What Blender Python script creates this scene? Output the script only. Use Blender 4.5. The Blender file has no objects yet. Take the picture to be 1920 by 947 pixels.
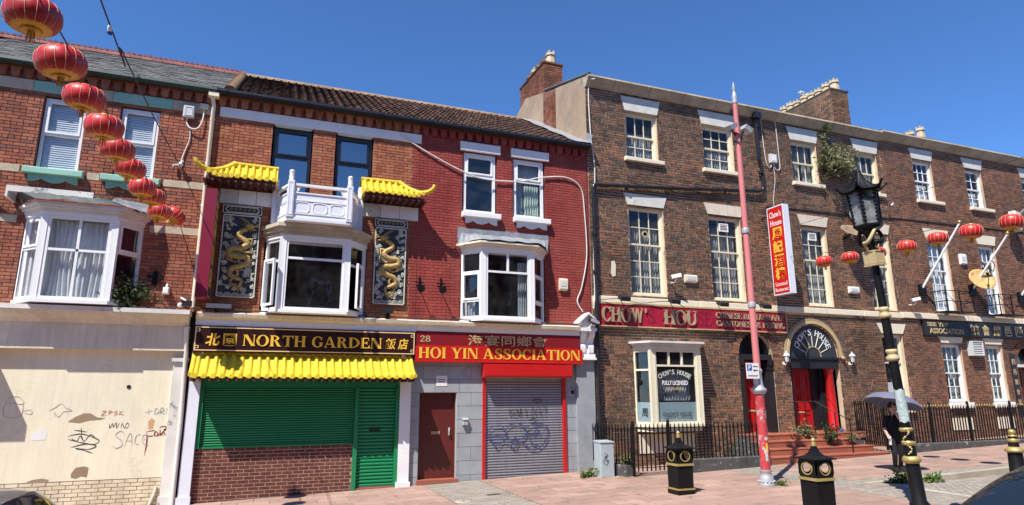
import bpy, math, random
from mathutils import Vector, Matrix, noise
random.seed(11)
scene = bpy.context.scene
COL = scene.collection

# ------------------------------------------------------------------ camera, sky, sun, exposure
FPX = 1196.0
PITCH, YAW, ROLL = map(math.radians, (12.38, 21.2, -0.17))
CAM = Vector((0.0, -15.6, 2.05))
_F = Vector((math.sin(YAW) * math.cos(PITCH), math.cos(YAW) * math.cos(PITCH), math.sin(PITCH)))
_R0 = Vector((math.cos(YAW), -math.sin(YAW), 0.0))
_U0 = _R0.cross(_F)
_R = _R0 * math.cos(ROLL) + _U0 * math.sin(ROLL)
_U = _U0 * math.cos(ROLL) - _R0 * math.sin(ROLL)
cam_data = bpy.data.cameras.new("camera")
cam_data.sensor_width = 36.0
cam_data.lens = FPX / 1920.0 * 36.0
cam_data.clip_start = 0.05
cam_data.clip_end = 2000.0
cam_obj = bpy.data.objects.new("camera", cam_data)
COL.objects.link(cam_obj)
cam_obj.matrix_world = Matrix(((_R.x, _U.x, -_F.x, CAM.x), (_R.y, _U.y, -_F.y, CAM.y), (_R.z, _U.z, -_F.z, CAM.z), (0, 0, 0, 1)))
scene.camera = cam_obj

LIGHT = Vector((1.27, 1.0, -2.42)).normalized()      # the way the sunlight travels
world = bpy.data.worlds.new("World")
scene.world = world
world.use_nodes = True
wn = world.node_tree
bg = wn.nodes["Background"]
sky = wn.nodes.new("ShaderNodeTexSky")
sky.sky_type = 'NISHITA'
sky.sun_disc = False
sky.sun_elevation = math.asin(-LIGHT.z)
sky.sun_rotation = math.atan2(-LIGHT.x, -LIGHT.y)
sky.altitude = 50.0
sky.air_density = 0.68
sky.dust_density = 0.0
sky.ozone_density = 10.0
hs = wn.nodes.new("ShaderNodeHueSaturation")         # a clear, polarised blue all over
hs.inputs["Saturation"].default_value = 1.06
wn.links.new(sky.outputs[0], hs.inputs["Color"])
wn.links.new(hs.outputs[0], bg.inputs[0])
bg.inputs[1].default_value = 0.145
sun_data = bpy.data.lights.new("sun", 'SUN')
sun_data.energy = 5.0
sun_data.angle = math.radians(0.5)
sun_data.color = (1.0, 0.955, 0.88)
sun = bpy.data.objects.new("sun", sun_data)
sun.rotation_euler = LIGHT.to_track_quat('-Z', 'Y').to_euler()
sun.location = (-20, -30, 40)
COL.objects.link(sun)
scene.view_settings.view_transform = 'Standard'
scene.view_settings.look = 'None'
scene.view_settings.exposure = 0.66
scene.view_settings.gamma = 1.0
scene.view_settings.use_curve_mapping = False
scene.cycles.max_bounces = 8
scene.cycles.transparent_max_bounces = 16
scene.cycles.use_denoising = True

# ------------------------------------------------------------------ materials
def _mat(name):
    m = bpy.data.materials.new(name)
    m.use_nodes = True
    nt = m.node_tree
    return m, nt, nt.nodes["Principled BSDF"]

def _n(nt, t, **kw):
    n = nt.nodes.new(t)
    for k, v in kw.items():
        setattr(n, k, v)
    return n

def _noise(nt, pos, scale, detail=4, rough=0.6):
    n = _n(nt, "ShaderNodeTexNoise")
    n.inputs["Scale"].default_value = scale
    n.inputs["Detail"].default_value = detail
    n.inputs["Roughness"].default_value = rough
    nt.links.new(pos, n.inputs["Vector"])
    return n

def _ramp(nt, fac, stops, interp='LINEAR'):
    r = _n(nt, "ShaderNodeValToRGB")
    r.color_ramp.interpolation = interp
    e = r.color_ramp.elements
    while len(e) < len(stops):
        e.new(0.5)
    for el, (p, c) in zip(e, stops):
        el.position = p
        el.color = (c[0], c[1], c[2], 1) if not isinstance(c, (int, float)) else (c, c, c, 1)
    nt.links.new(fac, r.inputs[0])
    return r

def _mix(nt, fac, a, b, mode='MIX'):
    m = _n(nt, "ShaderNodeMix", data_type='RGBA', blend_type=mode)
    for sock, v in ((m.inputs[0], fac), (m.inputs[6], a), (m.inputs[7], b)):
        if isinstance(v, (int, float)):
            sock.default_value = v
        elif isinstance(v, (tuple, list)):
            sock.default_value = (v[0], v[1], v[2], 1)
        else:
            nt.links.new(v, sock)
    return m.outputs[2]

def mat(name, col, rough=0.6, metal=0.0, var=0.12, vs=1.5, fine=0.06, fs=35, bump=0.0, bs=60, spec=0.4, stain=None, coat=0.0, objvar=0.0, streak=0.0):
    """one painted / plain surface: broad and fine colour variation, optional stains and relief"""
    m, nt, b = _mat(name)
    pos = _n(nt, "ShaderNodeNewGeometry").outputs["Position"]
    n1 = _noise(nt, pos, vs, 5).outputs["Fac"]
    n2 = _noise(nt, pos, fs, 3).outputs["Fac"]
    r1 = _ramp(nt, n1, [(0.3, 1 - var), (0.7, 1 + var)]).outputs[0]
    r2 = _ramp(nt, n2, [(0.3, 1 - fine), (0.7, 1 + fine)]).outputs[0]
    c = _mix(nt, 1.0, col, r1, 'MULTIPLY')
    c = _mix(nt, 1.0, c, r2, 'MULTIPLY')
    if streak:
        mp = _n(nt, "ShaderNodeMapping")
        mp.inputs["Scale"].default_value = (6.0, 6.0, 0.5)
        nt.links.new(pos, mp.inputs[0])
        ns = _noise(nt, mp.outputs[0], 2.0, 6, 0.7).outputs["Fac"]
        c = _mix(nt, 1.0, c, _ramp(nt, ns, [(0.35, 1 - streak), (0.62, 1.0)]).outputs[0], 'MULTIPLY')
    if stain:
        scol, ss, th = stain
        f = _noise(nt, pos, ss, 7, 0.7).outputs["Fac"]
        fr = _ramp(nt, f, [(th, 0.0), (min(0.99, th + 0.05), 1.0)]).outputs[0]
        c = _mix(nt, fr, c, scol)
    if objvar:
        oi = _n(nt, "ShaderNodeObjectInfo").outputs["Random"]
        isl = _n(nt, "ShaderNodeNewGeometry").outputs["Random Per Island"]
        ad = _n(nt, "ShaderNodeMath", operation='ADD'); nt.links.new(oi, ad.inputs[0]); nt.links.new(isl, ad.inputs[1])
        fr2 = _n(nt, "ShaderNodeMath", operation='FRACT'); nt.links.new(ad.outputs[0], fr2.inputs[0])
        c = _mix(nt, 1.0, c, _ramp(nt, fr2.outputs[0], [(0, 1 - objvar), (1, 1 + objvar)]).outputs[0], 'MULTIPLY')
    nt.links.new(c, b.inputs["Base Color"])
    b.inputs["Roughness"].default_value = rough
    b.inputs["Metallic"].default_value = metal
    b.inputs["Specular IOR Level"].default_value = spec
    if coat:
        b.inputs["Coat Weight"].default_value = coat
    if bump:
        bn = _n(nt, "ShaderNodeBump")
        bn.inputs["Strength"].default_value = bump
        bn.inputs["Distance"].default_value = 0.01
        nb = _noise(nt, pos, bs, 5).outputs["Fac"]
        nt.links.new(nb, bn.inputs["Height"])
        nt.links.new(bn.outputs[0], b.inputs["Normal"])
    return m

def brick_mat(name, cols, soot=0.0, sootcol=(0.03, 0.027, 0.025), sscale=0.45, bump=0.5, rough=0.85, fine=0.22):
    m, nt, b = _mat(name)
    geo = _n(nt, "ShaderNodeNewGeometry")
    pos = geo.outputs["Position"]
    oi = _n(nt, "ShaderNodeObjectInfo").outputs["Random"]
    ad = _n(nt, "ShaderNodeMath", operation='ADD')
    nt.links.new(oi, ad.inputs[0]); nt.links.new(geo.outputs["Random Per Island"], ad.inputs[1])
    fr = _n(nt, "ShaderNodeMath", operation='FRACT')
    nt.links.new(ad.outputs[0], fr.inputs[0])
    k = len(cols)
    rp = _ramp(nt, fr.outputs[0], [(i / k, c) for i, c in enumerate(cols)], 'CONSTANT').outputs[0]
    n2 = _noise(nt, pos, 22, 5).outputs["Fac"]
    c = _mix(nt, 1.0, rp, _ramp(nt, n2, [(0.25, 1 - fine), (0.75, 1 + fine)]).outputs[0], 'MULTIPLY')
    n3 = _noise(nt, pos, 1.1, 5).outputs["Fac"]
    c = _mix(nt, 1.0, c, _ramp(nt, n3, [(0.3, 0.85), (0.7, 1.12)]).outputs[0], 'MULTIPLY')
    mp = _n(nt, "ShaderNodeMapping")
    mp.inputs["Scale"].default_value = (2.2, 2.2, 0.28)
    nt.links.new(pos, mp.inputs[0])
    c = _mix(nt, 1.0, c, _ramp(nt, _noise(nt, mp.outputs[0], 1.0, 6, 0.7).outputs["Fac"], [(0.34, 0.78), (0.6, 1.06)]).outputs[0], 'MULTIPLY')
    if soot:
        n4 = _noise(nt, pos, sscale, 7, 0.65).outputs["Fac"]
        f = _ramp(nt, n4, [(0.42, 0.0), (0.66, soot)]).outputs[0]
        c = _mix(nt, f, c, sootcol)
    nt.links.new(c, b.inputs["Base Color"])
    b.inputs["Roughness"].default_value = rough
    b.inputs["Specular IOR Level"].default_value = 0.2
    bn = _n(nt, "ShaderNodeBump")
    bn.inputs["Strength"].default_value = bump
    bn.inputs["Distance"].default_value = 0.006
    nt.links.new(_noise(nt, pos, 55, 6, 0.7).outputs["Fac"], bn.inputs["Height"])
    nt.links.new(bn.outputs[0], b.inputs["Normal"])
    return m

def glass_mat(name, tint=(0.93, 0.95, 0.96), base=0.045, wav=0.03, wscale=2.5, dirt=0.03):
    m, nt, b = _mat(name)
    nt.nodes.remove(b)
    out = nt.nodes["Material Output"]
    pos = _n(nt, "ShaderNodeNewGeometry").outputs["Position"]
    bn = _n(nt, "ShaderNodeBump")
    bn.inputs["Strength"].default_value = wav
    bn.inputs["Distance"].default_value = 0.05
    nt.links.new(_noise(nt, pos, wscale, 2).outputs["Fac"], bn.inputs["Height"])
    tr = _n(nt, "ShaderNodeBsdfTransparent"); tr.inputs[0].default_value = (*tint, 1)
    gl = _n(nt, "ShaderNodeBsdfGlossy"); gl.inputs["Roughness"].default_value = 0.01
    nt.links.new(bn.outputs[0], gl.inputs["Normal"])
    df = _n(nt, "ShaderNodeBsdfDiffuse"); df.inputs[0].default_value = (0.5, 0.5, 0.48, 1)
    lw = _n(nt, "ShaderNodeLayerWeight"); lw.inputs[0].default_value = 0.5
    nt.links.new(bn.outputs[0], lw.inputs["Normal"])
    pw = _n(nt, "ShaderNodeMath", operation='POWER'); pw.inputs[1].default_value = 5.0
    nt.links.new(lw.outputs["Facing"], pw.inputs[0])
    fz = _n(nt, "ShaderNodeMath", operation='MULTIPLY_ADD'); fz.inputs[1].default_value = 0.9; fz.inputs[2].default_value = base
    nt.links.new(pw.outputs[0], fz.inputs[0])
    mx = _n(nt, "ShaderNodeMixShader")
    nt.links.new(fz.outputs[0], mx.inputs[0]); nt.links.new(tr.outputs[0], mx.inputs[1]); nt.links.new(gl.outputs[0], mx.inputs[2])
    mx2 = _n(nt, "ShaderNodeMixShader")
    nd = _noise(nt, pos, 3.0, 5).outputs["Fac"]
    nt.links.new(_ramp(nt, nd, [(0.35, 0.0), (0.8, dirt)]).outputs[0], mx2.inputs[0])
    nt.links.new(mx.outputs[0], mx2.inputs[1]); nt.links.new(df.outputs[0], mx2.inputs[2])
    nt.links.new(mx2.outputs[0], out.inputs["Surface"])
    return m

def leaf_mat(name, cols):
    m, nt, b = _mat(name)
    isl = _n(nt, "ShaderNodeNewGeometry").outputs["Random Per Island"]
    k = len(cols)
    c = _ramp(nt, isl, [(i / (k - 1), cc) for i, cc in enumerate(cols)]).outputs[0]
    nt.links.new(c, b.inputs["Base Color"])
    b.inputs["Roughness"].default_value = 0.55
    b.inputs["Subsurface Weight"].default_value = 0.0
    out = nt.nodes["Material Output"]
    tl = _n(nt, "ShaderNodeBsdfTranslucent"); nt.links.new(c, tl.inputs[0])
    mx = _n(nt, "ShaderNodeMixShader"); mx.inputs[0].default_value = 0.3
    nt.links.new(b.outputs[0], mx.inputs[1]); nt.links.new(tl.outputs[0], mx.inputs[2])
    nt.links.new(mx.outputs[0], out.inputs["Surface"])
    return m

MT = {}
MT['brick_red'] = brick_mat('brick_red', [(0.38, 0.135, 0.08), (0.33, 0.11, 0.068), (0.40, 0.155, 0.095), (0.29, 0.10, 0.065), (0.36, 0.14, 0.09), (0.22, 0.095, 0.075)], soot=0.25, sootcol=(0.12, 0.05, 0.04))
MT['brick_orange'] = brick_mat('brick_orange', [(0.41, 0.15, 0.078), (0.37, 0.125, 0.068), (0.43, 0.17, 0.09), (0.32, 0.105, 0.062), (0.40, 0.15, 0.082)], soot=0.25, sootcol=(0.14, 0.05, 0.04))
MT['brick_paint'] = brick_mat('brick_paint', [(0.31, 0.055, 0.046), (0.285, 0.049, 0.041), (0.335, 0.062, 0.05), (0.30, 0.052, 0.044), (0.255, 0.045, 0.04)], soot=0.6, sootcol=(0.36, 0.10, 0.07), bump=0.5, rough=0.65, fine=0.14)
MT['brick_brown'] = brick_mat('brick_brown', [(0.20, 0.108, 0.066), (0.135, 0.08, 0.052), (0.26, 0.13, 0.072), (0.175, 0.098, 0.061), (0.10, 0.066, 0.048), (0.22, 0.125, 0.078), (0.31, 0.14, 0.076)], soot=0.6, sootcol=(0.065, 0.046, 0.035), sscale=0.35, bump=0.8)
MT['brick_rust'] = brick_mat('brick_rust', [(0.25, 0.118, 0.07), (0.19, 0.093, 0.058), (0.30, 0.135, 0.076), (0.23, 0.11, 0.067), (0.14, 0.078, 0.055)], soot=0.3, sootcol=(0.07, 0.05, 0.045), sscale=0.4, bump=0.8)
MT['brick_maroon'] = brick_mat('brick_maroon', [(0.135, 0.05, 0.035), (0.115, 0.043, 0.032), (0.15, 0.055, 0.038)], soot=0.3, sootcol=(0.09, 0.05, 0.04))
MT['brick_cream'] = brick_mat('brick_cream', [(0.70, 0.60, 0.42), (0.66, 0.57, 0.40), (0.72, 0.62, 0.45)], soot=0.35, sootcol=(0.5, 0.42, 0.3), bump=0.3, fine=0.08)
MT['brick_chimney'] = brick_mat('brick_chimney', [(0.30, 0.11, 0.06), (0.25, 0.09, 0.05), (0.33, 0.13, 0.07), (0.19, 0.08, 0.05)], soot=0.6)
MT['mortar_red'] = mat('mortar_red', (0.22, 0.095, 0.065), 0.95, var=0.2, bump=0.5)
MT['mortar_paint'] = mat('mortar_paint', (0.17, 0.030, 0.026), 0.75, var=0.12, bump=0.3)
MT['mortar_pale'] = mat('mortar_pale', (0.56, 0.43, 0.295), 0.95, var=0.3, vs=0.8, bump=0.6, stain=((0.17, 0.125, 0.085), 0.45, 0.56))
MT['mortar_dull'] = mat('mortar_dull', (0.50, 0.36, 0.245), 0.95, var=0.3, vs=0.8, bump=0.6, stain=((0.17, 0.13, 0.10), 0.6, 0.55))
MT['mortar_pink'] = mat('mortar_pink', (0.42, 0.25, 0.19), 0.95, var=0.15, bump=0.4)
MT['mortar_cream'] = mat('mortar_cream', (0.42, 0.34, 0.22), 0.95, var=0.2)
MT['render_cream'] = mat('render_cream', (0.79, 0.72, 0.535), 0.85, var=0.07, vs=0.9, bump=0.35, bs=18, stain=((0.68, 0.62, 0.45), 1.2, 0.60), streak=0.09)
MT['paint_cream'] = mat('paint_cream', (0.72, 0.64, 0.50), 0.6, var=0.1, vs=2, bump=0.1, stain=((0.30, 0.26, 0.2), 2.2, 0.69), streak=0.18)
MT['paint_cream_clean'] = mat('paint_cream_clean', (0.76, 0.68, 0.52), 0.5, var=0.06)
MT['paint_old'] = mat('paint_old', (0.66, 0.63, 0.58), 0.7, var=0.15, stain=((0.25, 0.24, 0.22), 2.6, 0.6), bump=0.2)
MT['stone'] = mat('stone', (0.47, 0.40, 0.29), 0.9, var=0.2, vs=2.5, bump=0.4, bs=30, stain=((0.2, 0.17, 0.14), 1.8, 0.62))
MT['stone_grey'] = mat('stone_grey', (0.60, 0.585, 0.53), 0.9, var=0.15, vs=2.5, bump=0.4, bs=30, stain=((0.24, 0.23, 0.2), 2.2, 0.63))
MT['plinth'] = mat('plinth', (0.075, 0.072, 0.068), 0.8, var=0.3, vs=3, bump=0.5, bs=25, stain=((0.34, 0.33, 0.31), 5.0, 0.6))
MT['green_pale'] = mat('green_pale', (0.26, 0.48, 0.38), 0.6, var=0.12, stain=((0.2, 0.25, 0.2), 4, 0.68), bump=0.2)
MT['white'] = mat('white', (0.80, 0.80, 0.79), 0.4, var=0.03, spec=0.4)
MT['white_paint'] = mat('white_paint', (0.78, 0.77, 0.76), 0.55, var=0.06, bump=0.12, stain=((0.45, 0.44, 0.42), 3.5, 0.72))
MT['white_cool'] = mat('white_cool', (0.70, 0.72, 0.80), 0.5, var=0.05, bump=0.1)
MT['upvc'] = mat('upvc', (0.80, 0.80, 0.80), 0.3, var=0.02, spec=0.5)
MT['cream_wood'] = mat('cream_wood', (0.74, 0.67, 0.50), 0.45, var=0.08, stain=((0.5, 0.44, 0.32), 5, 0.68))
MT['black_frame'] = mat('black_frame', (0.012, 0.012, 0.014), 0.3, spec=0.5)
MT['black_iron'] = mat('black_iron', (0.007, 0.007, 0.008), 0.5, spec=0.22, var=0.3, bump=0.2, stain=((0.02, 0.018, 0.016), 7, 0.68))
MT['black_pipe'] = mat('black_pipe', (0.014, 0.015, 0.02), 0.3, spec=0.5, bump=0.1)
MT['black_paint'] = mat('black_paint', (0.018, 0.018, 0.02), 0.45, var=0.25)
MT['gold'] = mat('gold', (0.50, 0.37, 0.13), 0.4, metal=0.5, var=0.2, vs=6, stain=((0.2, 0.15, 0.07), 9, 0.66))
MT['gold_paint'] = mat('gold_paint', (0.41, 0.28, 0.105), 0.5, metal=0.1, var=0.3, vs=14, fine=0.25, fs=50, bump=1.0, bs=45)
MT['gold_letter'] = mat('gold_letter', (0.80, 0.47, 0.05), 0.45, var=0.05)
MT['gold_pale'] = mat('gold_pale', (0.50, 0.38, 0.20), 0.5, var=0.12)
MT['gold_rim'] = mat('gold_rim', (0.78, 0.55, 0.28), 0.4)
MT['bronze_letter'] = mat('bronze_letter', (0.38, 0.28, 0.175), 0.45, metal=0.1, var=0.15)
MT['sign_brown'] = mat('sign_brown', (0.028, 0.008, 0.008), 0.35, var=0.1)
MT['sign_red'] = mat('sign_red', (0.50, 0.012, 0.010), 0.4, var=0.04)
MT['sign_red_dark'] = mat('sign_red_dark', (0.20, 0.010, 0.014), 0.4, var=0.06)
MT['sign_crimson'] = mat('sign_crimson', (0.32, 0.013, 0.035), 0.4, var=0.15, vs=3)
MT['sign_crimson_pale'] = mat('sign_crimson_pale', (0.45, 0.03, 0.06), 0.5, var=0.1)
MT['sign_crimson_mark'] = mat('sign_crimson_mark', (0.20, 0.008, 0.022), 0.5, var=0.1)
MT['maroon'] = mat('maroon', (0.20, 0.010, 0.034), 0.45, var=0.06)
MT['red_gloss'] = mat('red_gloss', (0.50, 0.012, 0.012), 0.35, var=0.06, spec=0.5)
MT['red_door'] = mat('red_door', (0.42, 0.010, 0.012), 0.3, var=0.08, spec=0.5)
MT['red_dark_door'] = mat('red_dark_door', (0.11, 0.019, 0.016), 0.35, var=0.15, spec=0.5)
MT['yellow_tile'] = mat('yellow_tile', (0.75, 0.54, 0.04), 0.5, var=0.12, vs=3, fine=0.12, spec=0.3, bump=0.3, bs=18, streak=0.18, objvar=0.05, stain=((0.45, 0.34, 0.10), 6.0, 0.66))
MT['soffit'] = mat('soffit', (0.075, 0.018, 0.016), 0.6, var=0.2)
MT['green_gloss'] = mat('green_gloss', (0.008, 0.20, 0.075), 0.38, var=0.05, spec=0.5)
MT['steel'] = mat('steel', (0.33, 0.33, 0.36), 0.45, metal=0.5, var=0.08, streak=0.15)
MT['granite'] = mat('granite', (0.31, 0.33, 0.345), 0.5, var=0.12, vs=2.5, fine=0.15, fs=120, objvar=0.08, stain=((0.24, 0.25, 0.26), 2.0, 0.6))
MT['granite_joint'] = mat('granite_joint', (0.38, 0.38, 0.37), 0.9)
MT['lead'] = mat('lead', (0.30, 0.31, 0.33), 0.5, metal=0.25, var=0.25, vs=4, bump=0.5, bs=9)
MT['lead_dark'] = mat('lead_dark', (0.075, 0.085, 0.085), 0.7, var=0.3, vs=4, bump=0.5, bs=10)
MT['slate'] = mat('slate', (0.19, 0.19, 0.18), 0.85, spec=0.15, var=0.25, vs=3, bump=0.4, objvar=0.4, stain=((0.24, 0.23, 0.19), 4.0, 0.62))
MT['pantile'] = mat('pantile', (0.062, 0.036, 0.028), 0.95, spec=0.1, var=0.3, vs=1.2, bump=0.5, bs=40, objvar=0.35, stain=((0.20, 0.15, 0.09), 9, 0.68))
MT['ridge_red'] = mat('ridge_red', (0.22, 0.07, 0.055), 0.8, var=0.2, objvar=0.2)
MT['ridge_tan'] = mat('ridge_tan', (0.30, 0.19, 0.11), 0.85, var=0.25, objvar=0.15, bump=0.4)
MT['roof_base'] = mat('roof_base', (0.05, 0.045, 0.04), 0.95)
MT['gutter_green'] = mat('gutter_green', (0.025, 0.05, 0.042), 0.5, var=0.3)
MT['stone_cornice'] = mat('stone_cornice', (0.43, 0.36, 0.25), 0.85, var=0.25, vs=2.2, bump=0.4, bs=20, stain=((0.16, 0.13, 0.1), 1.4, 0.62))
MT['gable_render'] = mat('gable_render', (0.36, 0.26, 0.175), 0.95, var=0.2, vs=1.6, bump=0.8, bs=14, stain=((0.27, 0.22, 0.17), 1.5, 0.58))
MT['pot'] = mat('pot', (0.50, 0.39, 0.25), 0.85, var=0.25, vs=4, bump=0.3)
MT['pot_dark'] = mat('pot_dark', (0.17, 0.12, 0.085), 0.9, var=0.35, vs=3, bump=0.4)
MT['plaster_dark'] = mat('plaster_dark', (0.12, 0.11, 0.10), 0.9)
MT['curtain'] = mat('curtain', (0.74, 0.75, 0.76), 0.9, var=0.1, vs=3)
MT['curtain_grey'] = mat('curtain_grey', (0.33, 0.34, 0.35), 0.9, var=0.25, vs=4)
MT['curtain_green'] = mat('curtain_green', (0.50, 0.58, 0.44), 0.9, var=0.12)
MT['blind'] = mat('blind', (0.70, 0.73, 0.76), 0.8, var=0.06)
MT['glass'] = glass_mat('glass')
MT['glass_old'] = glass_mat('glass_old', tint=(0.90, 0.92, 0.93), base=0.03, wav=0.10, wscale=3.0, dirt=0.05)
MT['glass_mirror'] = glass_mat('glass_mirror', tint=(0.5, 0.55, 0.6), base=0.30)
MT['frosted'] = mat('frosted', (0.33, 0.43, 0.45), 0.35, var=0.05, spec=0.5)
MT['lamp_glass'] = glass_mat('lamp_glass', tint=(0.62, 0.66, 0.70), base=0.08, wav=0.4, wscale=25, dirt=0.85)
MT['pave_red'] = mat('pave_red', (0.325, 0.212, 0.168), 0.85, var=0.14, vs=0.8, fine=0.12, bump=0.3, objvar=0.13, stain=((0.235, 0.165, 0.135), 1.3, 0.56))
MT['pave_grey'] = mat('pave_grey', (0.27, 0.235, 0.195), 0.9, var=0.12, vs=1.2, fine=0.12, bump=0.3, objvar=0.14)
MT['pave_joint'] = mat('pave_joint', (0.13, 0.095, 0.072), 0.95, var=0.2)
MT['asphalt'] = mat('asphalt', (0.055, 0.055, 0.057), 0.9, var=0.15, fine=0.2, fs=90, bump=0.4, bs=120)
MT['kerb'] = mat('kerb', (0.36, 0.31, 0.24), 0.85, var=0.15, bump=0.3, objvar=0.08)
MT['road_paint'] = mat('road_paint', (0.62, 0.60, 0.55), 0.7, var=0.12, stain=((0.3, 0.27, 0.23), 9, 0.6))
MT['step_red'] = mat('step_red', (0.31, 0.10, 0.06), 0.55, var=0.12, vs=2, bump=0.15, objvar=0.1, stain=((0.2, 0.09, 0.065), 2.5, 0.6))
MT['pink'] = mat('pink', (0.58, 0.185, 0.18), 0.45, var=0.1, vs=1.5, stain=((0.52, 0.30, 0.29), 6, 0.69))
MT['pink_worn'] = mat('pink_worn', (0.48, 0.055, 0.06), 0.5, var=0.12, vs=2.5, stain=((0.46, 0.37, 0.38), 4.5, 0.55))
MT['silver'] = mat('silver', (0.46, 0.46, 0.48), 0.45, metal=0.35, var=0.12, bump=0.15)
MT['cable_white'] = mat('cable_white', (0.62, 0.60, 0.56), 0.6)
MT['cable_dark'] = mat('cable_dark', (0.03, 0.03, 0.03), 0.6)
MT['lantern_red'] = mat('lantern_red', (0.50, 0.016, 0.017), 0.42, var=0.14, vs=5, spec=0.5, coat=0.15, bump=0.35, bs=9, objvar=0.12)
MT['lantern_gold'] = mat('lantern_gold', (0.62, 0.30, 0.03), 0.4, metal=0.3, var=0.12, fs=60, fine=0.25)
MT['plastic_cream'] = mat('plastic_cream', (0.68, 0.64, 0.50), 0.5, var=0.05)
MT['plastic_grey'] = mat('plastic_grey', (0.55, 0.56, 0.56), 0.5, var=0.06)
MT['cabinet'] = mat('cabinet', (0.36, 0.42, 0.44), 0.5, var=0.06)
MT['dish_rust'] = mat('dish_rust', (0.52, 0.33, 0.13), 0.7, var=0.2, vs=5, stain=((0.34, 0.16, 0.05), 7, 0.56))
MT['dish_grey'] = mat('dish_grey', (0.20, 0.23, 0.26), 0.6, var=0.15)
MT['dish_brown'] = mat('dish_brown', (0.24, 0.17, 0.11), 0.75, var=0.3, vs=5, stain=((0.12, 0.08, 0.05), 8, 0.58))
MT['leaf_dark'] = leaf_mat('leaf_dark', [(0.025, 0.042, 0.014), (0.05, 0.08, 0.025), (0.09, 0.13, 0.045)])
MT['leaf_sage'] = leaf_mat('leaf_sage', [(0.10, 0.115, 0.05), (0.20, 0.215, 0.10), (0.32, 0.32, 0.17)])
MT['leaf_bright'] = leaf_mat('leaf_bright', [(0.05, 0.11, 0.015), (0.10, 0.17, 0.03), (0.16, 0.22, 0.05)])
MT['twig'] = mat('twig', (0.10, 0.07, 0.045), 0.9)
MT['litter'] = leaf_mat('litter', [(0.35, 0.2, 0.08), (0.5, 0.35, 0.15), (0.25, 0.14, 0.06)])
MT['car_grey'] = mat('car_grey', (0.12, 0.125, 0.125), 0.3, metal=0.5, var=0.03, coat=0.8)
MT['car_navy'] = mat('car_navy', (0.006, 0.007, 0.018), 0.3, metal=0.0, var=0.03, coat=1.0)
MT['car_glass'] = mat('car_glass', (0.012, 0.016, 0.02), 0.04, spec=0.9, var=0.0, fine=0.0)
MT['rubber'] = mat('rubber', (0.015, 0.015, 0.015), 0.8)
MT['skin'] = mat('skin', (0.55, 0.32, 0.24), 0.55, var=0.04)
MT['hair'] = mat('hair', (0.035, 0.02, 0.013), 0.6, var=0.3, vs=30)
MT['cloth_black'] = mat('cloth_black', (0.010, 0.010, 0.012), 0.9, var=0.2)
MT['umbrella'] = mat('umbrella', (0.135, 0.14, 0.21), 0.7, var=0.08)
MT['paper'] = mat('paper', (0.72, 0.71, 0.68), 0.8, var=0.05)
MT['paper_worn'] = mat('paper_worn', (0.42, 0.50, 0.48), 0.7, var=0.2, vs=8, stain=((0.6, 0.66, 0.64), 14, 0.55), bump=0.6, bs=20)
MT['blue'] = mat('blue', (0.02, 0.09, 0.36), 0.5)
MT['spray_black'] = mat('spray_black', (0.03, 0.03, 0.035), 0.8)
MT['spray_blue'] = mat('spray_blue', (0.055, 0.07, 0.17), 0.7)
MT['spray_red'] = mat('spray_red', (0.22, 0.01, 0.015), 0.7)
MT['spray_lilac'] = mat('spray_lilac', (0.44, 0.38, 0.40), 0.8)
MT['spray_teal'] = mat('spray_teal', (0.22, 0.31, 0.35), 0.8)
MT['spray_faint'] = mat('spray_faint', (0.66, 0.645, 0.54), 0.85)
MT['spray_tan'] = mat('spray_tan', (0.55, 0.33, 0.17), 0.8)
MT['patch_tan'] = mat('patch_tan', (0.30, 0.215, 0.135), 0.9, var=0.1, bump=0.3)
MT['relief_dark'] = mat('relief_dark', (0.035, 0.042, 0.048), 0.5, var=0.15)
MT['relief_pale'] = mat('relief_pale', (0.60, 0.60, 0.52), 0.5, var=0.15)
MT['opp_brick'] = mat('opp_brick', (0.22, 0.10, 0.07), 0.9, var=0.2)

# ------------------------------------------------------------------ geometry helpers
ORG = {}

def gz(x):
    return 0.027 * (x - 6.5)

def pix(p):
    q = Vector(p) - CAM
    d = q.dot(_F)
    if d < 0.2:
        return None
    return (960 + FPX * q.dot(_R) / d, 473.5 - FPX * q.dot(_U) / d, d)

def thing(name, label, cat, loc=(0, 0, 0), group=None):
    o = bpy.data.objects.new(name, None)
    COL.objects.link(o)
    o.location = loc
    o.empty_display_size = 0.2
    o["label"] = label
    o["category"] = cat
    if group:
        o["group"] = group
    ORG[o.name] = Vector(loc)
    return o

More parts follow.
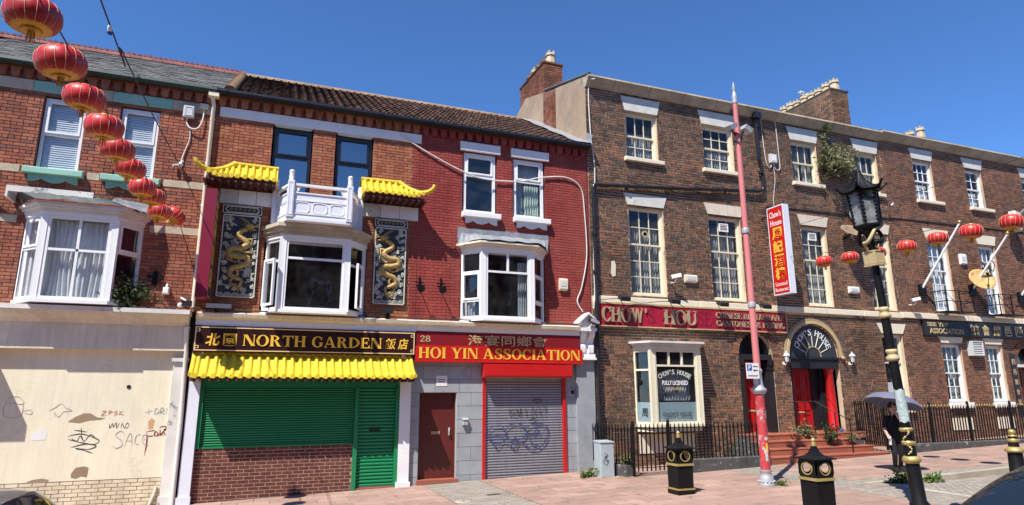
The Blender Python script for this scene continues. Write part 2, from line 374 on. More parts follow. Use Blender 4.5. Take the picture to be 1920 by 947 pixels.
class MB:
    """collects shapes in world coordinates (or in a local frame M)"""
    def __init__(s, M=None):
        s.v = []; s.f = []; s.sm = []; s.M = M
    def add(s, vs, fs, smooth=False):
        b = len(s.v)
        if s.M is not None:
            vs = [s.M @ Vector(v) for v in vs]
        s.v.extend([tuple(v) for v in vs])
        for f in fs:
            s.f.append([b + i for i in f]); s.sm.append(smooth)
        return s
    def box(s, x0, x1, y0, y1, z0, z1):
        return s.add([(x0, y0, z0), (x1, y0, z0), (x1, y1, z0), (x0, y1, z0), (x0, y0, z1), (x1, y0, z1), (x1, y1, z1), (x0, y1, z1)],
                     [(0, 1, 5, 4), (1, 2, 6, 5), (2, 3, 7, 6), (3, 0, 4, 7), (4, 5, 6, 7), (3, 2, 1, 0)])
    def bevbox(s, x0, x1, y0, y1, z0, z1, b=0.01):
        """box with its front (-y) edges chamfered"""
        v = [(x0 + b, y0, z0 + b), (x1 - b, y0, z0 + b), (x1 - b, y0, z1 - b), (x0 + b, y0, z1 - b),
             (x0, y0 + b, z0), (x1, y0 + b, z0), (x1, y0 + b, z1), (x0, y0 + b, z1),
             (x0, y1, z0), (x1, y1, z0), (x1, y1, z1), (x0, y1, z1)]
        f = [(0, 1, 2, 3)] + [(4 + i, 4 + (i + 1) % 4, (i + 1) % 4, i) for i in range(4)] + [(8 + i, 8 + (i + 1) % 4, 4 + (i + 1) % 4, 4 + i) for i in range(4)] + [(11, 10, 9, 8)]
        return s.add(v, f)
    def prism(s, poly, y0, y1, smooth=False):
        """polygon in (x, z), anticlockwise seen from -y, from y0 (front) to y1 (back)"""
        n = len(poly)
        v = [(x, y0, z) for x, z in poly] + [(x, y1, z) for x, z in poly]
        f = [tuple(range(n)), tuple(range(2 * n - 1, n - 1, -1))]
        s.add(v, f)
        return s.add(v, [(i, i + n, (i + 1) % n + n, (i + 1) % n) for i in range(n)], smooth)
    def prismx(s, poly, x0, x1):
        """polygon in (y, z), extruded along x"""
        n = len(poly)
        v = [(x0, y, z) for y, z in poly] + [(x1, y, z) for y, z in poly]
        return s.add(v, [tuple(range(n)), tuple(range(2 * n - 1, n - 1, -1))] + [(i, i + n, (i + 1) % n + n, (i + 1) % n) for i in range(n)])
    def prismz(s, poly, z0, z1):
        n = len(poly)
        v = [(x, y, z0) for x, y in poly] + [(x, y, z1) for x, y in poly]
        return s.add(v, [tuple(range(n - 1, -1, -1)), tuple(range(n, 2 * n))] + [(i, (i + 1) % n, (i + 1) % n + n, i + n) for i in range(n)])
    def strip(s, outer, inner, y0, y1, closed=False):
        """solid band between two (x, z) polylines"""
        n = len(outer)
        v = [(x, y0, z) for x, z in outer] + [(x, y0, z) for x, z in inner] + [(x, y1, z) for x, z in outer] + [(x, y1, z) for x, z in inner]
        f = []
        rng = range(n) if closed else range(n - 1)
        for i in rng:
            j = (i + 1) % n
            f += [(i, j, n + j, n + i), (2 * n + i, 3 * n + i, 3 * n + j, 2 * n + j), (i, 2 * n + i, 2 * n + j, j), (n + i, n + j, 3 * n + j, 3 * n + i)]
        if not closed:
            f += [(0, n, 3 * n, 2 * n), (n - 1, 3 * n - 1, 4 * n - 1, 2 * n - 1)]
        return s.add(v, f)
    def quad(s, a, b, c, d):
        return s.add([a, b, c, d], [(0, 1, 2, 3)])
    def lathe(s, prof, c=(0, 0, 0), n=16, axis='z', smooth=True, a0=0.0, sx=1.0, sy=1.0):
        v = []; f = []
        m = len(prof)
        for r, h in prof:
            for i in range(n):
                a = a0 + 2 * math.pi * i / n
                p = (r * math.cos(a) * sx, r * math.sin(a) * sy, h)
                if axis == 'y':
                    p = (p[0], p[2], p[1])
                elif axis == 'x':
                    p = (p[2], p[0], p[1])
                v.append((p[0] + c[0], p[1] + c[1], p[2] + c[2]))
        for k in range(m - 1):
            for i in range(n):
                j = (i + 1) % n
                f.append((k * n + i, k * n + j, (k + 1) * n + j, (k + 1) * n + i))
        s.add(v, f, smooth)
        return s.add(v, [tuple(range(n - 1, -1, -1)), tuple(range((m - 1) * n, m * n))])
    def tube(s, pts, r, n=6, smooth=True, cap=True):
        pts = [Vector(p) for p in pts]
        rs = r if isinstance(r, (list, tuple)) else [r] * len(pts)
        v = []; f = []
        up = None
        for i, p in enumerate(pts):
            d = (pts[min(i + 1, len(pts) - 1)] - pts[max(i - 1, 0)])
            d = d.normalized() if d.length > 1e-9 else Vector((0, 0, 1))
            if up is None:
                up = Vector((0, 0, 1)) if abs(d.z) < 0.9 else Vector((1, 0, 0))
            a = d.cross(up)
            if a.length < 1e-6:
                a = d.cross(Vector((0.3, 1, 0.2)))
            a.normalize()
            b = a.cross(d).normalized()
            up = b
            for k in range(n):
                t = 2 * math.pi * k / n
                v.append(tuple(p + (a * math.cos(t) + b * math.sin(t)) * rs[i]))
        for i in range(len(pts) - 1):
            for k in range(n):
                j = (k + 1) % n
                f.append((i * n + k, i * n + j, (i + 1) * n + j, (i + 1) * n + k))
        s.add(v, f, smooth)
        if cap:
            s.add(v, [tuple(range(n - 1, -1, -1)), tuple(range(len(v) - n, len(v)))])
        return s
    def ball(s, c, r, n=10, m=6, sx=1, sy=1, sz=1):
        prof = [(max(1e-4, r * math.sin(math.pi * k / m)), -r * math.cos(math.pi * k / m) * sz) for k in range(m + 1)]
        return s.lathe(prof, c, n, 'z', True, 0, sx, sy)
    def build(s, name, m, parent=None, kind=None, label=None):
        org = ORG[parent.name] if parent is not None else Vector((0, 0, 0))
        me = bpy.data.meshes.new(name)
        me.from_pydata([(v[0] - org.x, v[1] - org.y, v[2] - org.z) for v in s.v], [], s.f)
        me.polygons.foreach_set("use_smooth", s.sm)
        me.materials.append(MT[m] if isinstance(m, str) else m)
        o = bpy.data.objects.new(name, me)
        COL.objects.link(o)
        if parent is not None:
            o.parent = parent
        ORG[o.name] = org
        if kind:
            o["kind"] = kind
        if label:
            o["label"] = label
        return o

def solo(name, mb, m, label, cat, group=None, base=None):
    """a thing that is a single mesh; its origin sits at its base"""
    xs = [v[0] for v in mb.v]; ys = [v[1] for v in mb.v]; zs = [v[2] for v in mb.v]
    b = base or ((min(xs) + max(xs)) / 2, (min(ys) + max(ys)) / 2, min(zs))
    mb.v = [(v[0] - b[0], v[1] - b[1], v[2] - b[2]) for v in mb.v]
    o = mb.build(name, m)
    o.location = b
    o["label"] = label; o["category"] = cat
    if group:
        o["group"] = group
    ORG[o.name] = Vector(b)
    return o

def struct(name, mb, m):
    return mb.build(name, m, kind="structure")

def copy_tree(root, loc, rot=None, label=None, group=None):
    r = root.copy(); COL.objects.link(r)
    r.location = loc
    if rot is not None:
        r.rotation_euler = rot
    if label:
        r["label"] = label
    if group:
        r["group"] = group
    ORG[r.name] = Vector(loc)
    for ch in list(root.children):
        c = ch.copy(); COL.objects.link(c); c.parent = r
        for g in list(ch.children):
            d = g.copy(); COL.objects.link(d); d.parent = c
    return r

_mesh_cache = {}
def pieces(items, name, m, parent, limit=300, rest=None):
    """items: (key, local verts, faces, Matrix, size). The ones that show largest become objects, the rest one joined mesh"""
    org = ORG[parent.name]
    sc = []
    for i, it in enumerate(items):
        p = pix(it[3].translation)
        a = 0.0
        if p and -15 < p[0] < 1935 and -15 < p[1] < 960:
            a = it[4] / (p[2] * p[2])
        sc.append((a, i))
    sc.sort(reverse=True)
    pick = [i for a, i in sc[:limit] if a > 0]
    ps = set(pick)
    for i in pick:
        key, vs, fs, M, _ = items[i]
        me = _mesh_cache.get((name, key, m)) if key is not None else None
        if me is None:
            me = bpy.data.meshes.new(name)
            me.from_pydata(vs, [], fs)
            me.materials.append(MT[m])
            if key is not None:
                _mesh_cache[(name, key, m)] = me
        o = bpy.data.objects.new(name, me)
        COL.objects.link(o)
        o.parent = parent
        M2 = M.copy(); M2.translation = M.translation - org
        o.matrix_local = M2
    left = [it for i, it in enumerate(items) if i not in ps]
    if left:
        mb = MB()
        for key, vs, fs, M, _ in left:
            mb.add([M @ Vector(v) for v in vs], fs)
        mb.build(rest or (name + '_field'), m, parent, kind="stuff")

def boxpiece(w, h, d):
    """front-facing block centred on x, z; its face at y = 0, open at the back"""
    b = min(0.004, w * 0.1)
    w2, h2 = w / 2, h / 2
    v = [(-w2 + b, 0, -h2 + b), (w2 - b, 0, -h2 + b), (w2 - b, 0, h2 - b), (-w2 + b, 0, h2 - b), (-w2, d, -h2), (w2, d, -h2), (w2, d, h2), (-w2, d, h2)]
    return v, [(0, 1, 2, 3), (4, 5, 1, 0), (5, 6, 2, 1), (6, 7, 3, 2), (7, 4, 0, 3)]

def hole_cut(h, z):
    if h[0] == 'rect':
        return (h[1], h[2]) if h[3] - 0.02 < z < h[4] + 0.02 else None
    _, x0, x1, z0, zs = h                      # arch: semicircle on a rectangle
    if z < z0 - 0.02:
        return None
    if z <= zs:
        return (x0, x1)
    r = (x1 - x0) / 2
    if z < zs + r:
        w = math.sqrt(max(0, r * r - (z - zs) ** 2))
        return ((x0 + x1) / 2 - w, (x0 + x1) / 2 + w)
    return None

def brickwork(wall, x0, x1, z0, z1, holes, m, bond='garden', gauge=0.075, L=0.225, depth=0.012, limit=300, M=None, joint=0.010, jit=0.003, name='brick', yplane=0.0):
    items = []
    nz = int(math.floor((z1 - z0) / gauge + 1e-6))
    M0 = M or Matrix.Identity(4)
    half = L / 2
    rnd = random.Random(int(x0 * 100) + 7)
    for k in range(nz):
        za = z0 + k * gauge; zc = za + gauge / 2
        cuts = sorted(c for c in (hole_cut(h, zc) for h in holes) if c)
        spans = []; cur = x0
        for a, b in cuts:
            if a > cur:
                spans.append((cur, min(a, x1)))
            cur = max(cur, b)
        if cur < x1:
            spans.append((cur, x1))
        x = x0 - (half if k % 2 else 0) - (0.06 if bond == 'flemish' and k % 2 else 0) - (rnd.uniform(0.0, 0.16) if bond == 'flemish' else rnd.uniform(0, 0.02)); i = 0
        while x < x1:
            if bond == 'flemish':
                w = L if i % 2 == 0 else half + 0.005
            elif bond == 'garden':
                w = half if k % 4 == 3 else L
            else:
                w = L
            if bond == 'flemish': w += rnd.choice((-0.02, -0.01, 0.0, 0.0, 0.01, 0.02))
            xa, xb = x, x + w
            x = xb; i += 1
            for a, b in spans:
                p, q = max(xa, a), min(xb, b)
                if q - p < 0.035:
                    continue
                bw = round((q - p - joint * (0.6 if bond == 'flemish' else 1.0)) / 0.005) * 0.005
                bh = gauge - joint
                if bw < 0.02:
                    continue
                y = yplane - depth + rnd.uniform(-jit, jit)
                vs, fs = boxpiece(bw, bh, depth + jit + 0.004)
                T = M0 @ Matrix.Translation(((p + q) / 2, y, zc)) @ Matrix.Rotation(rnd.uniform(-0.006, 0.006), 4, 'Y')
                items.append(((round(bw, 3), bh, depth), vs, fs, T, bw * bh))
    pieces(items, name, m, wall, limit, rest='brickwork' if name == 'brick' else None)

def wall_plate(parent, name, x0, x1, z0, z1, holes, m, y=0.0, reveal=0.15, thick=0.25):
    """front skin with openings and their reveals; arches get filled spandrels"""
    mb = MB()
    rects = []
    for h in holes:
        if h[0] == 'rect':
            rects.append((h[1], h[2], max(z0, h[3]), min(z1, h[4])))
        else:
            r = (h[2] - h[1]) / 2
            rects.append((h[1], h[2], max(z0, h[3]), h[4] + r))
            c = (h[1] + h[2]) / 2
            n = 12
            arc = [(c + r * math.cos(math.pi * i / n), h[4] + r * math.sin(math.pi * i / n)) for i in range(n + 1)]
            for i in range(n):
                a, b = arc[i], arc[i + 1]
                mb.add([(a[0], y, a[1]), (a[0], y, h[4] + r), (b[0], y, h[4] + r), (b[0], y, b[1])], [(0, 1, 2, 3)])
                mb.add([(a[0], y, a[1]), (b[0], y, b[1]), (b[0], y + reveal, b[1]), (a[0], y + reveal, a[1])], [(0, 1, 2, 3)])
    xs = sorted({x0, x1, *[r[0] for r in rects], *[r[1] for r in rects]})
    zs = sorted({z0, z1, *[r[2] for r in rects], *[r[3] for r in rects]})
    xs = [x for x in xs if x0 <= x <= x1]; zs = [z for z in zs if z0 <= z <= z1]
    for i in range(len(xs) - 1):
        for j in range(len(zs) - 1):
            cx, cz = (xs[i] + xs[i + 1]) / 2, (zs[j] + zs[j + 1]) / 2
            if any(r[0] < cx < r[1] and r[2] < cz < r[3] for r in rects):
                continue
            mb.quad((xs[i], y, zs[j]), (xs[i + 1], y, zs[j]), (xs[i + 1], y, zs[j + 1]), (xs[i], y, zs[j + 1]))
    for (a, b, c, d), h in zip(rects, holes):
        top = d if h[0] == 'rect' else h[4]
        mb.quad((a, y, c), (a, y, top), (a, y + reveal, top), (a, y + reveal, c))
        mb.quad((b, y, c), (b, y + reveal, c), (b, y + reveal, top), (b, y, top))
        mb.quad((a, y, c), (a, y + reveal, c), (b, y + reveal, c), (b, y, c))
        if h[0] == 'rect':
            mb.quad((a, y, d), (b, y, d), (b, y + reveal, d), (a, y + reveal, d))
    return mb.build(name, m, parent)

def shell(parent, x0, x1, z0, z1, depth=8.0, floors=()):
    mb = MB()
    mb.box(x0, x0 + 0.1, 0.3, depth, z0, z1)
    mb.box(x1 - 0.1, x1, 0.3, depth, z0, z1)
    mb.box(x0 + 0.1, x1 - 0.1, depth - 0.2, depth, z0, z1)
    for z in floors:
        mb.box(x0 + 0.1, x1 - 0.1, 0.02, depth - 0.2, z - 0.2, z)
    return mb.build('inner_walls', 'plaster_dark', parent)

def frame_rect(mb, x0, x1, z0, z1, w, y0, y1, wb=None):
    wb = w if wb is None else wb
    mb.box(x0, x0 + w, y0, y1, z0, z1); mb.box(x1 - w, x1, y0, y1, z0, z1)
    mb.box(x0 + w, x1 - w, y0, y1, z1 - w, z1); mb.box(x0 + w, x1 - w, y0, y1, z0, z0 + wb)

def add_panes(parent, rects, y, m, M=None, th=0.006):
    M0 = M or Matrix.Identity(4)
    for x0, x1, z0, z1 in rects:
        mb = MB(M0); mb.box(x0, x1, y, y + th, z0, z1)
        mb.build('pane', m, parent)

def curtain(parent, x0, x1, z0, z1, y, m='curtain', folds=9, amp=0.035, M=None, name='curtain', sway=0.0):
    mb = MB(M)
    folds = int(folds * 1.6); amp *= 0.62
    n = max(12, folds * 6); k = 8
    v = []; ph = random.uniform(0, 6)
    for j in range(k + 1):
        t = j / k
        for i in range(n + 1):
            u = i / n
            x = x0 + (x1 - x0) * u + sway * math.sin(t * 3.1) * math.sin(u * 5 + ph)
            yy = y + amp * math.sin(u * folds * 2 * math.pi + 0.7 * math.sin(3 * u + ph) + 0.6 * t) + 0.3 * amp * math.sin(u * folds * 5 + ph * 2 + t)
            v.append((x, yy, z0 + (z1 - z0) * t))
    f = [(j * (n + 1) + i, j * (n + 1) + i + 1, (j + 1) * (n + 1) + i + 1, (j + 1) * (n + 1) + i) for j in range(k) for i in range(n)]
    mb.add(v, f, True)
    return mb.build(name, m, parent)

def sash_window(parent, x0, x1, z0, z1, y=0.10, cols=3, rows=(2, 2), m='cream_wood', glass='glass_old', split=0.5, cur=None, fw=0.06):
    """box sash: outer frame, two sliding sashes with glazing bars, panes, curtain"""
    mb = MB(); frame_rect(mb, x0, x1, z0, z1, fw, y, y + 0.12)
    w = mb.build('window', m, parent)
    zi0, zi1 = z0 + fw, z1 - fw
    zm = zi0 + (zi1 - zi0) * split
    xi0, xi1 = x0 + fw, x1 - fw
    for s, (a, b, yy, nr) in enumerate(((zm - 0.02, zi1, y + 0.03, rows[0]), (zi0, zm + 0.02, y + 0.075, rows[1]))):
        sb = MB(); frame_rect(sb, xi0, xi1, a, b, 0.04, yy, yy + 0.04, 0.045)
        bw = 0.022
        X0, X1, Z0, Z1 = xi0 + 0.04, xi1 - 0.04, a + 0.045, b - 0.04
        for i in range(1, cols):
            xx = X0 + (X1 - X0) * i / cols
            sb.box(xx - bw / 2, xx + bw / 2, yy + 0.004, yy + 0.036, Z0, Z1)
        for j in range(1, nr):
            zz = Z0 + (Z1 - Z0) * j / nr
            for i in range(cols):
                sb.box(X0 + (X1 - X0) * i / cols + bw / 2 * (i > 0), X0 + (X1 - X0) * (i + 1) / cols - bw / 2 * (i < cols - 1), yy + 0.004, yy + 0.036, zz - bw / 2, zz + bw / 2)
        sb.build('sash', m, w)
        rects = []
        for i in range(cols):
            for j in range(nr):
                rects.append((X0 + (X1 - X0) * i / cols + 0.005, X0 + (X1 - X0) * (i + 1) / cols - 0.005, Z0 + (Z1 - Z0) * j / nr + 0.005, Z0 + (Z1 - Z0) * (j + 1) / nr - 0.005))
        add_panes(w, rects, yy + 0.018, glass)
    if cur:
        for c in cur:
            mcur, fx0, fx1, fz0, fz1, folds = c
            curtain(w, x0 + (x1 - x0) * fx0, x0 + (x1 - x0) * fx1, z0 + (z1 - z0) * fz0, z0 + (z1 - z0) * fz1, y + 0.21, mcur, folds)
    return w

def flat_window(parent, x0, x1, z0, z1, y, lights, m='upvc', glass='glass', fw=0.06, M=None, depth=0.07, name='window'):
    """modern frame; lights are fractional rects (fx0, fx1, fz0, fz1, sash?)"""
    mb = MB(M)
    frame_rect(mb, x0, x1, z0, z1, fw, y, y + depth)
    w = mb.build(name, m, parent)
    X0, X1, Z0, Z1 = x0 + fw, x1 - fw, z0 + fw, z1 - fw
    sb = MB(M)
    hb = fw * 0.45
    rects = []
    for a, b, c, d, sash in lights:
        xa, xb, za, zb = X0 + (X1 - X0) * a, X0 + (X1 - X0) * b, Z0 + (Z1 - Z0) * c, Z0 + (Z1 - Z0) * d
        l = 0 if a == 0 else hb; r = 0 if b == 1 else hb; bt = 0 if c == 0 else hb; tp = 0 if d == 1 else hb
        if b < 1:
            sb.box(xb - hb, xb + hb, y + 0.004, y + depth - 0.004, za + bt, zb - tp)
        if d < 1:
            sb.box(xa + l, xb - r, y + 0.006, y + depth - 0.006, zb - hb, zb + hb)
            if b < 1 or a > 0:
                pass
        xa, xb, za, zb = xa + l, xb - r, za + bt, zb - tp
        if sash:
            frame_rect(sb, xa + 0.002, xb - 0.002, za + 0.002, zb - 0.002, 0.045, y - 0.014, y + depth - 0.02)
            xa += 0.045; xb -= 0.045; za += 0.045; zb -= 0.045
        rects.append((xa - 0.004, xb + 0.004, za - 0.004, zb + 0.004))
    if sb.v:
        sb.build('mullion', m, w)
    add_panes(w, rects, y + depth * 0.5, glass, M)
    return w

def local_frame(a, b):
    """local x runs from a to b in plan, local -y looks outward (to the left of b->a seen from above: towards the street)"""
    a = Vector((a[0], a[1], 0)); b = Vector((b[0], b[1], 0))
    ex = (b - a).normalized()
    ey = Vector((-ex.y, ex.x, 0))
    return Matrix(((ex.x, ey.x, 0, a.x), (ex.y, ey.y, 0, a.y), (0, 0, 1, 0), (0, 0, 0, 1))), (b - a).length

# ------------------------------------------------------------------ lettering
def text(body, x0, x1, z0, z1, y, m, parent=None, depth=0.01, fat=0.0, M=None, name='lettering', res=2, build=True, keep=False, shear=0.0):
    """sans / Chinese lettering fitted into x0..x1, z0..z1 with its face at y (local frame M)"""
    c = bpy.data.curves.new('lettering', 'FONT')
    c.body = body; c.extrude = 0.5; c.offset = fat; c.resolution_u = res; c.shear = shear
    o = bpy.data.objects.new('lettering', c)
    me = bpy.data.meshes.new_from_object(o)
    bpy.data.objects.remove(o)
    vs = [v.co.copy() for v in me.vertices]
    fs = [tuple(p.vertices) for p in me.polygons]
    bpy.data.meshes.remove(me); bpy.data.curves.remove(c)
    ax = min(v.x for v in vs); bx = max(v.x for v in vs); az = min(v.y for v in vs); bz = max(v.y for v in vs)
    sx = (x1 - x0) / (bx - ax); sz = (z1 - z0) / (bz - az)
    if keep:
        sx = sz = min(sx, sz)
        x0 = (x0 + x1) / 2 - sx * (bx - ax) / 2
        z0 = (z0 + z1) / 2 - sz * (bz - az) / 2
    mb = MB(M)
    mb.add([(x0 + (v.x - ax) * sx, y - (v.z) * depth + depth / 2, z0 + (v.y - az) * sz) for v in vs], fs)
    return mb.build(name, m, parent) if build else mb

def _ring(cx, cy, rx, ry, T, t, a0, a1, n=14):
    o = []; i = []
    for k in range(n + 1):
        a = math.radians(a0 + (a1 - a0) * k / n)
        o.append((cx + rx * math.cos(a), cy + ry * math.sin(a)))
        i.append((cx + (rx - T) * math.cos(a), cy + (ry - t) * math.sin(a)))
    return ('ring', o, i)

def serif_glyph(ch):
    """strokes of a bold roman capital on a 1-high body; returns (width, strokes)"""
    T, t, s, h = 0.21, 0.075, 0.065, 0.055
    S = []
    def P(*p): S.append(('poly', list(p)))
    def stem(x, w=T, top=True, bot=True):
        P((x, 0), (x + w, 0), (x + w, 1), (x, 1))
        if bot: P((x - s, 0), (x + w + s, 0), (x + w + s, h), (x - s, h))
        if top: P((x - s, 1 - h), (x + w + s, 1 - h), (x + w + s, 1), (x - s, 1))
    def bar(x0, x1, z, w=t): P((x0, z), (x1, z), (x1, z + w), (x0, z + w))
    if ch == 'I':
        stem(s); return T + 2 * s, S
    if ch == 'H':
        stem(s); stem(0.62); bar(s + T, 0.62, 0.47); return 0.62 + T + s, S
    if ch == 'N':
        stem(s, t); stem(0.78, t); P((s, 1), (0.78 + t, 0), (0.78 - 0.17, 0), (s - 0.02, 0.83)); P((s - s, 1 - h), (s + 0.15, 1 - h), (s + 0.15, 1), (0, 1))
        S[-2] = ('poly', [(s - 0.0, 1), (s + 0.24, 1), (0.78 + t, 0), (0.78 - 0.16, 0)])
        return 0.78 + t + s, S
    if ch == 'T':
        stem(0.31, top=False); bar(0, 0.83, 1 - t); P((0, 0.74), (0.05, 0.74), (0.11, 1 - t), (0, 1 - t)); P((0.83, 0.74), (0.83, 1 - t), (0.72, 1 - t), (0.78, 0.74)); return 0.83, S
    if ch == 'O':
        S.append(_ring(0.46, 0.5, 0.46, 0.52, T, t, 0, 360, 28)); return 0.92, S
    if ch in 'CG':
        S.append(_ring(0.45, 0.5, 0.45, 0.52, T, t, 45, 315, 22)); P((0.70, 0.66), (0.78, 0.66), (0.78, 1.0), (0.70, 0.86))
        if ch == 'G':
            P((0.62, 0.05), (0.83, 0.13), (0.83, 0.42), (0.62, 0.42)); bar(0.55, 0.9, 0.40, h); return 0.9, S
        P((0.70, 0.20), (0.70, 0.13), (0.80, 0.22), (0.78, 0.30)); return 0.84, S
    if ch == 'D':
        stem(s); S.append(_ring(s + T * 0.5, 0.5, 0.72, 0.5, T, t, -90, 90, 16)); return s + T * 0.5 + 0.72, S
    if ch in 'PRB':
        stem(s); S.append(_ring(s + T * 0.6, 0.74, 0.50, 0.26, 0.19, 0.065, -90, 90, 12))
        if ch == 'R':
            P((s + T + 0.08, 0.50), (s + T + 0.28, 0.50), (0.80, 0.06), (0.60, 0.0)); P((0.60, 0), (0.88, 0), (0.88, h), (0.60, h)); return 0.88, S
        if ch == 'B':
            S.append(_ring(s + T * 0.6, 0.27, 0.55, 0.27, 0.19, 0.065, -90, 90, 12))
        return 0.74, S
    if ch == 'E':
        stem(s); bar(s + T, 0.72, 1 - t); bar(s + T, 0.76, 0); bar(s + T, 0.56, 0.47); P((0.72, 0.74), (0.72, 1), (0.62, 1 - t), (0.67, 0.74)); P((0.66, t), (0.76, 0), (0.76, 0.27), (0.71, 0.27)); P((0.50, 0.37), (0.56, 0.37), (0.56, 0.64), (0.50, 0.64)); return 0.78, S
    if ch == 'A':
        P((0.36, 1), (0.52, 1), (0.88, 0), (0.65, 0)); P((0.36, 1), (0.44, 1), (0.14, 0), (0.06, 0)); bar(0.22, 0.66, 0.28, 0.07); P((0, 0), (0.24, 0), (0.24, h), (0, h)); P((0.58, 0), (0.95, 0), (0.95, h), (0.58, h)); return 0.95, S
    if ch == 'S':
        S.append(_ring(0.35, 0.74, 0.32, 0.28, 0.18, 0.075, 40, 262, 14)); S.append(_ring(0.35, 0.27, 0.35, 0.29, 0.19, 0.075, -140, 82, 14)); P((0.14, 0.62), (0.28, 0.72), (0.62, 0.38), (0.50, 0.30)); P((0.56, 0.68), (0.63, 0.68), (0.63, 1.0), (0.57, 0.92)); P((0.03, 0.33), (0.03, 0.0), (0.09, 0.08), (0.10, 0.33)); return 0.70, S
    if ch == 'U':
        P((s, 0.3), (s + T, 0.3), (s + T, 1), (s, 1)); P((0, 1 - h), (s + T + s, 1 - h), (s + T + s, 1), (0, 1)); P((0.70, 0.3), (0.70 + t, 0.3), (0.70 + t, 1), (0.70, 1)); P((0.62, 1 - h), (0.84, 1 - h), (0.84, 1), (0.62, 1)); S.append(_ring((s + 0.775) / 2, 0.31, (0.775 - s) / 2, 0.32, T * 0.7, 0.08, 180, 360, 14)); return 0.84, S
    if ch == 'Y':
        stem(0.34, top=False); P((0.06, 1), (0.29, 1), (0.55, 0.45), (0.34, 0.42)); P((0.46, 0.46), (0.54, 0.42), (0.82, 1), (0.73, 1)); P((0, 1 - h), (0.36, 1 - h), (0.36, 1), (0, 1)); P((0.64, 1 - h), (0.9, 1 - h), (0.9, 1), (0.64, 1)); S[0] = ('poly', [(0.34, 0), (0.55, 0), (0.55, 0.5), (0.34, 0.5)]); return 0.9, S
    if ch == 'W':
        P((0.05, 1), (0.25, 1), (0.46, 0), (0.32, 0)); P((0.36, 0), (0.44, 0), (0.66, 1), (0.58, 1)); P((0.52, 1), (0.72, 1), (0.94, 0), (0.80, 0)); P((0.84, 0), (0.92, 0), (1.14, 1), (1.06, 1)); P((0, 1 - h), (0.33, 1 - h), (0.33, 1), (0, 1)); P((0.98, 1 - h), (1.2, 1 - h), (1.2, 1), (0.98, 1)); return 1.2, S
    if ch == 'K':
        stem(s); P((s + T, 0.40), (s + T + 0.08, 0.40), (0.80, 1), (0.70, 1)); P((0.38, 0.56), (0.56, 0.66), (0.90, 0), (0.66, 0)); P((0.60, 1 - h), (0.86, 1 - h), (0.86, 1), (0.60, 1)); P((0.58, 0), (0.94, 0), (0.94, h), (0.58, h)); return 0.94, S
    if ch == '&':
        S.append(_ring(0.42, 0.76, 0.24, 0.25, 0.15, 0.07, 0, 360, 16)); S.append(_ring(0.36, 0.27, 0.36, 0.28, 0.18, 0.08, 60, 330, 14)); P((0.22, 0.66), (0.40, 0.70), (0.88, 0.0), (0.66, 0.0)); return 0.9, S
    if ch == "'":
        P((0.02, 1), (0.16, 1), (0.10, 0.70), (0.05, 0.70)); return 0.18, S
    if ch == '2':
        S.append(_ring(0.32, 0.72, 0.30, 0.28, 0.17, 0.08, -30, 180, 12)); P((0.03, 0.08), (0.16, 0.08), (0.58, 0.62), (0.42, 0.58)); bar(0.03, 0.62, 0, 0.12); return 0.66, S
    if ch == '8':
        S.append(_ring(0.33, 0.75, 0.27, 0.25, 0.15, 0.07, 0, 360, 16)); S.append(_ring(0.33, 0.27, 0.33, 0.28, 0.17, 0.07, 0, 360, 16)); return 0.66, S
    return 0.35, S

def serif(body, x0, x1, z0, z1, y, m, parent, depth=0.012, M=None, gap=0.07, space=0.34, name='letter', per_letter=False, tilt=None, grow=0.0):
    ws = []
    tot = 0
    for ch in body:
        w, S = serif_glyph(ch) if ch != ' ' else (space, [])
        ws.append((w, S)); tot += w + gap
    tot -= gap
    sx = (x1 - x0) / tot; sz = z1 - z0
    cur = 0; out = MB(M); k = 0
    for i, (w, S) in enumerate(ws):
        mb = MB(M) if per_letter else out
        for st in S:
            k += 1
            yy = y - (k % 7) * 0.0007
            f = lambda p: (x0 + (cur + p[0]) * sx, z0 + p[1] * sz)
            if st[0] == 'poly':
                mb.prism([f(p) for p in st[1]], yy - grow, y + depth)
            else:
                mb.strip([f(p) for p in st[1]], [f(p) for p in st[2]], yy - grow, y + depth)
        if per_letter and S:
            mb.build(name, m, parent)
        cur += w + gap
    if not per_letter:
        return out.build('lettering', m, parent)

def ribbon(mb, pts, w, y, M=None, th=0.002):
    """thin sprayed stroke on a wall: pts in (x, z)"""
    n = len(pts)
    L = []; R = []
    for i, p in enumerate(pts):
        a = pts[max(0, i - 1)]; b = pts[min(n - 1, i + 1)]
        dx, dz = b[0] - a[0], b[1] - a[1]
        l = math.hypot(dx, dz) or 1
        wi = w * (1.0 if n < 5 else (0.45 + 0.75 * abs(math.sin(i * 0.37 + pts[0][0] * 9))) * min(1.0, 0.3 + i * 0.25, 0.3 + (n - 1 - i) * 0.25))
        L.append((p[0] - dz / l * wi / 2, p[1] + dx / l * wi / 2)); R.append((p[0] + dz / l * wi / 2, p[1] - dx / l * wi / 2))
    mb.strip(L, R, y, y + th)

def smooth(pts, k=5):
    """Catmull-Rom through 2-D or 3-D points"""
    out = []
    n = len(pts)
    for i in range(n - 1):
        p0 = pts[max(0, i - 1)]; p1 = pts[i]; p2 = pts[i + 1]; p3 = pts[min(n - 1, i + 2)]
        for j in range(k):
            t = j / k
            out.append(tuple(0.5 * (2 * b + (c - a) * t + (2 * a - 5 * b + 4 * c - d) * t * t + (3 * b - a - 3 * c + d) * t ** 3) for a, b, c, d in zip(p0, p1, p2, p3)))
    out.append(tuple(pts[-1]))
    return out

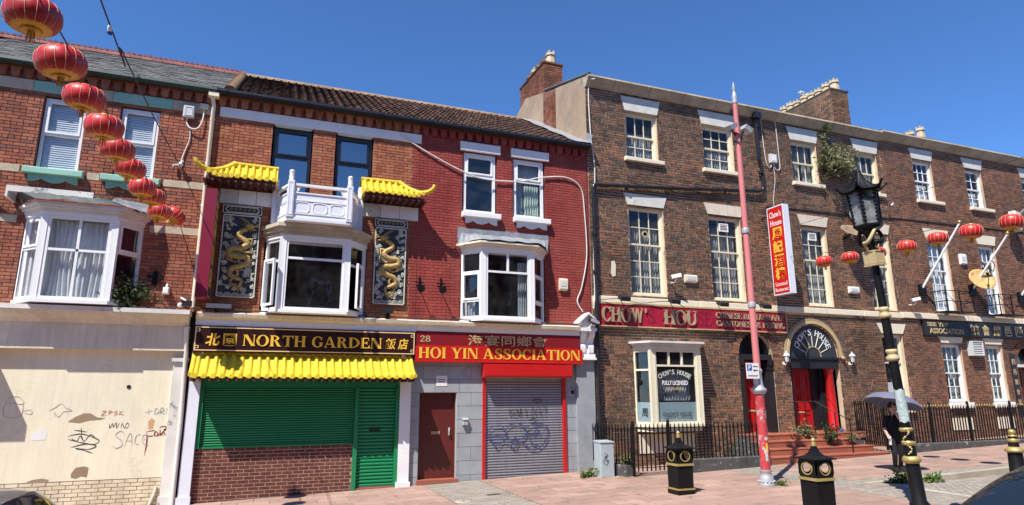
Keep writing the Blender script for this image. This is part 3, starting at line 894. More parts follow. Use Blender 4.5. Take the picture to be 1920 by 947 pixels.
# ================================================================== the setting
def sheet(mb, x0, x1, y0, y1, dz=0.0, n=1):
    for i in range(n):
        a = x0 + (x1 - x0) * i / n; b = x0 + (x1 - x0) * (i + 1) / n
        mb.quad((a, y0, gz(a) + dz), (b, y0, gz(b) + dz), (b, y1, gz(b) + dz), (a, y1, gz(a) + dz))

BX, BY = 12.25, -5.1            # corner of the parking bay
g = MB(); sheet(g, -400, 400, -400, 400, -0.35); struct('ground', g, 'asphalt')
g = MB(); sheet(g, -60, BX, -8.0, 0.4, -0.012); sheet(g, BX, 90, BY, 0.4, -0.012)
pavement = struct('pavement', g, 'pave_joint')
g = MB()
def bayz(x): return gz(x) - 0.012 - 0.11 * min(1.0, max(0.0, (x - BX) / 2.2))
xs = [BX, BX + 0.7, BX + 1.4, BX + 2.2, 90]
for a, b in zip(xs, xs[1:]):
    g.quad((a, -8.0, bayz(a)), (b, -8.0, bayz(b)), (b, BY, bayz(b)), (a, BY, bayz(a)))
parking = struct('parking_bay', g, 'pave_joint')
g = MB(); sheet(g, -120, 160, -17.5, -8.0, -0.125); struct('road', g, 'asphalt')
g = MB(); sheet(g, -120, 160, -24.0, -17.5, -0.01); g.box(-120, 160, -17.5, -17.35, -3.5, -3.4)
struct('pavement_opposite', g, 'pave_red')
# kerb along the road, unseen but there: long stones
def kerb_stones(parent, p, q, w, h, step=0.915, lower=None):
    items = []
    p = Vector(p); q = Vector(q); L = (q - p).length; n = int(L / step)
    d = (q - p).normalized()
    ang = math.atan2(d.y, d.x)
    for i in range(n):
        c = p + d * (step * (i + 0.5))
        z = gz(c.x)
        l2 = step / 2 - 0.004
        v = [(-l2, 0, -h), (l2, 0, -h), (l2, w, -h), (-l2, w, -h), (-l2, 0.0, 0.0), (l2, 0.0, 0.0), (l2, w, 0.0), (-l2, w, 0.0)]
        f = [(0, 1, 5, 4), (1, 2, 6, 5), (2, 3, 7, 6), (3, 0, 4, 7), (4, 5, 6, 7)]
        T = Matrix.Translation((c.x, c.y, z + 0.006)) @ Matrix.Rotation(ang, 4, 'Z') @ Matrix.Rotation(-math.atan(0.027) * d.x, 4, 'Y')
        items.append((('kerb', w, h, step), v, f, T, step * w))
    pieces(items, 'kerb_stone', 'kerb', parent, 120, rest='kerb_stones')
g = MB(); sheet(g, BX, 60, BY + 0.02, BY + 0.14, -0.02)
kerb = struct('kerb', g, 'kerb')
kerb_stones(kerb, (BX - 0.15, BY, 0), (40, BY, 0), 0.16, 0.2)
kerb_stones(kerb, (-40, -8.02, 0), (BX, -8.02, 0), 0.16, 0.2)
kerb_stones(kerb, (BX, BY - 0.02, 0), (BX, -8.0, 0), 0.14, 0.03)

def pave(parent, x0, x1, y0, y1, sx, sy, m, name, limit, gap=0.011, zf=gz, lift=0.004, bond=True, rest=None):
    items = []
    rows = int(round((y1 - y0) / sy)); sy = (y1 - y0) / rows
    for j in range(rows):
        x = x0 - (sx / 2 if (bond and j % 2) else 0)
        while x < x1:
            a, b = max(x, x0), min(x + sx, x1)
            x += sx
            if b - a < 0.06:
                continue
            w = round((b - a - gap) / 0.005) * 0.005; d = sy - gap
            c = (a + b) / 2
            v = [(-w / 2, -d / 2, 0), (w / 2, -d / 2, 0), (w / 2, d / 2, 0), (-w / 2, d / 2, 0), (-w / 2, -d / 2, -0.02), (w / 2, -d / 2, -0.02), (w / 2, d / 2, -0.02), (-w / 2, d / 2, -0.02)]
            f = [(0, 1, 2, 3), (4, 5, 1, 0), (5, 6, 2, 1), (6, 7, 3, 2), (7, 4, 0, 3)]
            T = Matrix.Translation((c, y0 + sy * (j + 0.5), zf(c) + lift + random.uniform(-0.0015, 0.0015))) @ Matrix.Rotation(-0.027 + random.uniform(-0.002, 0.002), 4, 'Y') @ Matrix.Rotation(random.uniform(-0.002, 0.002), 4, 'X')
            items.append(((round(w, 3), round(d, 3)), v, f, T, w * d))
    pieces(items, name, m, parent, limit, rest=rest)

pave(pavement, -8, 3.75, -7.84, -0.02, 0.62, 0.41, 'pave_red', 'paving_slab', 130, rest='paving_slabs')
pave(pavement, 3.76, 5.15, -7.84, -0.02, 0.21, 0.105, 'pave_grey', 'paving_block', 0, rest='paving_blocks')
pave(pavement, 5.16, 11.15, -7.84, -0.02, 0.62, 0.41, 'pave_red', 'paving_slab', 170, rest='paving_slabs')
pave(pavement, 11.16, BX - 0.02, -7.84, -0.02, 0.21, 0.105, 'pave_grey', 'paving_block', 0, rest='paving_blocks')
pave(pavement, BX, 34, -4.55, -0.02, 0.62, 0.41, 'pave_red', 'paving_slab', 0, rest='paving_slabs')
pave(pavement, BX, 34, BY + 0.165, -4.56, 0.21, 0.105, 'pave_grey', 'paving_block', 0, rest='paving_blocks')
pave(parking, BX + 0.14, 34, -8.0, BY - 0.01, 0.21, 0.105, 'pave_grey', 'paving_block', 0, rest='paving_blocks', zf=bayz, lift=0.010)
def bay_line(p, q, w):
    g = MB()
    p = Vector((p[0], p[1], 0)); q = Vector((q[0], q[1], 0)); d = (q - p).normalized(); nn = Vector((-d.y, d.x, 0)) * w / 2
    k = 8
    for i in range(k):
        a = p + (q - p) * i / k; b = p + (q - p) * (i + 1) / k
        g.quad(*[(c.x, c.y, bayz(c.x) + 0.018) for c in (a - nn, b - nn, b + nn, a + nn)])
    o = g.build('painted_line', 'road_paint', parking)
bay_line((BX + 0.25, BY - 0.25), (BX + 0.1, -7.95), 0.07)
bay_line((13.1, -6.9), (13.6, -6.75), 0.06)
bay_line((17.2, BY - 0.1), (17.2, -7.9), 0.07)

# the far side of the street, behind the camera: only its reflections are seen
opp = thing('terrace_opposite', 'brick terrace on the far side of the street, mirrored in the window panes', 'building', (15, -25, gz(15)))
g = MB(); g.box(-22, 52, -34, -25, -1.0, 12.6); g.build('wall', 'opp_brick', opp)
g = MB(); g.prismx([(-24.6, 12.6), (-29.5, 15.6), (-34.4, 12.6)], -22.3, 52.3); g.build('roof', 'slate', opp)
for i in range(22):
    for z in (3.9, 7.0, 10.0):
        g = MB(); x = -20 + i * 3.2
        frame_rect(g, x, x + 1.1, z, z + 1.7, 0.1, -25.08, -24.96)
        w = g.build('window', 'white', opp)
        g = MB(); g.box(x + 0.1, x + 1.0, -25.02, -25.01, z + 0.1, z + 1.6); g.build('pane', 'car_glass', w)

# ================================================================== red brick houses with shops (left to centre)
XA, XB, XC, XD, XE, XF = -10.5, -1.45, 3.47, 8.42, 20.4, 31.0
EAVE = 9.02

def corbel_table(house, x0, x1, m, z=8.74, top=8.98):
    """row of small arched corbels under the eaves"""
    n = int((x1 - x0) / 0.235)
    for i in range(n):
        x = x0 + (i + 0.5) * (x1 - x0) / n
        g = MB()
        w = 0.075
        g.prism([(x - w, z + 0.02), (x - w * 0.55, z - 0.02), (x + w * 0.55, z - 0.02), (x + w, z + 0.02), (x + w, z + 0.12), (x + 0.1, z + 0.16), (x + 0.1, z + 0.2), (x - 0.1, z + 0.2), (x - 0.1, z + 0.16), (x - w, z + 0.12)], -0.085, 0.0)
        g.build('corbel', m, house)
    g = MB(); g.box(x0, x1, -0.07, 0.0, z + 0.2, z + 0.235); g.box(x0, x1, -0.11, 0.0, z + 0.245, top + 0.04)
    for i in range(n):
        x = x0 + (i + 0.5) * (x1 - x0) / n + 0.11
        g.lathe([(0.03, 0), (0.03, 0.012), (0.012, 0.012)], (x, -0.082, z + 0.28), 8, 'y')
    g.build('eaves_course', m, house)

def scallop_sill(parent, x0, x1, z, m):
    """projecting sill with a scalloped apron under it"""
    g = MB(); g.bevbox(x0, x1, -0.15, 0.06, z, z + 0.14, 0.015)
    s = g.build('sill', m, parent)
    a, b = x0 + 0.10, x1 - 0.10
    n = 24; pts = []
    for i in range(n + 1):
        u = i / n
        d = 0.05 + 0.075 * abs(math.cos(u * 2 * math.pi)) ** 0.8
        pts.append((a + (b - a) * u, z - d - 0.03))
    g = MB(); g.strip([(p[0], z) for p in pts], pts, -0.08, 0.0)
    g.build('apron', m, parent)
    return s

def gutter(house, x0, x1, m, z=8.96, y=-0.28):
    g = MB()
    g.prismx([(y, z + 0.09), (y - 0.01, z + 0.03), (y + 0.02, z - 0.02), (y + 0.09, z - 0.03), (y + 0.13, z + 0.02), (y + 0.13, z + 0.09)], x0, x1)
    for i in range(int((x1 - x0) / 1.8) + 1):
        x = x0 + 0.2 + i * 1.8
        if x < x1 - 0.05:
            g.prismx([(y - 0.018, z + 0.095), (y - 0.02, z + 0.03), (y + 0.01, z - 0.035), (y + 0.1, z - 0.045), (y + 0.15, z + 0.02), (y + 0.15, z + 0.095)], x, x + 0.06)
    return g.build('gutter', m, house)

def pitched_roof(house, x0, x1, ez=9.02, ey=-0.2, ry=4.0, rz=11.5, back=8.2):
    g = MB()
    g.quad((x0, ey + 0.02, ez - 0.03), (x1, ey + 0.02, ez - 0.03), (x1, ry, rz - 0.03), (x0, ry, rz - 0.03))
    g.quad((x1, back, ez - 0.03), (x0, back, ez - 0.03), (x0, ry, rz - 0.03), (x1, ry, rz - 0.03))
    g.add([(x0, 0.1, ez - 0.2), (x0, back, ez - 0.2), (x0, ry, rz - 0.05)], [(0, 1, 2)])
    g.add([(x1, 0.1, ez - 0.2), (x1, back, ez - 0.2), (x1, ry, rz - 0.05)], [(2, 1, 0)])
    g.quad((x0, ey + 0.02, ez - 0.06), (x0, 0.3, ez - 0.06), (x1, 0.3, ez - 0.06), (x1, ey + 0.02, ez - 0.06))
    return g.build('roof', 'roof_base', house)

def slope_matrix(x, t, ez=9.02, ey=-0.2, ry=4.0, rz=11.5):
    d = Vector((0, ry - ey, rz - ez)); L = d.length; d.normalize()
    p = Vector((x, ey, ez)) + d * t
    nrm = Vector((0, -d.z, d.y))
    return Matrix(((1, 0, 0, p.x), (0, d.y, nrm.y, p.y), (0, d.z, nrm.z, p.z), (0, 0, 0, 1))), L

def pantiles(roof, x0, x1, m='pantile', tw=0.215, tl=0.33, limit=300):
    """interlocking clay tiles: each with a roll"""
    _, L = slope_matrix(0, 0)
    rows = int(L / tl); cols = int((x1 - x0) / tw); tw = (x1 - x0) / cols
    prof = [(-tw / 2, 0.012), (-tw * 0.28, 0.0), (0.0, 0.0), (tw * 0.16, 0.022), (tw * 0.30, 0.055), (tw * 0.42, 0.055), (tw * 0.54, 0.02)]
    n = len(prof)
    v = [(x, 0, z + 0.03) for x, z in prof] + [(x, tl * 1.08, z) for x, z in prof] + [(x, 0, z + 0.012) for x, z in prof]
    f = [(i, i + 1, n + i + 1, n + i) for i in range(n - 1)] + [(2 * n + i, 2 * n + i + 1, i + 1, i) for i in range(n - 1)]
    items = []
    for r in range(rows):
        for c in range(cols):
            T, _ = slope_matrix(x0 + tw * (c + 0.5), r * L / rows)
            T = T @ Matrix.Translation((0, 0, random.uniform(-0.004, 0.006))) @ Matrix.Rotation(random.uniform(-0.02, 0.02), 4, 'Z')
            items.append((('pt', round(tw, 4)), v, f, T, tw * tl))
    pieces(items, 'roof_tile', m, roof, limit, rest='roof_tiles')

def slates(roof, x0, x1, m='slate', tw=0.26, tl=0.19, limit=300):
    _, L = slope_matrix(0, 0)
    rows = int(L / tl); cols = int((x1 - x0) / tw)
    v = [(-tw / 2 + 0.003, 0, 0.022), (tw / 2 - 0.003, 0, 0.022), (tw / 2 - 0.003, tl * 1.9, 0.0), (-tw / 2 + 0.003, tl * 1.9, 0.0), (-tw / 2 + 0.003, 0, 0.012), (tw / 2 - 0.003, 0, 0.012)]
    f = [(0, 1, 2, 3), (4, 5, 1, 0)]
    items = []
    for r in range(rows):
        for c in range(cols):
            x = x0 + tw * (c + (0.75 if r % 2 else 0.25))
            if x + tw / 2 > x1:
                continue
            T, _ = slope_matrix(x, r * L / rows)
            T = T @ Matrix.Translation((0, random.uniform(-0.012, 0.012), random.uniform(0, 0.012))) @ Matrix.Rotation(random.uniform(-0.03, 0.03), 4, 'Z') @ Matrix.Rotation(random.uniform(-0.012, 0.012), 4, 'Y')
            items.append((('sl',), v, f, T, tw * tl))
    pieces(items, 'slate', m, roof, limit, rest='slates')

def ridge_tiles(roof, x0, x1, m, crest=False, y=4.0, z=11.5, step=0.3):
    n = int(math.ceil((x1 - x0) / step)); step = (x1 - x0) / n
    for i in range(n):
        x = x0 + (i + 0.5) * step
        g = MB()
        half = step / 2 - 0.004
        arc = [(y + 0.13 * math.cos(a), z - 0.03 + 0.13 * math.sin(a)) for a in [math.pi * k / 6 for k in range(7)]]
        g.prismx(arc, x - half, x + half)
        if crest:
            for q in (-0.07, 0.07):
                g.lathe([(0.055, -0.02), (0.055, 0.02)], (x + q, y, z + 0.13), 8, 'y', False)
                g.box(x + q - 0.05, x + q + 0.05, y - 0.02, y + 0.02, z + 0.07, z + 0.12)
        g.build('ridge_tile', m, roof)

# ------------------------------------------------------------------ house A: cream boarded shop
A = thing('cream_shop_house', 'red brick house over a blank cream rendered shopfront with faint graffiti, at left', 'building', (-4.5, 0, gz(-4.5)))
WA = [('rect', -4.82, -4.02, 6.71, 8.40), ('rect', -3.37, -2.58, 6.71, 8.40), ('rect', -4.80, -2.62, 3.92, 5.80)]
wall = wall_plate(A, 'wall', XA, XB, 3.80, 9.02, WA, 'mortar_red')
brickwork(wall, XA, XB, 3.80, 8.75, WA + [('rect', XA, XB, 8.46, 8.70)], 'brick_red', joint=0.007)
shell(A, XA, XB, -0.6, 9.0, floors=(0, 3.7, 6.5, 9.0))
corbel_table(A, XA, XB - 0.02, 'brick_red')
gutter(A, XA, XB + 0.05, 'gutter_green')
roofA = pitched_roof(A, XA, XB + 0.25)
slates(roofA, -7.0, XB + 0.25)
ridge_tiles(roofA, -8.0, XB + 0.3, 'ridge_red', True, step=0.28)
# stone band and painted lintels
for a, b, m in ((XA, -5.04, 'stone'), (-5.04, -3.86, 'green_pale'), (-3.86, -3.55, 'stone'), (-3.55, -2.35, 'green_pale'), (-2.35, XB - 0.02, 'stone')):
    g = MB(); g.bevbox(a + 0.003, b - 0.003, -0.03, 0.05, 8.455, 8.70, 0.008); g.build('stone_band', m, A)
for a, b in ((-4.97, -3.88), (-3.56, -2.42)):
    scallop_sill(A, a, b, 6.58, 'green_pale')
for a, b, z in ((XA, -5.05, 6.60), (-3.83, -3.60, 6.58), (-2.36, XB - 0.05, 6.60), (-2.52, XB - 0.02, 5.52), (XA, -4.95, 5.52)):
    g = MB(); g.bevbox(a, b, -0.02, 0.05, z, z + 0.16, 0.006); g.build('stone_block', 'stone', A)
for x0, x1 in ((-4.80, -4.04), (-3.35, -2.60)):
    w = flat_window(A, x0, x1, 6.72, 8.36, 0.07, [(0, 1, 0, 0.5, False), (0, 1, 0.5, 1, True)], fw=0.055)
    for k in range(30):
        z = 6.80 + k * 0.05
        g = MB(); g.add([(x0 + 0.06, 0.152, z), (x1 - 0.06, 0.152, z), (x1 - 0.06, 0.165, z + 0.046), (x0 + 0.06, 0.165, z + 0.046)], [(0, 1, 2, 3)])
        g.build('blind_slat', 'blind', w)

def bay(house, xw0, xw1, xf0, xf1, z0, z1, depth, m, front, sideL, sideR, roof_m, name='bay_window', fw=0.06, post=0.07, hood=0.18, glass='glass', sill_m=None):
    """three-sided bay: side and front lights, posts, sill, hood"""
    pts = [(xw0, 0.02), (xf0, -depth), (xf1, -depth), (xw1, 0.02)]
    g = MB()
    g.prismz([(xw0 - 0.03, 0.1), (xw0 - 0.03, 0.0), (xf0 - 0.04, -depth - 0.06), (xf1 + 0.04, -depth - 0.06), (xw1 + 0.03, 0.0), (xw1 + 0.03, 0.1)], z0 - 0.07, z0)
    b = g.build(name, sill_m or m, house)
    for (px, py), r in ((pts[1], post), (pts[2], post)):
        g = MB(); g.prismz([(px - r, py + r), (px - r * 0.9, py - r * 0.2), (px - r * 0.4, py - 0.012), (px + r * 0.4, py - 0.012), (px + r * 0.9, py - r * 0.2), (px + r, py + r)], z0 + 0.001, z1 - 0.001)
        g.build('corner_post', m, b)
    for (p, q, lights, off0, off1) in ((pts[0], pts[1], sideL, 0.0, 0.06), (pts[1], pts[2], front, 0.06, 0.06), (pts[2], pts[3], sideR, 0.06, 0.0)):
        M, L = local_frame(p, q)
        mb = MB(M); frame_rect(mb, off0, L - off1, z0 + 0.002, z1 - 0.002, fw, 0.0, 0.07)
        mb.build('window_frame', m, b)
        X0, X1, Z0, Z1 = off0 + fw, L - off1 - fw, z0 + fw, z1 - fw
        hb = fw * 0.42
        sb = MB(M); rects = []
        for a, bb, c, d, sash in lights:
            xa, xb, za, zb = X0 + (X1 - X0) * a, X0 + (X1 - X0) * bb, Z0 + (Z1 - Z0) * c, Z0 + (Z1 - Z0) * d
            l = 0 if a == 0 else hb; r = 0 if bb == 1 else hb; bt = 0 if c == 0 else hb; tp = 0 if d == 1 else hb
            if bb < 1: sb.box(xb - hb, xb + hb, 0.004, 0.066, za + bt, zb - tp)
            if d < 1: sb.box(xa + (0 if a == 0 else -hb), xb + (0 if bb == 1 else hb), 0.007, 0.063, zb - hb, zb + hb)
            xa, xb, za, zb = xa + l, xb - r, za + bt, zb - tp
            if sash == 'open':
                continue
            if sash:
                frame_rect(sb, xa + 0.002, xb - 0.002, za + 0.002, zb - 0.002, 0.045, -0.014, 0.05)
                xa += 0.045; xb -= 0.045; za += 0.045; zb -= 0.045
            rects.append((xa - 0.004, xb + 0.004, za - 0.004, zb + 0.004))
        if sb.v: sb.build('mullion', m, b)
        add_panes(b, rects, 0.035, glass, M)
    # ceiling board over the lights
    g = MB(); g.prismz([(xw0 - 0.02, 0.1), (xw0 - 0.02, 0.0), (xf0 - 0.02, -depth - 0.03), (xf1 + 0.02, -depth - 0.03), (xw1 + 0.02, 0.0), (xw1 + 0.02, 0.1)], z1, z1 + 0.07)
    g.build('head_board', m, b)
    for k in range(3):
        o = 0.045 + 0.05 * k
        g = MB(); g.prismz([(xw0 - o, 0.0), (xf0 - o * 0.9, -depth - o), (xf1 + o * 0.9, -depth - o), (xw1 + o, 0.0)], z1 + 0.07 + hood * k / 3 + 0.001, z1 + 0.07 + hood * (k + 1) / 3)
        g.build('cornice', roof_m, b)
    return b

b = bay(A, -4.80, -2.62, -4.33, -3.07, 3.90, 5.62, 0.50, 'upvc', [(0, 0.5, 0, 0.6, False), (0.5, 1, 0, 0.6, False), (0, 0.5, 0.6, 1, False), (0.5, 1, 0.6, 1, False)],
        [(0, 1, 0, 0.62, False), (0, 1, 0.62, 1, True)], [(0, 1, 0, 0.62, False), (0, 1, 0.62, 1, True)], 'paint_old')
curtain(b, -4.3, -3.75, 3.95, 5.55, -0.32, 'curtain', 4, 0.05, sway=0.05)
curtain(b, -3.72, -3.1, 3.95, 5.55, -0.30, 'curtain', 4, 0.045, sway=0.04)
curtain(b, -4.72, -4.36, 3.95, 5.55, -0.08, 'curtain', 3, 0.03)
# torn lead-covered hood over the bay
g = MB()
hp = [(-4.95, 0.0), (-4.50, -0.78), (-3.00, -0.74), (-2.48, 0.0)]
top = [(-4.98, 0.0, 6.10), (-4.90, -0.42, 6.12), (-3.55, -0.40, 6.12), (-2.50, -0.05, 6.06)]
bot = [(-4.92, 0.0, 5.89), (-4.48, -0.74, 5.90), (-2.98, -0.70, 5.89), (-2.52, 0.0, 5.88)]
for i in range(3):
    n = 6
    for k in range(n):
        a0 = [u + (v - u) * k / n for u, v in zip(top[i], top[i + 1])]; a1 = [u + (v - u) * (k + 1) / n for u, v in zip(top[i], top[i + 1])]
        b0 = [u + (v - u) * k / n for u, v in zip(bot[i], bot[i + 1])]; b1 = [u + (v - u) * (k + 1) / n for u, v in zip(bot[i], bot[i + 1])]
        jz = lambda p, s: (p[0], p[1], p[2] + 0.025 * math.sin(p[0] * 17 + s))
        g.quad(jz(b0, 0), jz(b1, 0), jz(a1, 1), jz(a0, 1))
g.build('lead_hood', 'lead_dark', b)
g = MB()
g.box(-5.02, -3.55, -0.50, -0.46, 6.05, 6.17); g.box(-5.06, -5.02, -0.50, 0.0, 5.93, 6.17)
g.build('fascia_board', 'paint_old', b)
g = MB(); g.add([(-3.2, -0.55, 6.02), (-2.45, -0.22, 5.97), (-2.4, -0.15, 6.07), (-3.15, -0.45, 6.12), (-2.9, -0.62, 5.9), (-2.5, -0.35, 5.86)], [(0, 1, 2, 3), (0, 4, 5, 1)])
g.build('torn_flashing', 'lead', b)
# old straw on the hood
g = MB()
for i in range(160):
    x = random.gauss(-3.28, 0.18); y = -0.45 + random.uniform(-0.1, 0.15); z = 6.08 + abs(random.gauss(0, 0.06))
    dx, dy, dz = random.uniform(-0.12, 0.12), random.uniform(-0.06, 0.06), random.uniform(-0.05, 0.08)
    g.add([(x, y, z), (x + 0.01, y, z + 0.008), (x + dx, y + dy, z + dz)], [(0, 1, 2)])
o = g.build('birds_nest', 'twig'); o["label"] = "tangle of dry brown twigs on top of the boarded shop's bay window"; o["category"] = "nest"; o["kind"] = "stuff"

# shop storey: cornice, fascia, rendered panel
g = MB(); g.box(XA, XB - 0.06, -0.47, 0.1, 3.70, 3.79); g.build('shop_cornice', 'paint_old', A)
g = MB(); g.prismx([(-0.44, 3.70), (-0.38, 3.62), (-0.25, 3.54), (-0.20, 3.47), (0.05, 3.47), (0.05, 3.70)], XA, XB - 0.08); g.build('cornice_moulding', 'paint_cream', A)
g = MB(); g.box(XA, XB - 0.06, -0.17, 0.1, 2.94, 3.469); g.build('fascia', 'paint_cream', A)
g = MB(); g.box(-5.22, -1.76, 0.0, 0.22, 0.36, 2.94); g.build('rendered_panel', 'render_cream', A)
g = MB(); g.box(-5.22, -1.76, 0.012, 0.2, -0.6, 0.36); basew = g.build('painted_base', 'mortar_cream', A)
brickwork(basew, -5.22, -1.76, -0.55, 0.36, [], 'brick_cream', bond='stretcher', depth=0.010, limit=260, yplane=0.012)
g = MB(); g.box(-1.755, -1.50, -0.06, 0.2, -0.6, 2.938); g.box(-1.79, -1.47, -0.11, 0.1, 2.72, 2.80); g.box(-1.78, -1.48, -0.09, 0.1, -0.6, -0.02); g.build('pilaster', 'paint_old', A)
g = MB(); g.box(-5.36, -5.225, -0.12, 0.2, 2.1, 2.938); g.build('door_jamb', 'white_paint', A)
g = MB(); g.box(XA, -5.03, -0.64, -0.171, 2.68, 2.98); g.build('shutter_box', 'paint_old', A)
g = MB(); g.box(XA, -5.37, -0.02, 0.1, -0.7, 2.939); g.box(-5.37, -5.225, 0.03, 0.2, -0.7, 2.1); g.build('side_door_panel', 'sign_brown', A)
for k in range(6):
    g = MB(); g.tube([(-5.62 + 0.0 * k, -0.08, 2.2 + k * 0.12), (-5.37, -0.08, 2.2 + k * 0.12)], 0.012, 5); g.build('grille_bar', 'black_iron', A)
# downpipe and hopper between the houses
g = MB(); g.prismz([(-1.62, -0.26), (-1.40, -0.26), (-1.40, -0.08), (-1.62, -0.08)], 8.84, 9.0)
g.tube([(-1.52, -0.16, 8.9), (-1.52, -0.16, 8.78), (-1.50, -0.10, 8.66), (-1.50, -0.08, 3.86)], 0.045, 8)
for z in (8.3, 7.2, 6.2, 5.0): g.lathe([(0.055, 0), (0.055, 0.05)], (-1.50, -0.08, z), 8)
g.build('downpipe', 'paint_cream_clean', A)
g = MB(); g.tube([(-1.57, -0.25, 3.45), (-1.53, -0.14, 2.9), (-1.50, -0.12, 1.5), (-1.50, -0.12, -0.3)], 0.045, 8); g.build('downpipe', 'paint_old', A)
# exposed patches, vent and painted-over marks on the render
def patch(pts, m, name, parent=A, y=-0.003, th=0.003):
    g = MB(); g.prism(pts, y, y + th); return g.build(name, m, parent)
patch([(-3.55, 1.50), (-3.35, 1.47), (-3.18, 1.52), (-2.98, 1.53), (-2.9, 1.56), (-3.05, 1.58), (-3.17, 1.66), (-3.28, 1.665), (-3.42, 1.60)], 'patch_tan', 'bare_patch')
patch([(-3.36, 0.42), (-3.27, 0.40), (-3.2, 0.44), (-3.09, 0.42), (-3.08, 0.60), (-3.16, 0.63), (-3.30, 0.61), (-3.37, 0.50)], 'patch_tan', 'bare_patch')
patch([(-4.1, 0.37), (-3.75, 0.37), (-3.72, 0.40), (-3.85, 0.43), (-4.0, 0.41)], 'patch_tan', 'bare_patch')
patch([(-2.1, 1.33), (-2.02, 1.33), (-2.0, 1.50), (-2.06, 1.55), (-2.12, 1.48)], 'spray_tan', 'bare_patch')
patch([(-4.12, 1.15), (-3.88, 1.16), (-3.87, 1.30), (-3.95, 1.42), (-4.02, 1.32), (-4.13, 1.31)], 'paper', 'torn_paper')
g = MB(); g.lathe([(0.04, -0.012), (0.04, 0.0), (0.03, 0.0)], (-2.55, 0, 2.19), 10, 'y'); g.build('vent_cap', 'black_paint', A)
g = MB(); g.tube([(-1.83, -0.03, 0.18), (-1.86, -0.03, 0.02), (-1.93, -0.03, -0.18)], 0.03, 7); g.build('waste_pipe', 'paint_cream', A)
def tag_marks(name, strokes, m, w, y=-0.004, parent=A):
    for st in strokes:
        g = MB(); ribbon(g, smooth(st, 5), w, y - random.uniform(0, 0.002)); g.build(name, m, parent)
tag_marks('graffiti', [[(-3.52, 1.22), (-3.3, 1.26), (-3.1, 1.2), (-2.96, 1.12), (-3.05, 1.05), (-3.3, 1.10), (-3.5, 1.16)], [(-3.30, 1.38), (-3.27, 1.2), (-3.22, 1.1)], [(-3.45, 1.18), (-3.35, 1.12), (-3.30, 1.22), (-3.22, 1.12), (-3.12, 1.24), (-3.0, 1.14)], [(-3.44, 1.0), (-3.2, 1.06), (-3.0, 1.02), (-3.12, 0.96), (-3.35, 0.98), (-3.2, 0.94), (-3.05, 0.88)], [(-3.42, 1.34), (-3.2, 1.30)]], 'spray_black', 0.014)
tag_marks('graffiti', [[(-2.52, 1.24), (-2.6, 1.3), (-2.68, 1.22), (-2.58, 1.12), (-2.54, 1.02), (-2.64, 0.96), (-2.7, 1.0)], [(-2.5, 1.0), (-2.42, 1.26), (-2.36, 1.0)], [(-2.47, 1.1), (-2.38, 1.1)], [(-2.22, 1.22), (-2.3, 1.2), (-2.32, 1.06), (-2.24, 1.02)], [(-2.08, 1.2), (-2.18, 1.2), (-2.17, 1.05), (-2.06, 1.0)], [(-2.17, 1.12), (-2.08, 1.12)]], 'spray_lilac', 0.014)
tag_marks('graffiti', [[(-2.12, 1.28), (-2.10, 1.05), (-2.12, 0.8)], [(-2.12, 1.28), (-1.98, 1.30)], [(-2.1, 1.18), (-2.0, 1.19)], [(-1.98, 1.18), (-1.96, 1.28), (-1.9, 1.2), (-1.97, 1.19)], [(-1.88, 1.32), (-1.87, 1.2), (-1.8, 1.3)], [(-1.87, 1.24), (-1.8, 1.18)], [(-1.68 - 0.09, 1.28), (-1.74 - 0.06, 1.32), (-1.80, 1.25), (-1.77, 1.2)], [(-1.9, 1.36), (-1.79, 1.38), (-1.775, 1.3)]], 'spray_red', 0.022)
tag_marks('graffiti', [[(-2.2, 1.66), (-2.06, 1.70)], [(-2.14, 1.74), (-2.12, 1.62)], [(-2.02, 1.62), (-2.0, 1.75), (-1.94, 1.68), (-2.0, 1.62)], [(-1.92, 1.62), (-1.9, 1.76), (-1.84, 1.7), (-1.91, 1.68), (-1.82, 1.62)], [(-1.80, 1.62), (-1.79, 1.76)]], 'spray_teal', 0.012)
tag_marks('graffiti', [[(-2.98, 1.70), (-2.9, 1.70), (-2.98, 1.62), (-2.89, 1.62)], [(-2.85, 1.62), (-2.85, 1.70), (-2.79, 1.69), (-2.85, 1.66)], [(-2.70, 1.70), (-2.76, 1.68), (-2.70, 1.65), (-2.76, 1.62)], [(-2.66, 1.70), (-2.66, 1.62)], [(-2.6, 1.70), (-2.66, 1.66), (-2.58, 1.62)]], 'spray_tan', 0.018)
tag_marks('graffiti', [[(-2.82, 1.46), (-2.8, 1.36), (-2.76, 1.46), (-2.74, 1.38), (-2.7, 1.47), (-2.68, 1.36), (-2.64, 1.46)], [(-2.60, 1.36), (-2.59, 1.46), (-2.54, 1.36), (-2.5, 1.46), (-2.46, 1.4), (-2.52, 1.34)]], 'spray_black', 0.009)
tag_marks('graffiti', [[(-4.62, 1.86), (-4.58, 1.98), (-4.42, 1.99), (-4.34, 1.86), (-4.62, 1.86), (-4.62, 1.62), (-4.36, 1.62), (-4.34, 1.86)], [(-4.34, 1.72), (-4.2, 1.74), (-4.18, 1.66), (-4.3, 1.68)], [(-3.9, 1.72), (-3.8, 1.78), (-3.7, 1.86), (-3.62, 1.78), (-3.5, 1.72), (-3.64, 1.7), (-3.72, 1.6), (-3.8, 1.7)], [(-3.62, 1.72), (-3.55, 1.6)], [(-3.78, 1.60), (-3.80, 1.7)]], 'spray_lilac', 0.010)

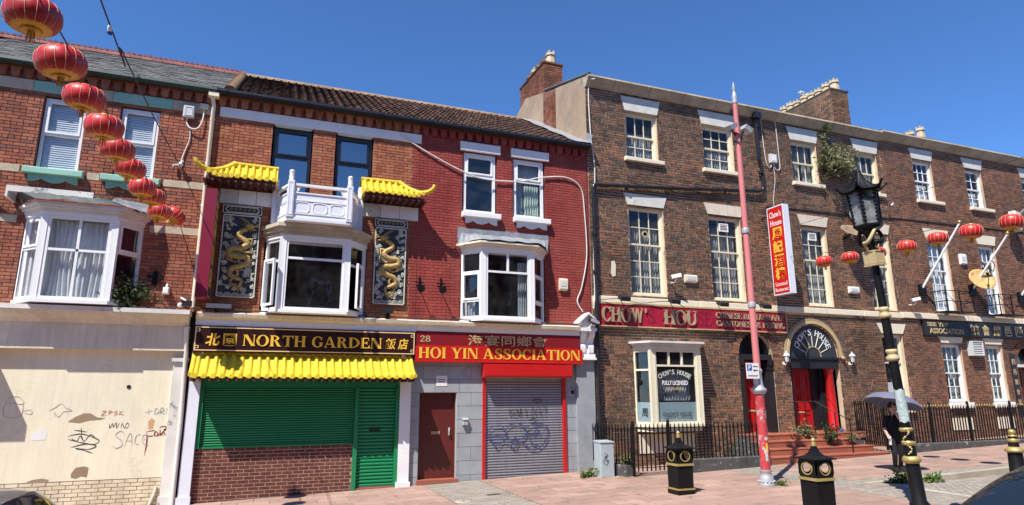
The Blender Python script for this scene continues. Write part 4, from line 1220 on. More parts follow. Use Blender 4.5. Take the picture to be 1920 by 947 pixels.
# ------------------------------------------------------------------ house B: Chinese restaurant
B = thing('restaurant_house', 'orange brick house with white Chinese balcony, dragon panels and a green shuttered shop', 'building', (1.0, 0, gz(1.0)))
WB = [('rect', -0.16, 0.78, 6.72, 8.42), ('rect', 1.32, 2.26, 6.72, 8.42), ('rect', -0.14, 2.22, 3.90, 5.62)]
wall = wall_plate(B, 'wall', XB, XC, 3.80, 9.02, WB, 'mortar_red')
brickwork(wall, XB, 3.30, 3.80, 8.75, WB + [('rect', XB, 3.5, 8.46, 8.70)], 'brick_orange', joint=0.006)
brickwork(wall, 3.30, XC, 3.80, 8.75, [], 'brick_paint', joint=0.006, limit=20)
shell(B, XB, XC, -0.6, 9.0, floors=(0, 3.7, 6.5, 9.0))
corbel_table(B, XB, XC, 'brick_orange')
gutter(B, XB, XC, 'black_pipe')
roofB = pitched_roof(B, XB + 0.25, XC)
pantiles(roofB, XB + 0.3, XC, limit=200)
ridge_tiles(roofB, XB + 0.3, XC, 'ridge_tan', False)
# verge ridge between slates and tiles
for k in range(15):
    T, L = slope_matrix(XB + 0.27, 0.05 + k * 0.315)
    g = MB(T); arc = [(0.14 * math.cos(math.pi * q / 6), 0.02 + 0.14 * math.sin(math.pi * q / 6)) for q in range(7)]
    n = 7
    g.add([(x, 0.0, z) for x, z in arc] + [(x * 0.9, 0.33, z * 0.9) for x, z in arc], [(i, i + 1, n + i + 1, n + i) for i in range(n - 1)] + [tuple(range(n))], True)
    g.build('verge_tile', 'ridge_tan', roofB)
g = MB(); g.bevbox(-1.36, 3.50, -0.03, 0.05, 8.455, 8.70, 0.006); g.build('painted_band', 'white_paint', B)
for x0, x1 in ((-0.13, 0.75), (1.35, 2.23)):
    flat_window(B, x0, x1, 6.74, 8.40, 0.06, [(0, 1, 0, 0.56, False), (0, 1, 0.56, 1, True)], m='black_frame', fw=0.07, glass='glass_mirror')
    g = MB(); g.prism([(x0 - 0.03, 8.46), (x0 + 0.04, 8.40), (x1 - 0.04, 8.40), (x1 + 0.03, 8.46)], -0.02, 0.05); g.build('lintel_soffit', 'stone_grey', B)
b = bay(B, -0.10, 2.20, 0.26, 1.70, 3.88, 5.52, 0.55, 'upvc', [(0, 1, 0, 0.74, False), (0, 1, 0.74, 1, False)], [(0, 1, 0, 0.70, 'open'), (0, 1, 0.70, 1, False)], [(0, 1, 0, 0.70, 'open'), (0, 1, 0.70, 1, False)], 'stone', hood=0.26, post=0.08)
# open casements of the bay
for M, L in (local_frame((-0.12, -0.33), (0.09, -0.72)), local_frame((1.94, -0.72), (2.12, -0.30))):
    g = MB(M); frame_rect(g, 0, L, 3.95, 5.0, 0.05, 0, 0.05); c = g.build('open_casement', 'upvc', b)
    add_panes(c, [(0.045, L - 0.045, 3.995, 4.955)], 0.02, 'glass', M)
# white panels under the yellow roofs
for a, bb in ((-1.18, -0.02), (2.02, 3.46)):
    n = 3
    for k in range(n):
        x = a + (bb - a) * k / n
        g = MB(); g.bevbox(x + 0.004, x + (bb - a) / n - 0.004, -0.06, 0.0, 6.34, 6.68, 0.01); g.build('frieze_panel', 'stone_grey' if k == 0 else 'white_paint', B)
# shop cornice and ground storey
g = MB(); g.prismx([(-0.32, 3.76), (-0.30, 3.68), (-0.22, 3.64), (0.05, 3.64), (0.05, 3.80), (-0.2, 3.80)], -1.40, XC); g.build('shop_cornice', 'paint_cream', B)
g = MB(); g.box(-1.40, XC, -0.20, 0.05, 3.50, 3.639); g.build('cornice_fascia', 'white_cool', B)
g = MB(); g.box(-1.42, -1.19, -0.10, 0.25, -0.5, 3.50); g.box(-1.45, -1.17, -0.13, 0.2, -0.5, -0.05); g.build('pilaster', 'white_cool', B)
g = MB(); g.box(3.14, 3.40, -0.10, 0.25, 0.02, 3.50); g.prismz([(3.10, -0.15), (3.43, -0.15), (3.43, 0.2), (3.10, 0.2)], -0.5, 0.02); g.build('pilaster', 'white_paint', B)
g = MB(); g.box(-1.19, 3.14, -0.02, 0.2, 2.17, 3.50); g.build('shutter_housing', 'green_gloss', B)
g = MB(); g.box(-1.19, -1.11, -0.05, 0.2, 0.90, 2.17); g.box(2.10, 2.19, -0.06, 0.2, -0.5, 2.17); g.box(3.05, 3.13, -0.06, 0.2, -0.5, 2.17); g.build('shutter_frame', 'green_gloss', B)
def shutter(parent, x0, x1, z0, z1, pitch, m, y=0.03):
    """roller shutter of curved slats, every slat a piece"""
    n = int(round((z1 - z0) / pitch)); pitch = (z1 - z0) / n
    prof = [(0.012, 0.0), (0.0, pitch * 0.12), (-0.014, pitch * 0.32), (-0.018, pitch * 0.55), (-0.012, pitch * 0.78), (0.004, pitch * 0.93), (0.012, pitch * 0.97), (0.02, pitch * 0.97), (0.02, 0.0)]
    k = len(prof)
    v = [(x0, yy, zz) for yy, zz in prof] + [(x1, yy, zz) for yy, zz in prof]
    f = [(i, k + i, k + (i + 1) % k, (i + 1) % k) for i in range(k)] + [tuple(range(k - 1, -1, -1)), tuple(range(k, 2 * k))]
    org = ORG[parent.name]
    me = bpy.data.meshes.new('slat'); me.from_pydata([(a, b_, c) for a, b_, c in v], [], f); me.materials.append(MT[m])
    for i in range(n):
        o = bpy.data.objects.new('slat', me); COL.objects.link(o); o.parent = parent
        o.location = Vector((0, y + random.uniform(-0.001, 0.001), z0 + i * pitch)) - org
g = MB(); g.box(-1.11, 2.10, 0.06, 0.1, 0.90, 2.17); sh = g.build('window_shutter', 'green_gloss', B)
shutter(sh, -1.105, 2.095, 0.94, 2.165, 0.052, 'green_gloss')
g = MB(); g.box(-1.15, 2.098, -0.005, 0.058, 0.895, 0.938); g.build('bottom_rail', 'green_gloss', sh)
g = MB(); g.box(2.19, 3.05, 0.06, 0.1, -0.1, 2.17); sd = g.build('door_shutter', 'green_gloss', B)
shutter(sd, 2.195, 3.045, -0.06, 2.165, 0.078, 'green_gloss')
g = MB(); g.box(2.46, 2.72, 0.002, 0.02, 1.18, 1.25); g.build('letter_slot', 'black_paint', sd)
g = MB(); g.box(2.19, 3.05, -0.04, 0.2, -0.5, -0.07); g.build('threshold', 'step_red', B)
g = MB(); g.box(-1.19, 2.10, 0.012, 0.2, -0.6, 0.895); sr = g.build('stall_riser', 'mortar_pink', B)
brickwork(sr, -1.19, 2.10, -0.60, 0.90, [], 'brick_maroon', bond='stretcher', depth=0.004, limit=300, yplane=0.012, jit=0.001, joint=0.012)

# ------------------------------------------------------------------ house C: association
Cc = thing('association_house', 'red painted brick house above a grey stone shopfront with a steel roller shutter', 'building', (6.0, 0, gz(6.0)))
WC = [('rect', 4.64, 5.62, 6.70, 8.42), ('rect', 6.08, 7.05, 6.70, 8.42), ('rect', 4.62, 7.0, 3.90, 5.62)]
wall = wall_plate(Cc, 'wall', XC, XD, 3.60, 9.02, WC, 'mortar_paint')
brickwork(wall, XC, XD - 0.05, 3.80, 8.75, WC, 'brick_paint', joint=0.006, depth=0.008)
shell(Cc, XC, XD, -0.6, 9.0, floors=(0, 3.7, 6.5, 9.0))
corbel_table(Cc, XC, XD - 0.05, 'brick_paint')
gutter(Cc, XC, XD - 0.05, 'black_pipe')
roofC = pitched_roof(Cc, XC, XD)
pantiles(roofC, XC, XD - 0.1, limit=200)
ridge_tiles(roofC, XC, XD, 'ridge_tan', False)
# lead flashing against the taller gable
T, L = slope_matrix(XD - 0.18, 0)
g = MB(T)
for k in range(12):
    a, bq = k * L / 12, (k + 1) * L / 12
    w0, w1 = 0.30 + 0.06 * math.sin(k * 1.7), 0.30 + 0.06 * math.sin((k + 1) * 1.7)
    g.add([(-w0, a, 0.085), (0.17, a, 0.10), (0.17, bq, 0.10), (-w1, bq, 0.085), (0.17, a, 0.32), (0.17, bq, 0.32)], [(0, 1, 2, 3), (1, 4, 5, 2)])
g.build('flashing', 'lead', roofC)
for a, bb in ((4.56, 5.70), (6.02, 7.16)):
    g = MB(); g.bevbox(a, bb, -0.07, 0.05, 8.43, 8.68, 0.012); g.build('lintel', 'white_paint', Cc)
    scallop_sill(Cc, a + 0.06, bb, 6.57, 'white_paint')
for x0, x1, cm in ((4.68, 5.58, None), (6.12, 7.01, 'curtain_green')):
    w = flat_window(Cc, x0, x1, 6.73, 8.40, 0.05, [(0, 1, 0, 0.64, False), (0, 1, 0.64, 1, True)], fw=0.075)
    if cm:
        curtain(w, x0 + 0.38, x1 - 0.08, 6.80, 7.72, 0.22, cm, 4, 0.04)
        curtain(w, x0 + 0.08, x0 + 0.33, 6.80, 8.3, 0.24, 'curtain_grey', 3, 0.03)
        curtain(w, x0 + 0.34, x1 - 0.08, 7.8, 8.3, 0.25, 'curtain_grey', 5, 0.03)
b = bay(Cc, 4.64, 6.98, 5.08, 6.42, 3.88, 5.62, 0.5, 'upvc', [(0, 1, 0, 0.70, False), (0, 0.5, 0.70, 1, False), (0.5, 1, 0.70, 1, False)], [(0, 1, 0, 0.24, False), (0, 1, 0.24, 0.70, True), (0, 1, 0.70, 1, False)], [(0, 1, 0, 0.24, False), (0, 1, 0.24, 0.70, True), (0, 1, 0.70, 1, False)], 'paint_cream_clean', hood=0.14)
curtain(b, 6.1, 6.36, 3.95, 5.4, -0.25, 'curtain_grey', 3, 0.03)
curtain(b, 4.72, 5.0, 3.95, 4.4, -0.1, 'curtain_grey', 3, 0.03)
g = MB()
n = 22
tp = []; bt = []
for i in range(n + 1):
    u = i / n; x = 4.52 + (7.12 - 4.52) * u
    d = 0.62 * min(1.0, u / 0.2, (1 - u) / 0.2)
    tp.append((x, -0.02, 6.14 + 0.012 * math.sin(u * 40)))
    bt.append((x, -0.05 - d, 5.865 - 0.012 * math.sin(u * 31) - (0.10 if u > 0.93 or u < 0.05 else 0)))
for i in range(n):
    g.add([bt[i], bt[i + 1], tp[i + 1], tp[i], (tp[i][0], -0.02, tp[i][2] + 0.14), (tp[i + 1][0], -0.02, tp[i + 1][2] + 0.14)], [(0, 1, 2, 3), (3, 2, 5, 4)], False)
g.build('lead_hood', 'lead', b)
g = MB(); g.prismx([(-0.32, 3.76), (-0.30, 3.68), (-0.22, 3.64), (0.05, 3.64), (0.05, 3.80), (-0.2, 3.80)], XC + 0.004, 7.92); g.build('shop_cornice', 'paint_cream', Cc)
g = MB(); g.box(XC + 0.004, 7.92, -0.20, 0.05, 3.53, 3.639); g.build('cornice_fascia', 'white_paint', Cc)
# granite shopfront
WCg = [('rect', 3.64, 4.57, -0.5, 2.06), ('rect', 5.26, 7.52, -0.5, 2.50)]
gr = wall_plate(Cc, 'stone_front', 3.40, 8.42, -0.6, 3.60, WCg, 'granite_joint', y=0.012, reveal=0.22)
items = []
for k in range(12):
    za = -0.55 + k * 0.325; zc = za + 0.1625
    x = 3.40 - (0.31 if k % 2 else 0)
    cuts = sorted(c for c in (hole_cut(h, zc) for h in WCg) if c)
    spans = []; cur = 3.40
    for a, bq in cuts:
        if a > cur: spans.append((cur, a))
        cur = bq
    spans.append((cur, 8.42))
    while x < 8.42:
        for a, bq in spans:
            p, q = max(x, a), min(x + 0.62, bq)
            if q - p > 0.05:
                w = round((q - p - 0.008) / 0.005) * 0.005
                zt = min(za + 0.325, 3.6)
                vs, fs = boxpiece(w, 0.317, 0.014)
                items.append((None, vs, fs, Matrix.Translation(((p + q) / 2, 0.0, zc)), w * 0.3))
        x += 0.62
pieces(items, 'stone_tile', 'granite', gr, 200)
g = MB(); g.box(7.86, 8.40, -0.07, 0.0, -0.5, 2.90); g.build('pilaster', 'granite', Cc)
# door
g = MB(); g.box(3.60, 4.60, -0.12, 0.22, -0.5, gz(4) + 0.10); g.build('door_step', 'step_red', Cc)
g = MB(); g.box(3.66, 4.55, 0.17, 0.22, 0.0, 2.05); dr = g.build('door', 'red_dark_door', Cc)
g = MB(); frame_rect(g, 3.641, 4.569, 0.031, 2.059, 0.03, 0.10, 0.168, 0.001); g.build('door_frame', 'red_dark_door', dr)
g = MB(); g.box(3.98, 4.20, 0.155, 0.17, 1.06, 1.13); g.build('letter_box', 'bronze_letter', dr)
g = MB(); g.box(4.415, 4.455, 0.155, 0.17, 1.02, 1.22); g.tube([(4.435, 0.15, 1.18), (4.42, 0.11, 1.14), (4.44, 0.11, 1.06), (4.43, 0.15, 1.03)], 0.012, 6); g.build('door_handle', 'silver', dr)
text('28', 4.03, 4.14, 1.88, 1.97, 0.164, 'black_paint', dr, depth=0.006)
# shutter
g = MB(); g.box(5.20, 7.62, -0.30, 0.0, 2.47, 2.755); sb_ = g.build('shutter_box', 'red_gloss', Cc)
g = MB(); g.prismx([(-0.30, 2.47), (-0.27, 2.42), (0.0, 2.42), (0.0, 2.47)], 5.20, 7.62); g.build('box_lip', 'red_gloss', sb_)
g = MB(); g.box(5.24, 5.31, -0.05, 0.2, -0.5, 2.42); g.box(7.46, 7.54, -0.05, 0.2, -0.5, 2.42); g.build('shutter_frame', 'red_gloss', Cc)
g = MB(); g.box(5.31, 7.46, 0.06, 0.1, -0.3, 2.45); sh = g.build('roller_shutter', 'steel', Cc)
shutter(sh, 5.315, 7.455, -0.03, 2.45, 0.066, 'steel')
g = MB(); g.box(5.31, 7.46, -0.02, 0.06, -0.3, -0.032); g.build('bottom_rail', 'red_gloss', sh)
def stroke(name, pts, m, w, parent, y):
    g = MB(); ribbon(g, smooth(pts, 6), w, y - random.uniform(0, 0.002)); g.build(name, m, parent)
yS = 0.004
for st in ([(5.36, 1.02), (5.5, 1.2), (5.75, 1.22), (5.88, 1.05), (5.7, 0.9), (5.5, 0.92), (5.38, 1.04)], [(5.85, 1.1), (6.0, 1.26), (6.25, 1.26), (6.42, 1.14), (6.38, 0.94), (6.1, 0.86), (5.9, 0.95), (5.85, 1.1)], [(6.40, 1.12), (6.55, 1.24), (6.85, 1.26), (7.02, 1.14), (7.0, 0.92), (6.85, 0.72), (6.6, 0.78), (6.5, 0.95)],
           [(5.4, 0.98), (5.55, 0.80), (5.66, 0.70), (5.8, 0.86), (6.0, 0.74), (6.12, 0.66), (6.2, 0.82), (6.38, 0.78), (6.5, 0.66), (6.7, 0.62), (6.85, 0.72)], [(6.05, 0.98), (6.2, 0.90), (6.4, 0.92)], [(6.62, 0.98), (6.74, 1.16), (6.8, 1.0)], [(5.36, 0.98), (5.9, 1.0)], [(6.3, 1.0), (6.95, 0.98)]):
    stroke('graffiti', st, 'spray_blue', 0.032, sh, -0.018)
for st in ([(5.96, 1.66), (5.98, 1.5), (6.02, 1.58), (6.06, 1.66)], [(6.1, 1.62), (6.08, 1.52), (6.16, 1.5), (6.18, 1.62), (6.1, 1.64)], [(6.22, 1.64), (6.2, 1.54), (6.28, 1.56), (6.27, 1.66), (6.26, 1.46)], [(6.36, 1.56), (6.5, 1.56)], [(6.42, 1.68), (6.42, 1.44)], [(6.52, 1.66), (6.62, 1.68), (6.56, 1.5), (6.66, 1.48)], [(6.72, 1.66), (6.66, 1.46), (6.6, 1.38), (6.5, 1.36), (6.72, 1.4)], [(6.8, 1.68), (6.8, 1.48)], [(6.88, 1.7), (6.84, 1.46)], [(6.9, 1.68), (6.98, 1.68), (6.94, 1.46)], [(6.62, 1.84), (6.7, 1.88), (6.84, 1.86), (6.82, 1.80), (6.66, 1.80), (6.62, 1.84)]):
    stroke('graffiti', st, 'spray_black', 0.020, sh, -0.018)
# scrolled console bracket with a small gabled top
g = MB()
g.prismx([(-0.10, 3.06), (-0.16, 3.10), (-0.17, 3.25), (-0.13, 3.36), (-0.17, 3.45), (-0.26, 3.56), (-0.27, 3.66), (-0.07, 3.66), (-0.07, 3.06)], 7.95, 8.10)
g.prismx([(-0.10, 3.06), (-0.16, 3.10), (-0.17, 3.25), (-0.13, 3.36), (-0.17, 3.45), (-0.26, 3.56), (-0.27, 3.66), (-0.07, 3.66), (-0.07, 3.06)], 8.20, 8.35)
g.box(8.10, 8.20, -0.11, -0.07, 3.06, 3.66); g.box(7.86, 8.41, -0.2, 0.0, 2.90, 2.96); g.box(7.88, 8.40, -0.15, 0.0, 2.96, 3.06); g.box(7.89, 8.39, -0.06, 0.0, 3.06, 3.66)
cb = g.build('console_bracket', 'white_paint', Cc)
g = MB(); g.box(7.90, 8.39, -0.31, 0.05, 3.66, 3.75); g.box(7.94, 8.34, -0.26, 0.0, 3.75, 3.92)
g.prism([(7.94, 3.92), (8.34, 3.92), (8.14, 4.08)], -0.26, 0.0); g.build('bracket_cap', 'white_paint', cb)
g = MB(); g.prism([(7.84, 3.86), (8.14, 4.11), (8.44, 3.86), (8.44, 3.91), (8.14, 4.16), (7.84, 3.91)], -0.36, 0.02); g.build('gable_hood', 'white_paint', cb)

# ================================================================== signs and ornaments on the red brick houses
ng = thing('shop_sign', 'dark brown sign with gold rim reading NORTH GARDEN above the yellow canopy', 'sign', (1.0, -0.2, 2.93))
g = MB(); g.box(-1.41, 3.44, -0.225, -0.02, 2.93, 3.495); g.build('board', 'sign_brown', ng)
g = MB(); frame_rect(g, -1.385, 3.42, 2.955, 3.47, 0.022, -0.233, -0.226); g.build('gold_rim', 'gold_rim', ng)
for cx, cz, sx, sz in ((-1.36, 3.445, 1, -1), (3.395, 3.445, -1, -1), (-1.36, 2.98, 1, 1), (3.395, 2.98, -1, 1)):
    g = MB()
    ribbon(g, [(cx, cz + 0.08 * sz), (cx + 0.0001, cz), ], 0.014, -0.233)
    ribbon(g, [(cx, cz + 0.08 * sz), (cx + 0.06 * sx, cz + 0.08 * sz)], 0.014, -0.2335)
    ribbon(g, [(cx + 0.06 * sx, cz + 0.08 * sz), (cx + 0.06 * sx, cz + 0.03 * sz), ], 0.014, -0.233)
    ribbon(g, [(cx + 0.06 * sx, cz + 0.03 * sz), (cx + 0.03 * sx, cz + 0.03 * sz)], 0.014, -0.2335)
    g.build('corner_key', 'gold_rim', ng)
text('北', -1.17, -0.88, 3.065, 3.335, -0.235, 'gold_letter', ng, 0.02, 0.028, shear=0.12)
text('園', -0.82, -0.55, 3.065, 3.335, -0.235, 'gold_letter', ng, 0.02, 0.018)
serif('NORTH GARDEN', -0.42, 2.63, 3.075, 3.32, -0.240, 'gold_letter', ng, 0.015, name='letter', per_letter=True)
text('飯', 2.72, 2.97, 3.065, 3.325, -0.235, 'gold_letter', ng, 0.02, 0.018, shear=0.12)
text('店', 3.02, 3.27, 3.065, 3.325, -0.235, 'gold_letter', ng, 0.02, 0.024, shear=0.12)

hy = thing('shop_sign', 'bright red sign reading HOI YIN ASSOCIATION over the grey stone shopfront', 'sign', (5.7, -0.2, 2.78))
g = MB(); g.box(3.455, 7.90, -0.205, -0.02, 3.16, 3.528); g.build('upper_board', 'sign_red_dark', hy)
g = MB(); g.box(3.45, 7.98, -0.215, -0.02, 2.785, 3.159); g.build('lower_board', 'sign_red', hy)
g = MB(); prs = [(3.45, 3.155)]
for i, x in enumerate([3.5 + 0.11 * k for k in range(40)]):
    prs.append((x, 3.175 + 0.022 * abs(math.sin(i * 1.9))))
prs.append((7.9, 3.155)); g.strip(prs, [(p[0], 3.13) for p in prs], -0.216, -0.206); g.build('lettering_backing', 'sign_red', hy)
serif('HOI YIN ASSOCIATION', 3.53, 7.90, 2.875, 3.135, -0.222, 'gold_letter', hy, 0.006, per_letter=True)
serif('28', 3.56, 3.82, 3.27, 3.42, -0.210, 'gold_pale', hy, 0.004)
text('海宴同鄉會', 4.78, 6.95, 3.205, 3.475, -0.208, 'gold_pale', hy, 0.006, 0.004)

# ------------------------------------------------------------------ glazed yellow roofs
def tile_column(parent, x, w, prof, m='yellow_tile', curl=0.0, tops=None):
    """one roll and pan of glazed tile following a (y, z) profile from ridge to eave"""
    cs = [(-w / 2, 0.0), (-w * 0.32, -0.004), (-0.045, 0.004), (-0.036, 0.030), (-0.018, 0.048), (0.0, 0.054), (0.018, 0.048), (0.036, 0.030), (0.045, 0.004), (w * 0.32, -0.004), (w / 2, 0.0)]
    n = len(cs); v = []; f = []
    k = len(prof)
    for i, (y, z) in enumerate(prof):
        a = prof[max(0, i - 1)]; b_ = prof[min(k - 1, i + 1)]
        dy, dz = b_[0] - a[0], b_[1] - a[1]; l = math.hypot(dy, dz) or 1
        ny, nz = dz / l, -dy / l
        if nz < 0: ny, nz = -ny, -nz
        step = 0.010 * ((i * 5 / (k - 1)) % 1.0)
        for cx, h in cs:
            hh = h + step
            v.append((x + cx, y + ny * hh, z + nz * hh))
    for i in range(k - 1):
        for j in range(n - 1):
            f.append((i * n + j, i * n + j + 1, (i + 1) * n + j + 1, (i + 1) * n + j))
    g = MB(); g.add(v, f, True)
    y, z = prof[-1]
    g.lathe([(0.052, -0.012), (0.052, 0.02), (0.03, 0.028)], (x, y - 0.012, z + 0.01), 10, 'y', False)
    g.prism([(x - w / 2, z + 0.004), (x - w * 0.3, z - 0.03), (x, z - 0.045), (x + w * 0.3, z - 0.03), (x + w / 2, z + 0.004)], y - 0.006, y + 0.03)
    return g.build('roof_tile', m, parent)

def concave(y0, z0, y1, z1, n=15, e=1.7):
    return [(y0 + (y1 - y0) * i / n, z0 + (z1 - z0) * (1 - (1 - i / n) ** e)) for i in range(n + 1)]

cn = thing('canopy_roof', 'long yellow glazed tile canopy below the NORTH GARDEN sign', 'canopy', (1.0, -0.4, 2.3))
prof = concave(-0.06, 2.905, -0.69, 2.40)
ncol = 27; w = (3.36 + 1.36) / ncol
for i in range(ncol):
    tile_column(cn, -1.36 + w * (i + 0.5), w, prof)
for xe in (-1.36, 3.36):
    g = MB(); g.tube([(xe, y - 0.005, z + 0.035) for y, z in prof], [0.05] * len(prof), 8); g.build('end_ridge', 'yellow_tile', cn)
g = MB(); g.tube([(-1.38, -0.05, 2.91), (3.38, -0.05, 2.91)], 0.035, 8); g.build('top_ridge', 'yellow_tile', cn)
g = MB(); pu = [(y, z - 0.03) for y, z in prof]
g.prismx(pu + [(-0.68, 2.345), (-0.02, 2.36), (-0.02, 2.87)], -1.35, 3.35); g.build('soffit', 'soffit', cn)
for i in range(28):
    x = -1.33 + i * 0.173
    g = MB(); g.box(x - 0.025, x + 0.025, -0.69, -0.10, 2.30, 2.345); g.build('rafter', 'soffit', cn)

def pagoda_roof(name_label, xin, sgn):
    """short eave beside the balcony, hipped and curling up at its outer end"""
    r = thing('pagoda_eave', name_label, 'roof', (xin + sgn * 0.9, -0.3, 6.78))
    w = 0.155
    nf = 6 if sgn < 0 else 6
    pr = concave(-0.04, 7.27, -0.58, 6.84)
    x = xin
    for i in range(nf):
        tile_column(r, xin + sgn * w * (i + 0.5), w, pr)
    for i in range(5):
        u = (i + 0.5) / 5
        zt = 7.27 - 0.32 * u ** 0.8; ye = -0.58 + 0.0 * u; ze = 6.84 - 0.02 * math.sin(u * 3.1) + 0.10 * u ** 4
        y0 = -0.04 - 0.34 * u
        tile_column(r, xin + sgn * (w * nf + 0.115 * (i + 0.5)), 0.115, concave(y0, max(zt, ze + 0.05), ye, ze, 10))
    xo = xin + sgn * w * nf
    pts = smooth([(xo, -0.06, 7.31), (xo + sgn * 0.22, -0.18, 7.13), (xo + sgn * 0.46, -0.38, 6.99), (xo + sgn * 0.64, -0.55, 6.97), (xo + sgn * 0.76, -0.62, 7.05), (xo + sgn * 0.80, -0.64, 7.15)], 4)
    n = len(pts)
    g = MB(); g.tube(pts, [0.068 - 0.022 * i / n for i in range(n)], 8); g.build('hip_ridge', 'yellow_tile', r)
    g = MB(); g.tube([(xin - sgn * 0.01, -0.05, 7.295), (xo, -0.05, 7.305)], 0.05, 8); g.build('top_ridge', 'yellow_tile', r)
    g = MB(); xa, xb = sorted((xin, xin + sgn * 1.5))
    g.prism([(xa, 6.745), (xb, 6.745), (xb, 6.80), (xa, 6.80)], -0.54, 0.0)
    g.build('soffit', 'soffit', r)
    for i in range(10):
        x = xin + sgn * (0.08 + i * 0.16)
        g = MB(); g.box(x - 0.03, x + 0.03, -0.57, -0.01, 6.70, 6.745); g.build('rafter', 'soffit', r)
    g = MB(); g.prismx([(-0.62, 6.80), (-0.58, 6.90), (-0.3, 7.0), (-0.04, 7.30), (0.0, 7.30), (0.0, 6.74), (-0.56, 6.74)], min(xin, xin + sgn * 0.03) + (0.0 if sgn > 0 else -0.0), max(xin, xin + sgn * 0.03)); g.build('end_board', 'yellow_tile', r)
    return r
pagoda_roof('yellow pagoda eave left of the white balcony, its tip curling up over the downpipe', 0.03, -1)
pagoda_roof('yellow pagoda eave of the next house, just outside the left edge of the picture', -7.45, 1)
pagoda_roof('yellow pagoda eave right of the white balcony, its tip curling up over painted brick', 2.0, 1)

# ------------------------------------------------------------------ white balcony
bl = thing('balcony', 'white carved Chinese balcony with rounded posts above the restaurant bay window', 'balcony', (1.0, -0.45, 5.86))
bp = [(0.02, 0.0), (0.33, -0.85), (1.64, -0.85), (1.98, 0.0)]
g = MB(); g.prismz([(-0.02, 0.0), (0.30, -0.9), (1.67, -0.9), (2.02, 0.0)], 5.86, 5.93); g.build('floor', 'white_cool', bl)
for i in range(3):
    M, L = local_frame(bp[i], bp[i + 1])
    a, c = 0.07, L - 0.07
    g = MB(M); g.box(a, c, -0.015, 0.035, 5.93, 6.50); pnl = g.build('parapet_panel', 'white_cool', bl)
    g = MB(M); g.box(a, c, -0.04, 0.05, 6.68, 6.735); g.build('top_rail', 'white_paint', bl)
    g = MB(M); g.box(a, c, -0.035, 0.045, 6.50, 6.53); g.build('mid_rail', 'white_paint', bl)
    for zz in (6.33, 6.02):
        g = MB(M); g.box(a, c, -0.030, -0.016, zz, zz + 0.025); g.build('moulding', 'white_paint', pnl)
    nn = 3 if i == 1 else 2
    for k in range(nn):
        xa = a + (c - a) * k / nn + 0.03; xb = a + (c - a) * (k + 1) / nn - 0.03
        g = MB(M)
        q = 0.05
        oc = [(xa + q, 6.06), (xb - q, 6.06), (xb, 6.06 + q), (xb, 6.31 - q), (xb - q, 6.31), (xa + q, 6.31), (xa, 6.31 - q), (xa, 6.06 + q)]
        ic = [((p[0] - (xa + xb) / 2) * 0.88 + (xa + xb) / 2, (p[1] - 6.185) * 0.86 + 6.185) for p in oc]
        g.strip(oc, ic, -0.026, -0.014, closed=True); g.build('panel_frame', 'white_paint', pnl)
    for xx, s in ((a, 1), (c, -1)):
        g = MB(M); g.prism([(xx, 6.53), (xx + s * 0.06, 6.53), (xx + s * 0.11, 6.58), (xx + s * 0.12, 6.63), (xx + s * 0.17, 6.68), (xx, 6.68)] if s > 0 else [(xx, 6.53), (xx, 6.68), (xx - 0.17, 6.68), (xx - 0.12, 6.63), (xx - 0.11, 6.58), (xx - 0.06, 6.53)], -0.02, 0.03); g.build('corner_bracket', 'white_paint', bl)
for px, py in bp:
    g = MB(); py2 = min(py, -0.07)
    g.box(px - 0.07, px + 0.07, py2 - 0.07, py2 + 0.07, 5.931, 6.79); post = g.build('post', 'white_cool', bl)
    g = MB(); g.lathe([(0.058, 6.791), (0.058, 6.82), (0.05, 6.83), (0.055, 6.99), (0.06, 7.0), (0.06, 7.02), (0.04, 7.045)], (px, py2, 0), 12)
    for q in range(14):
        aa = random.uniform(0, 6.28); g.ball((px + 0.055 * math.cos(aa), py2 + 0.055 * math.sin(aa), random.uniform(6.85, 6.97)), 0.012, 5, 3)
    g.build('finial', 'white_paint', post)
    g = MB(); frame_rect(g, px - 0.05, px + 0.05, 5.98, 6.75, 0.012, py2 - 0.078, py2 - 0.0702); g.build('post_moulding', 'white_paint', post)

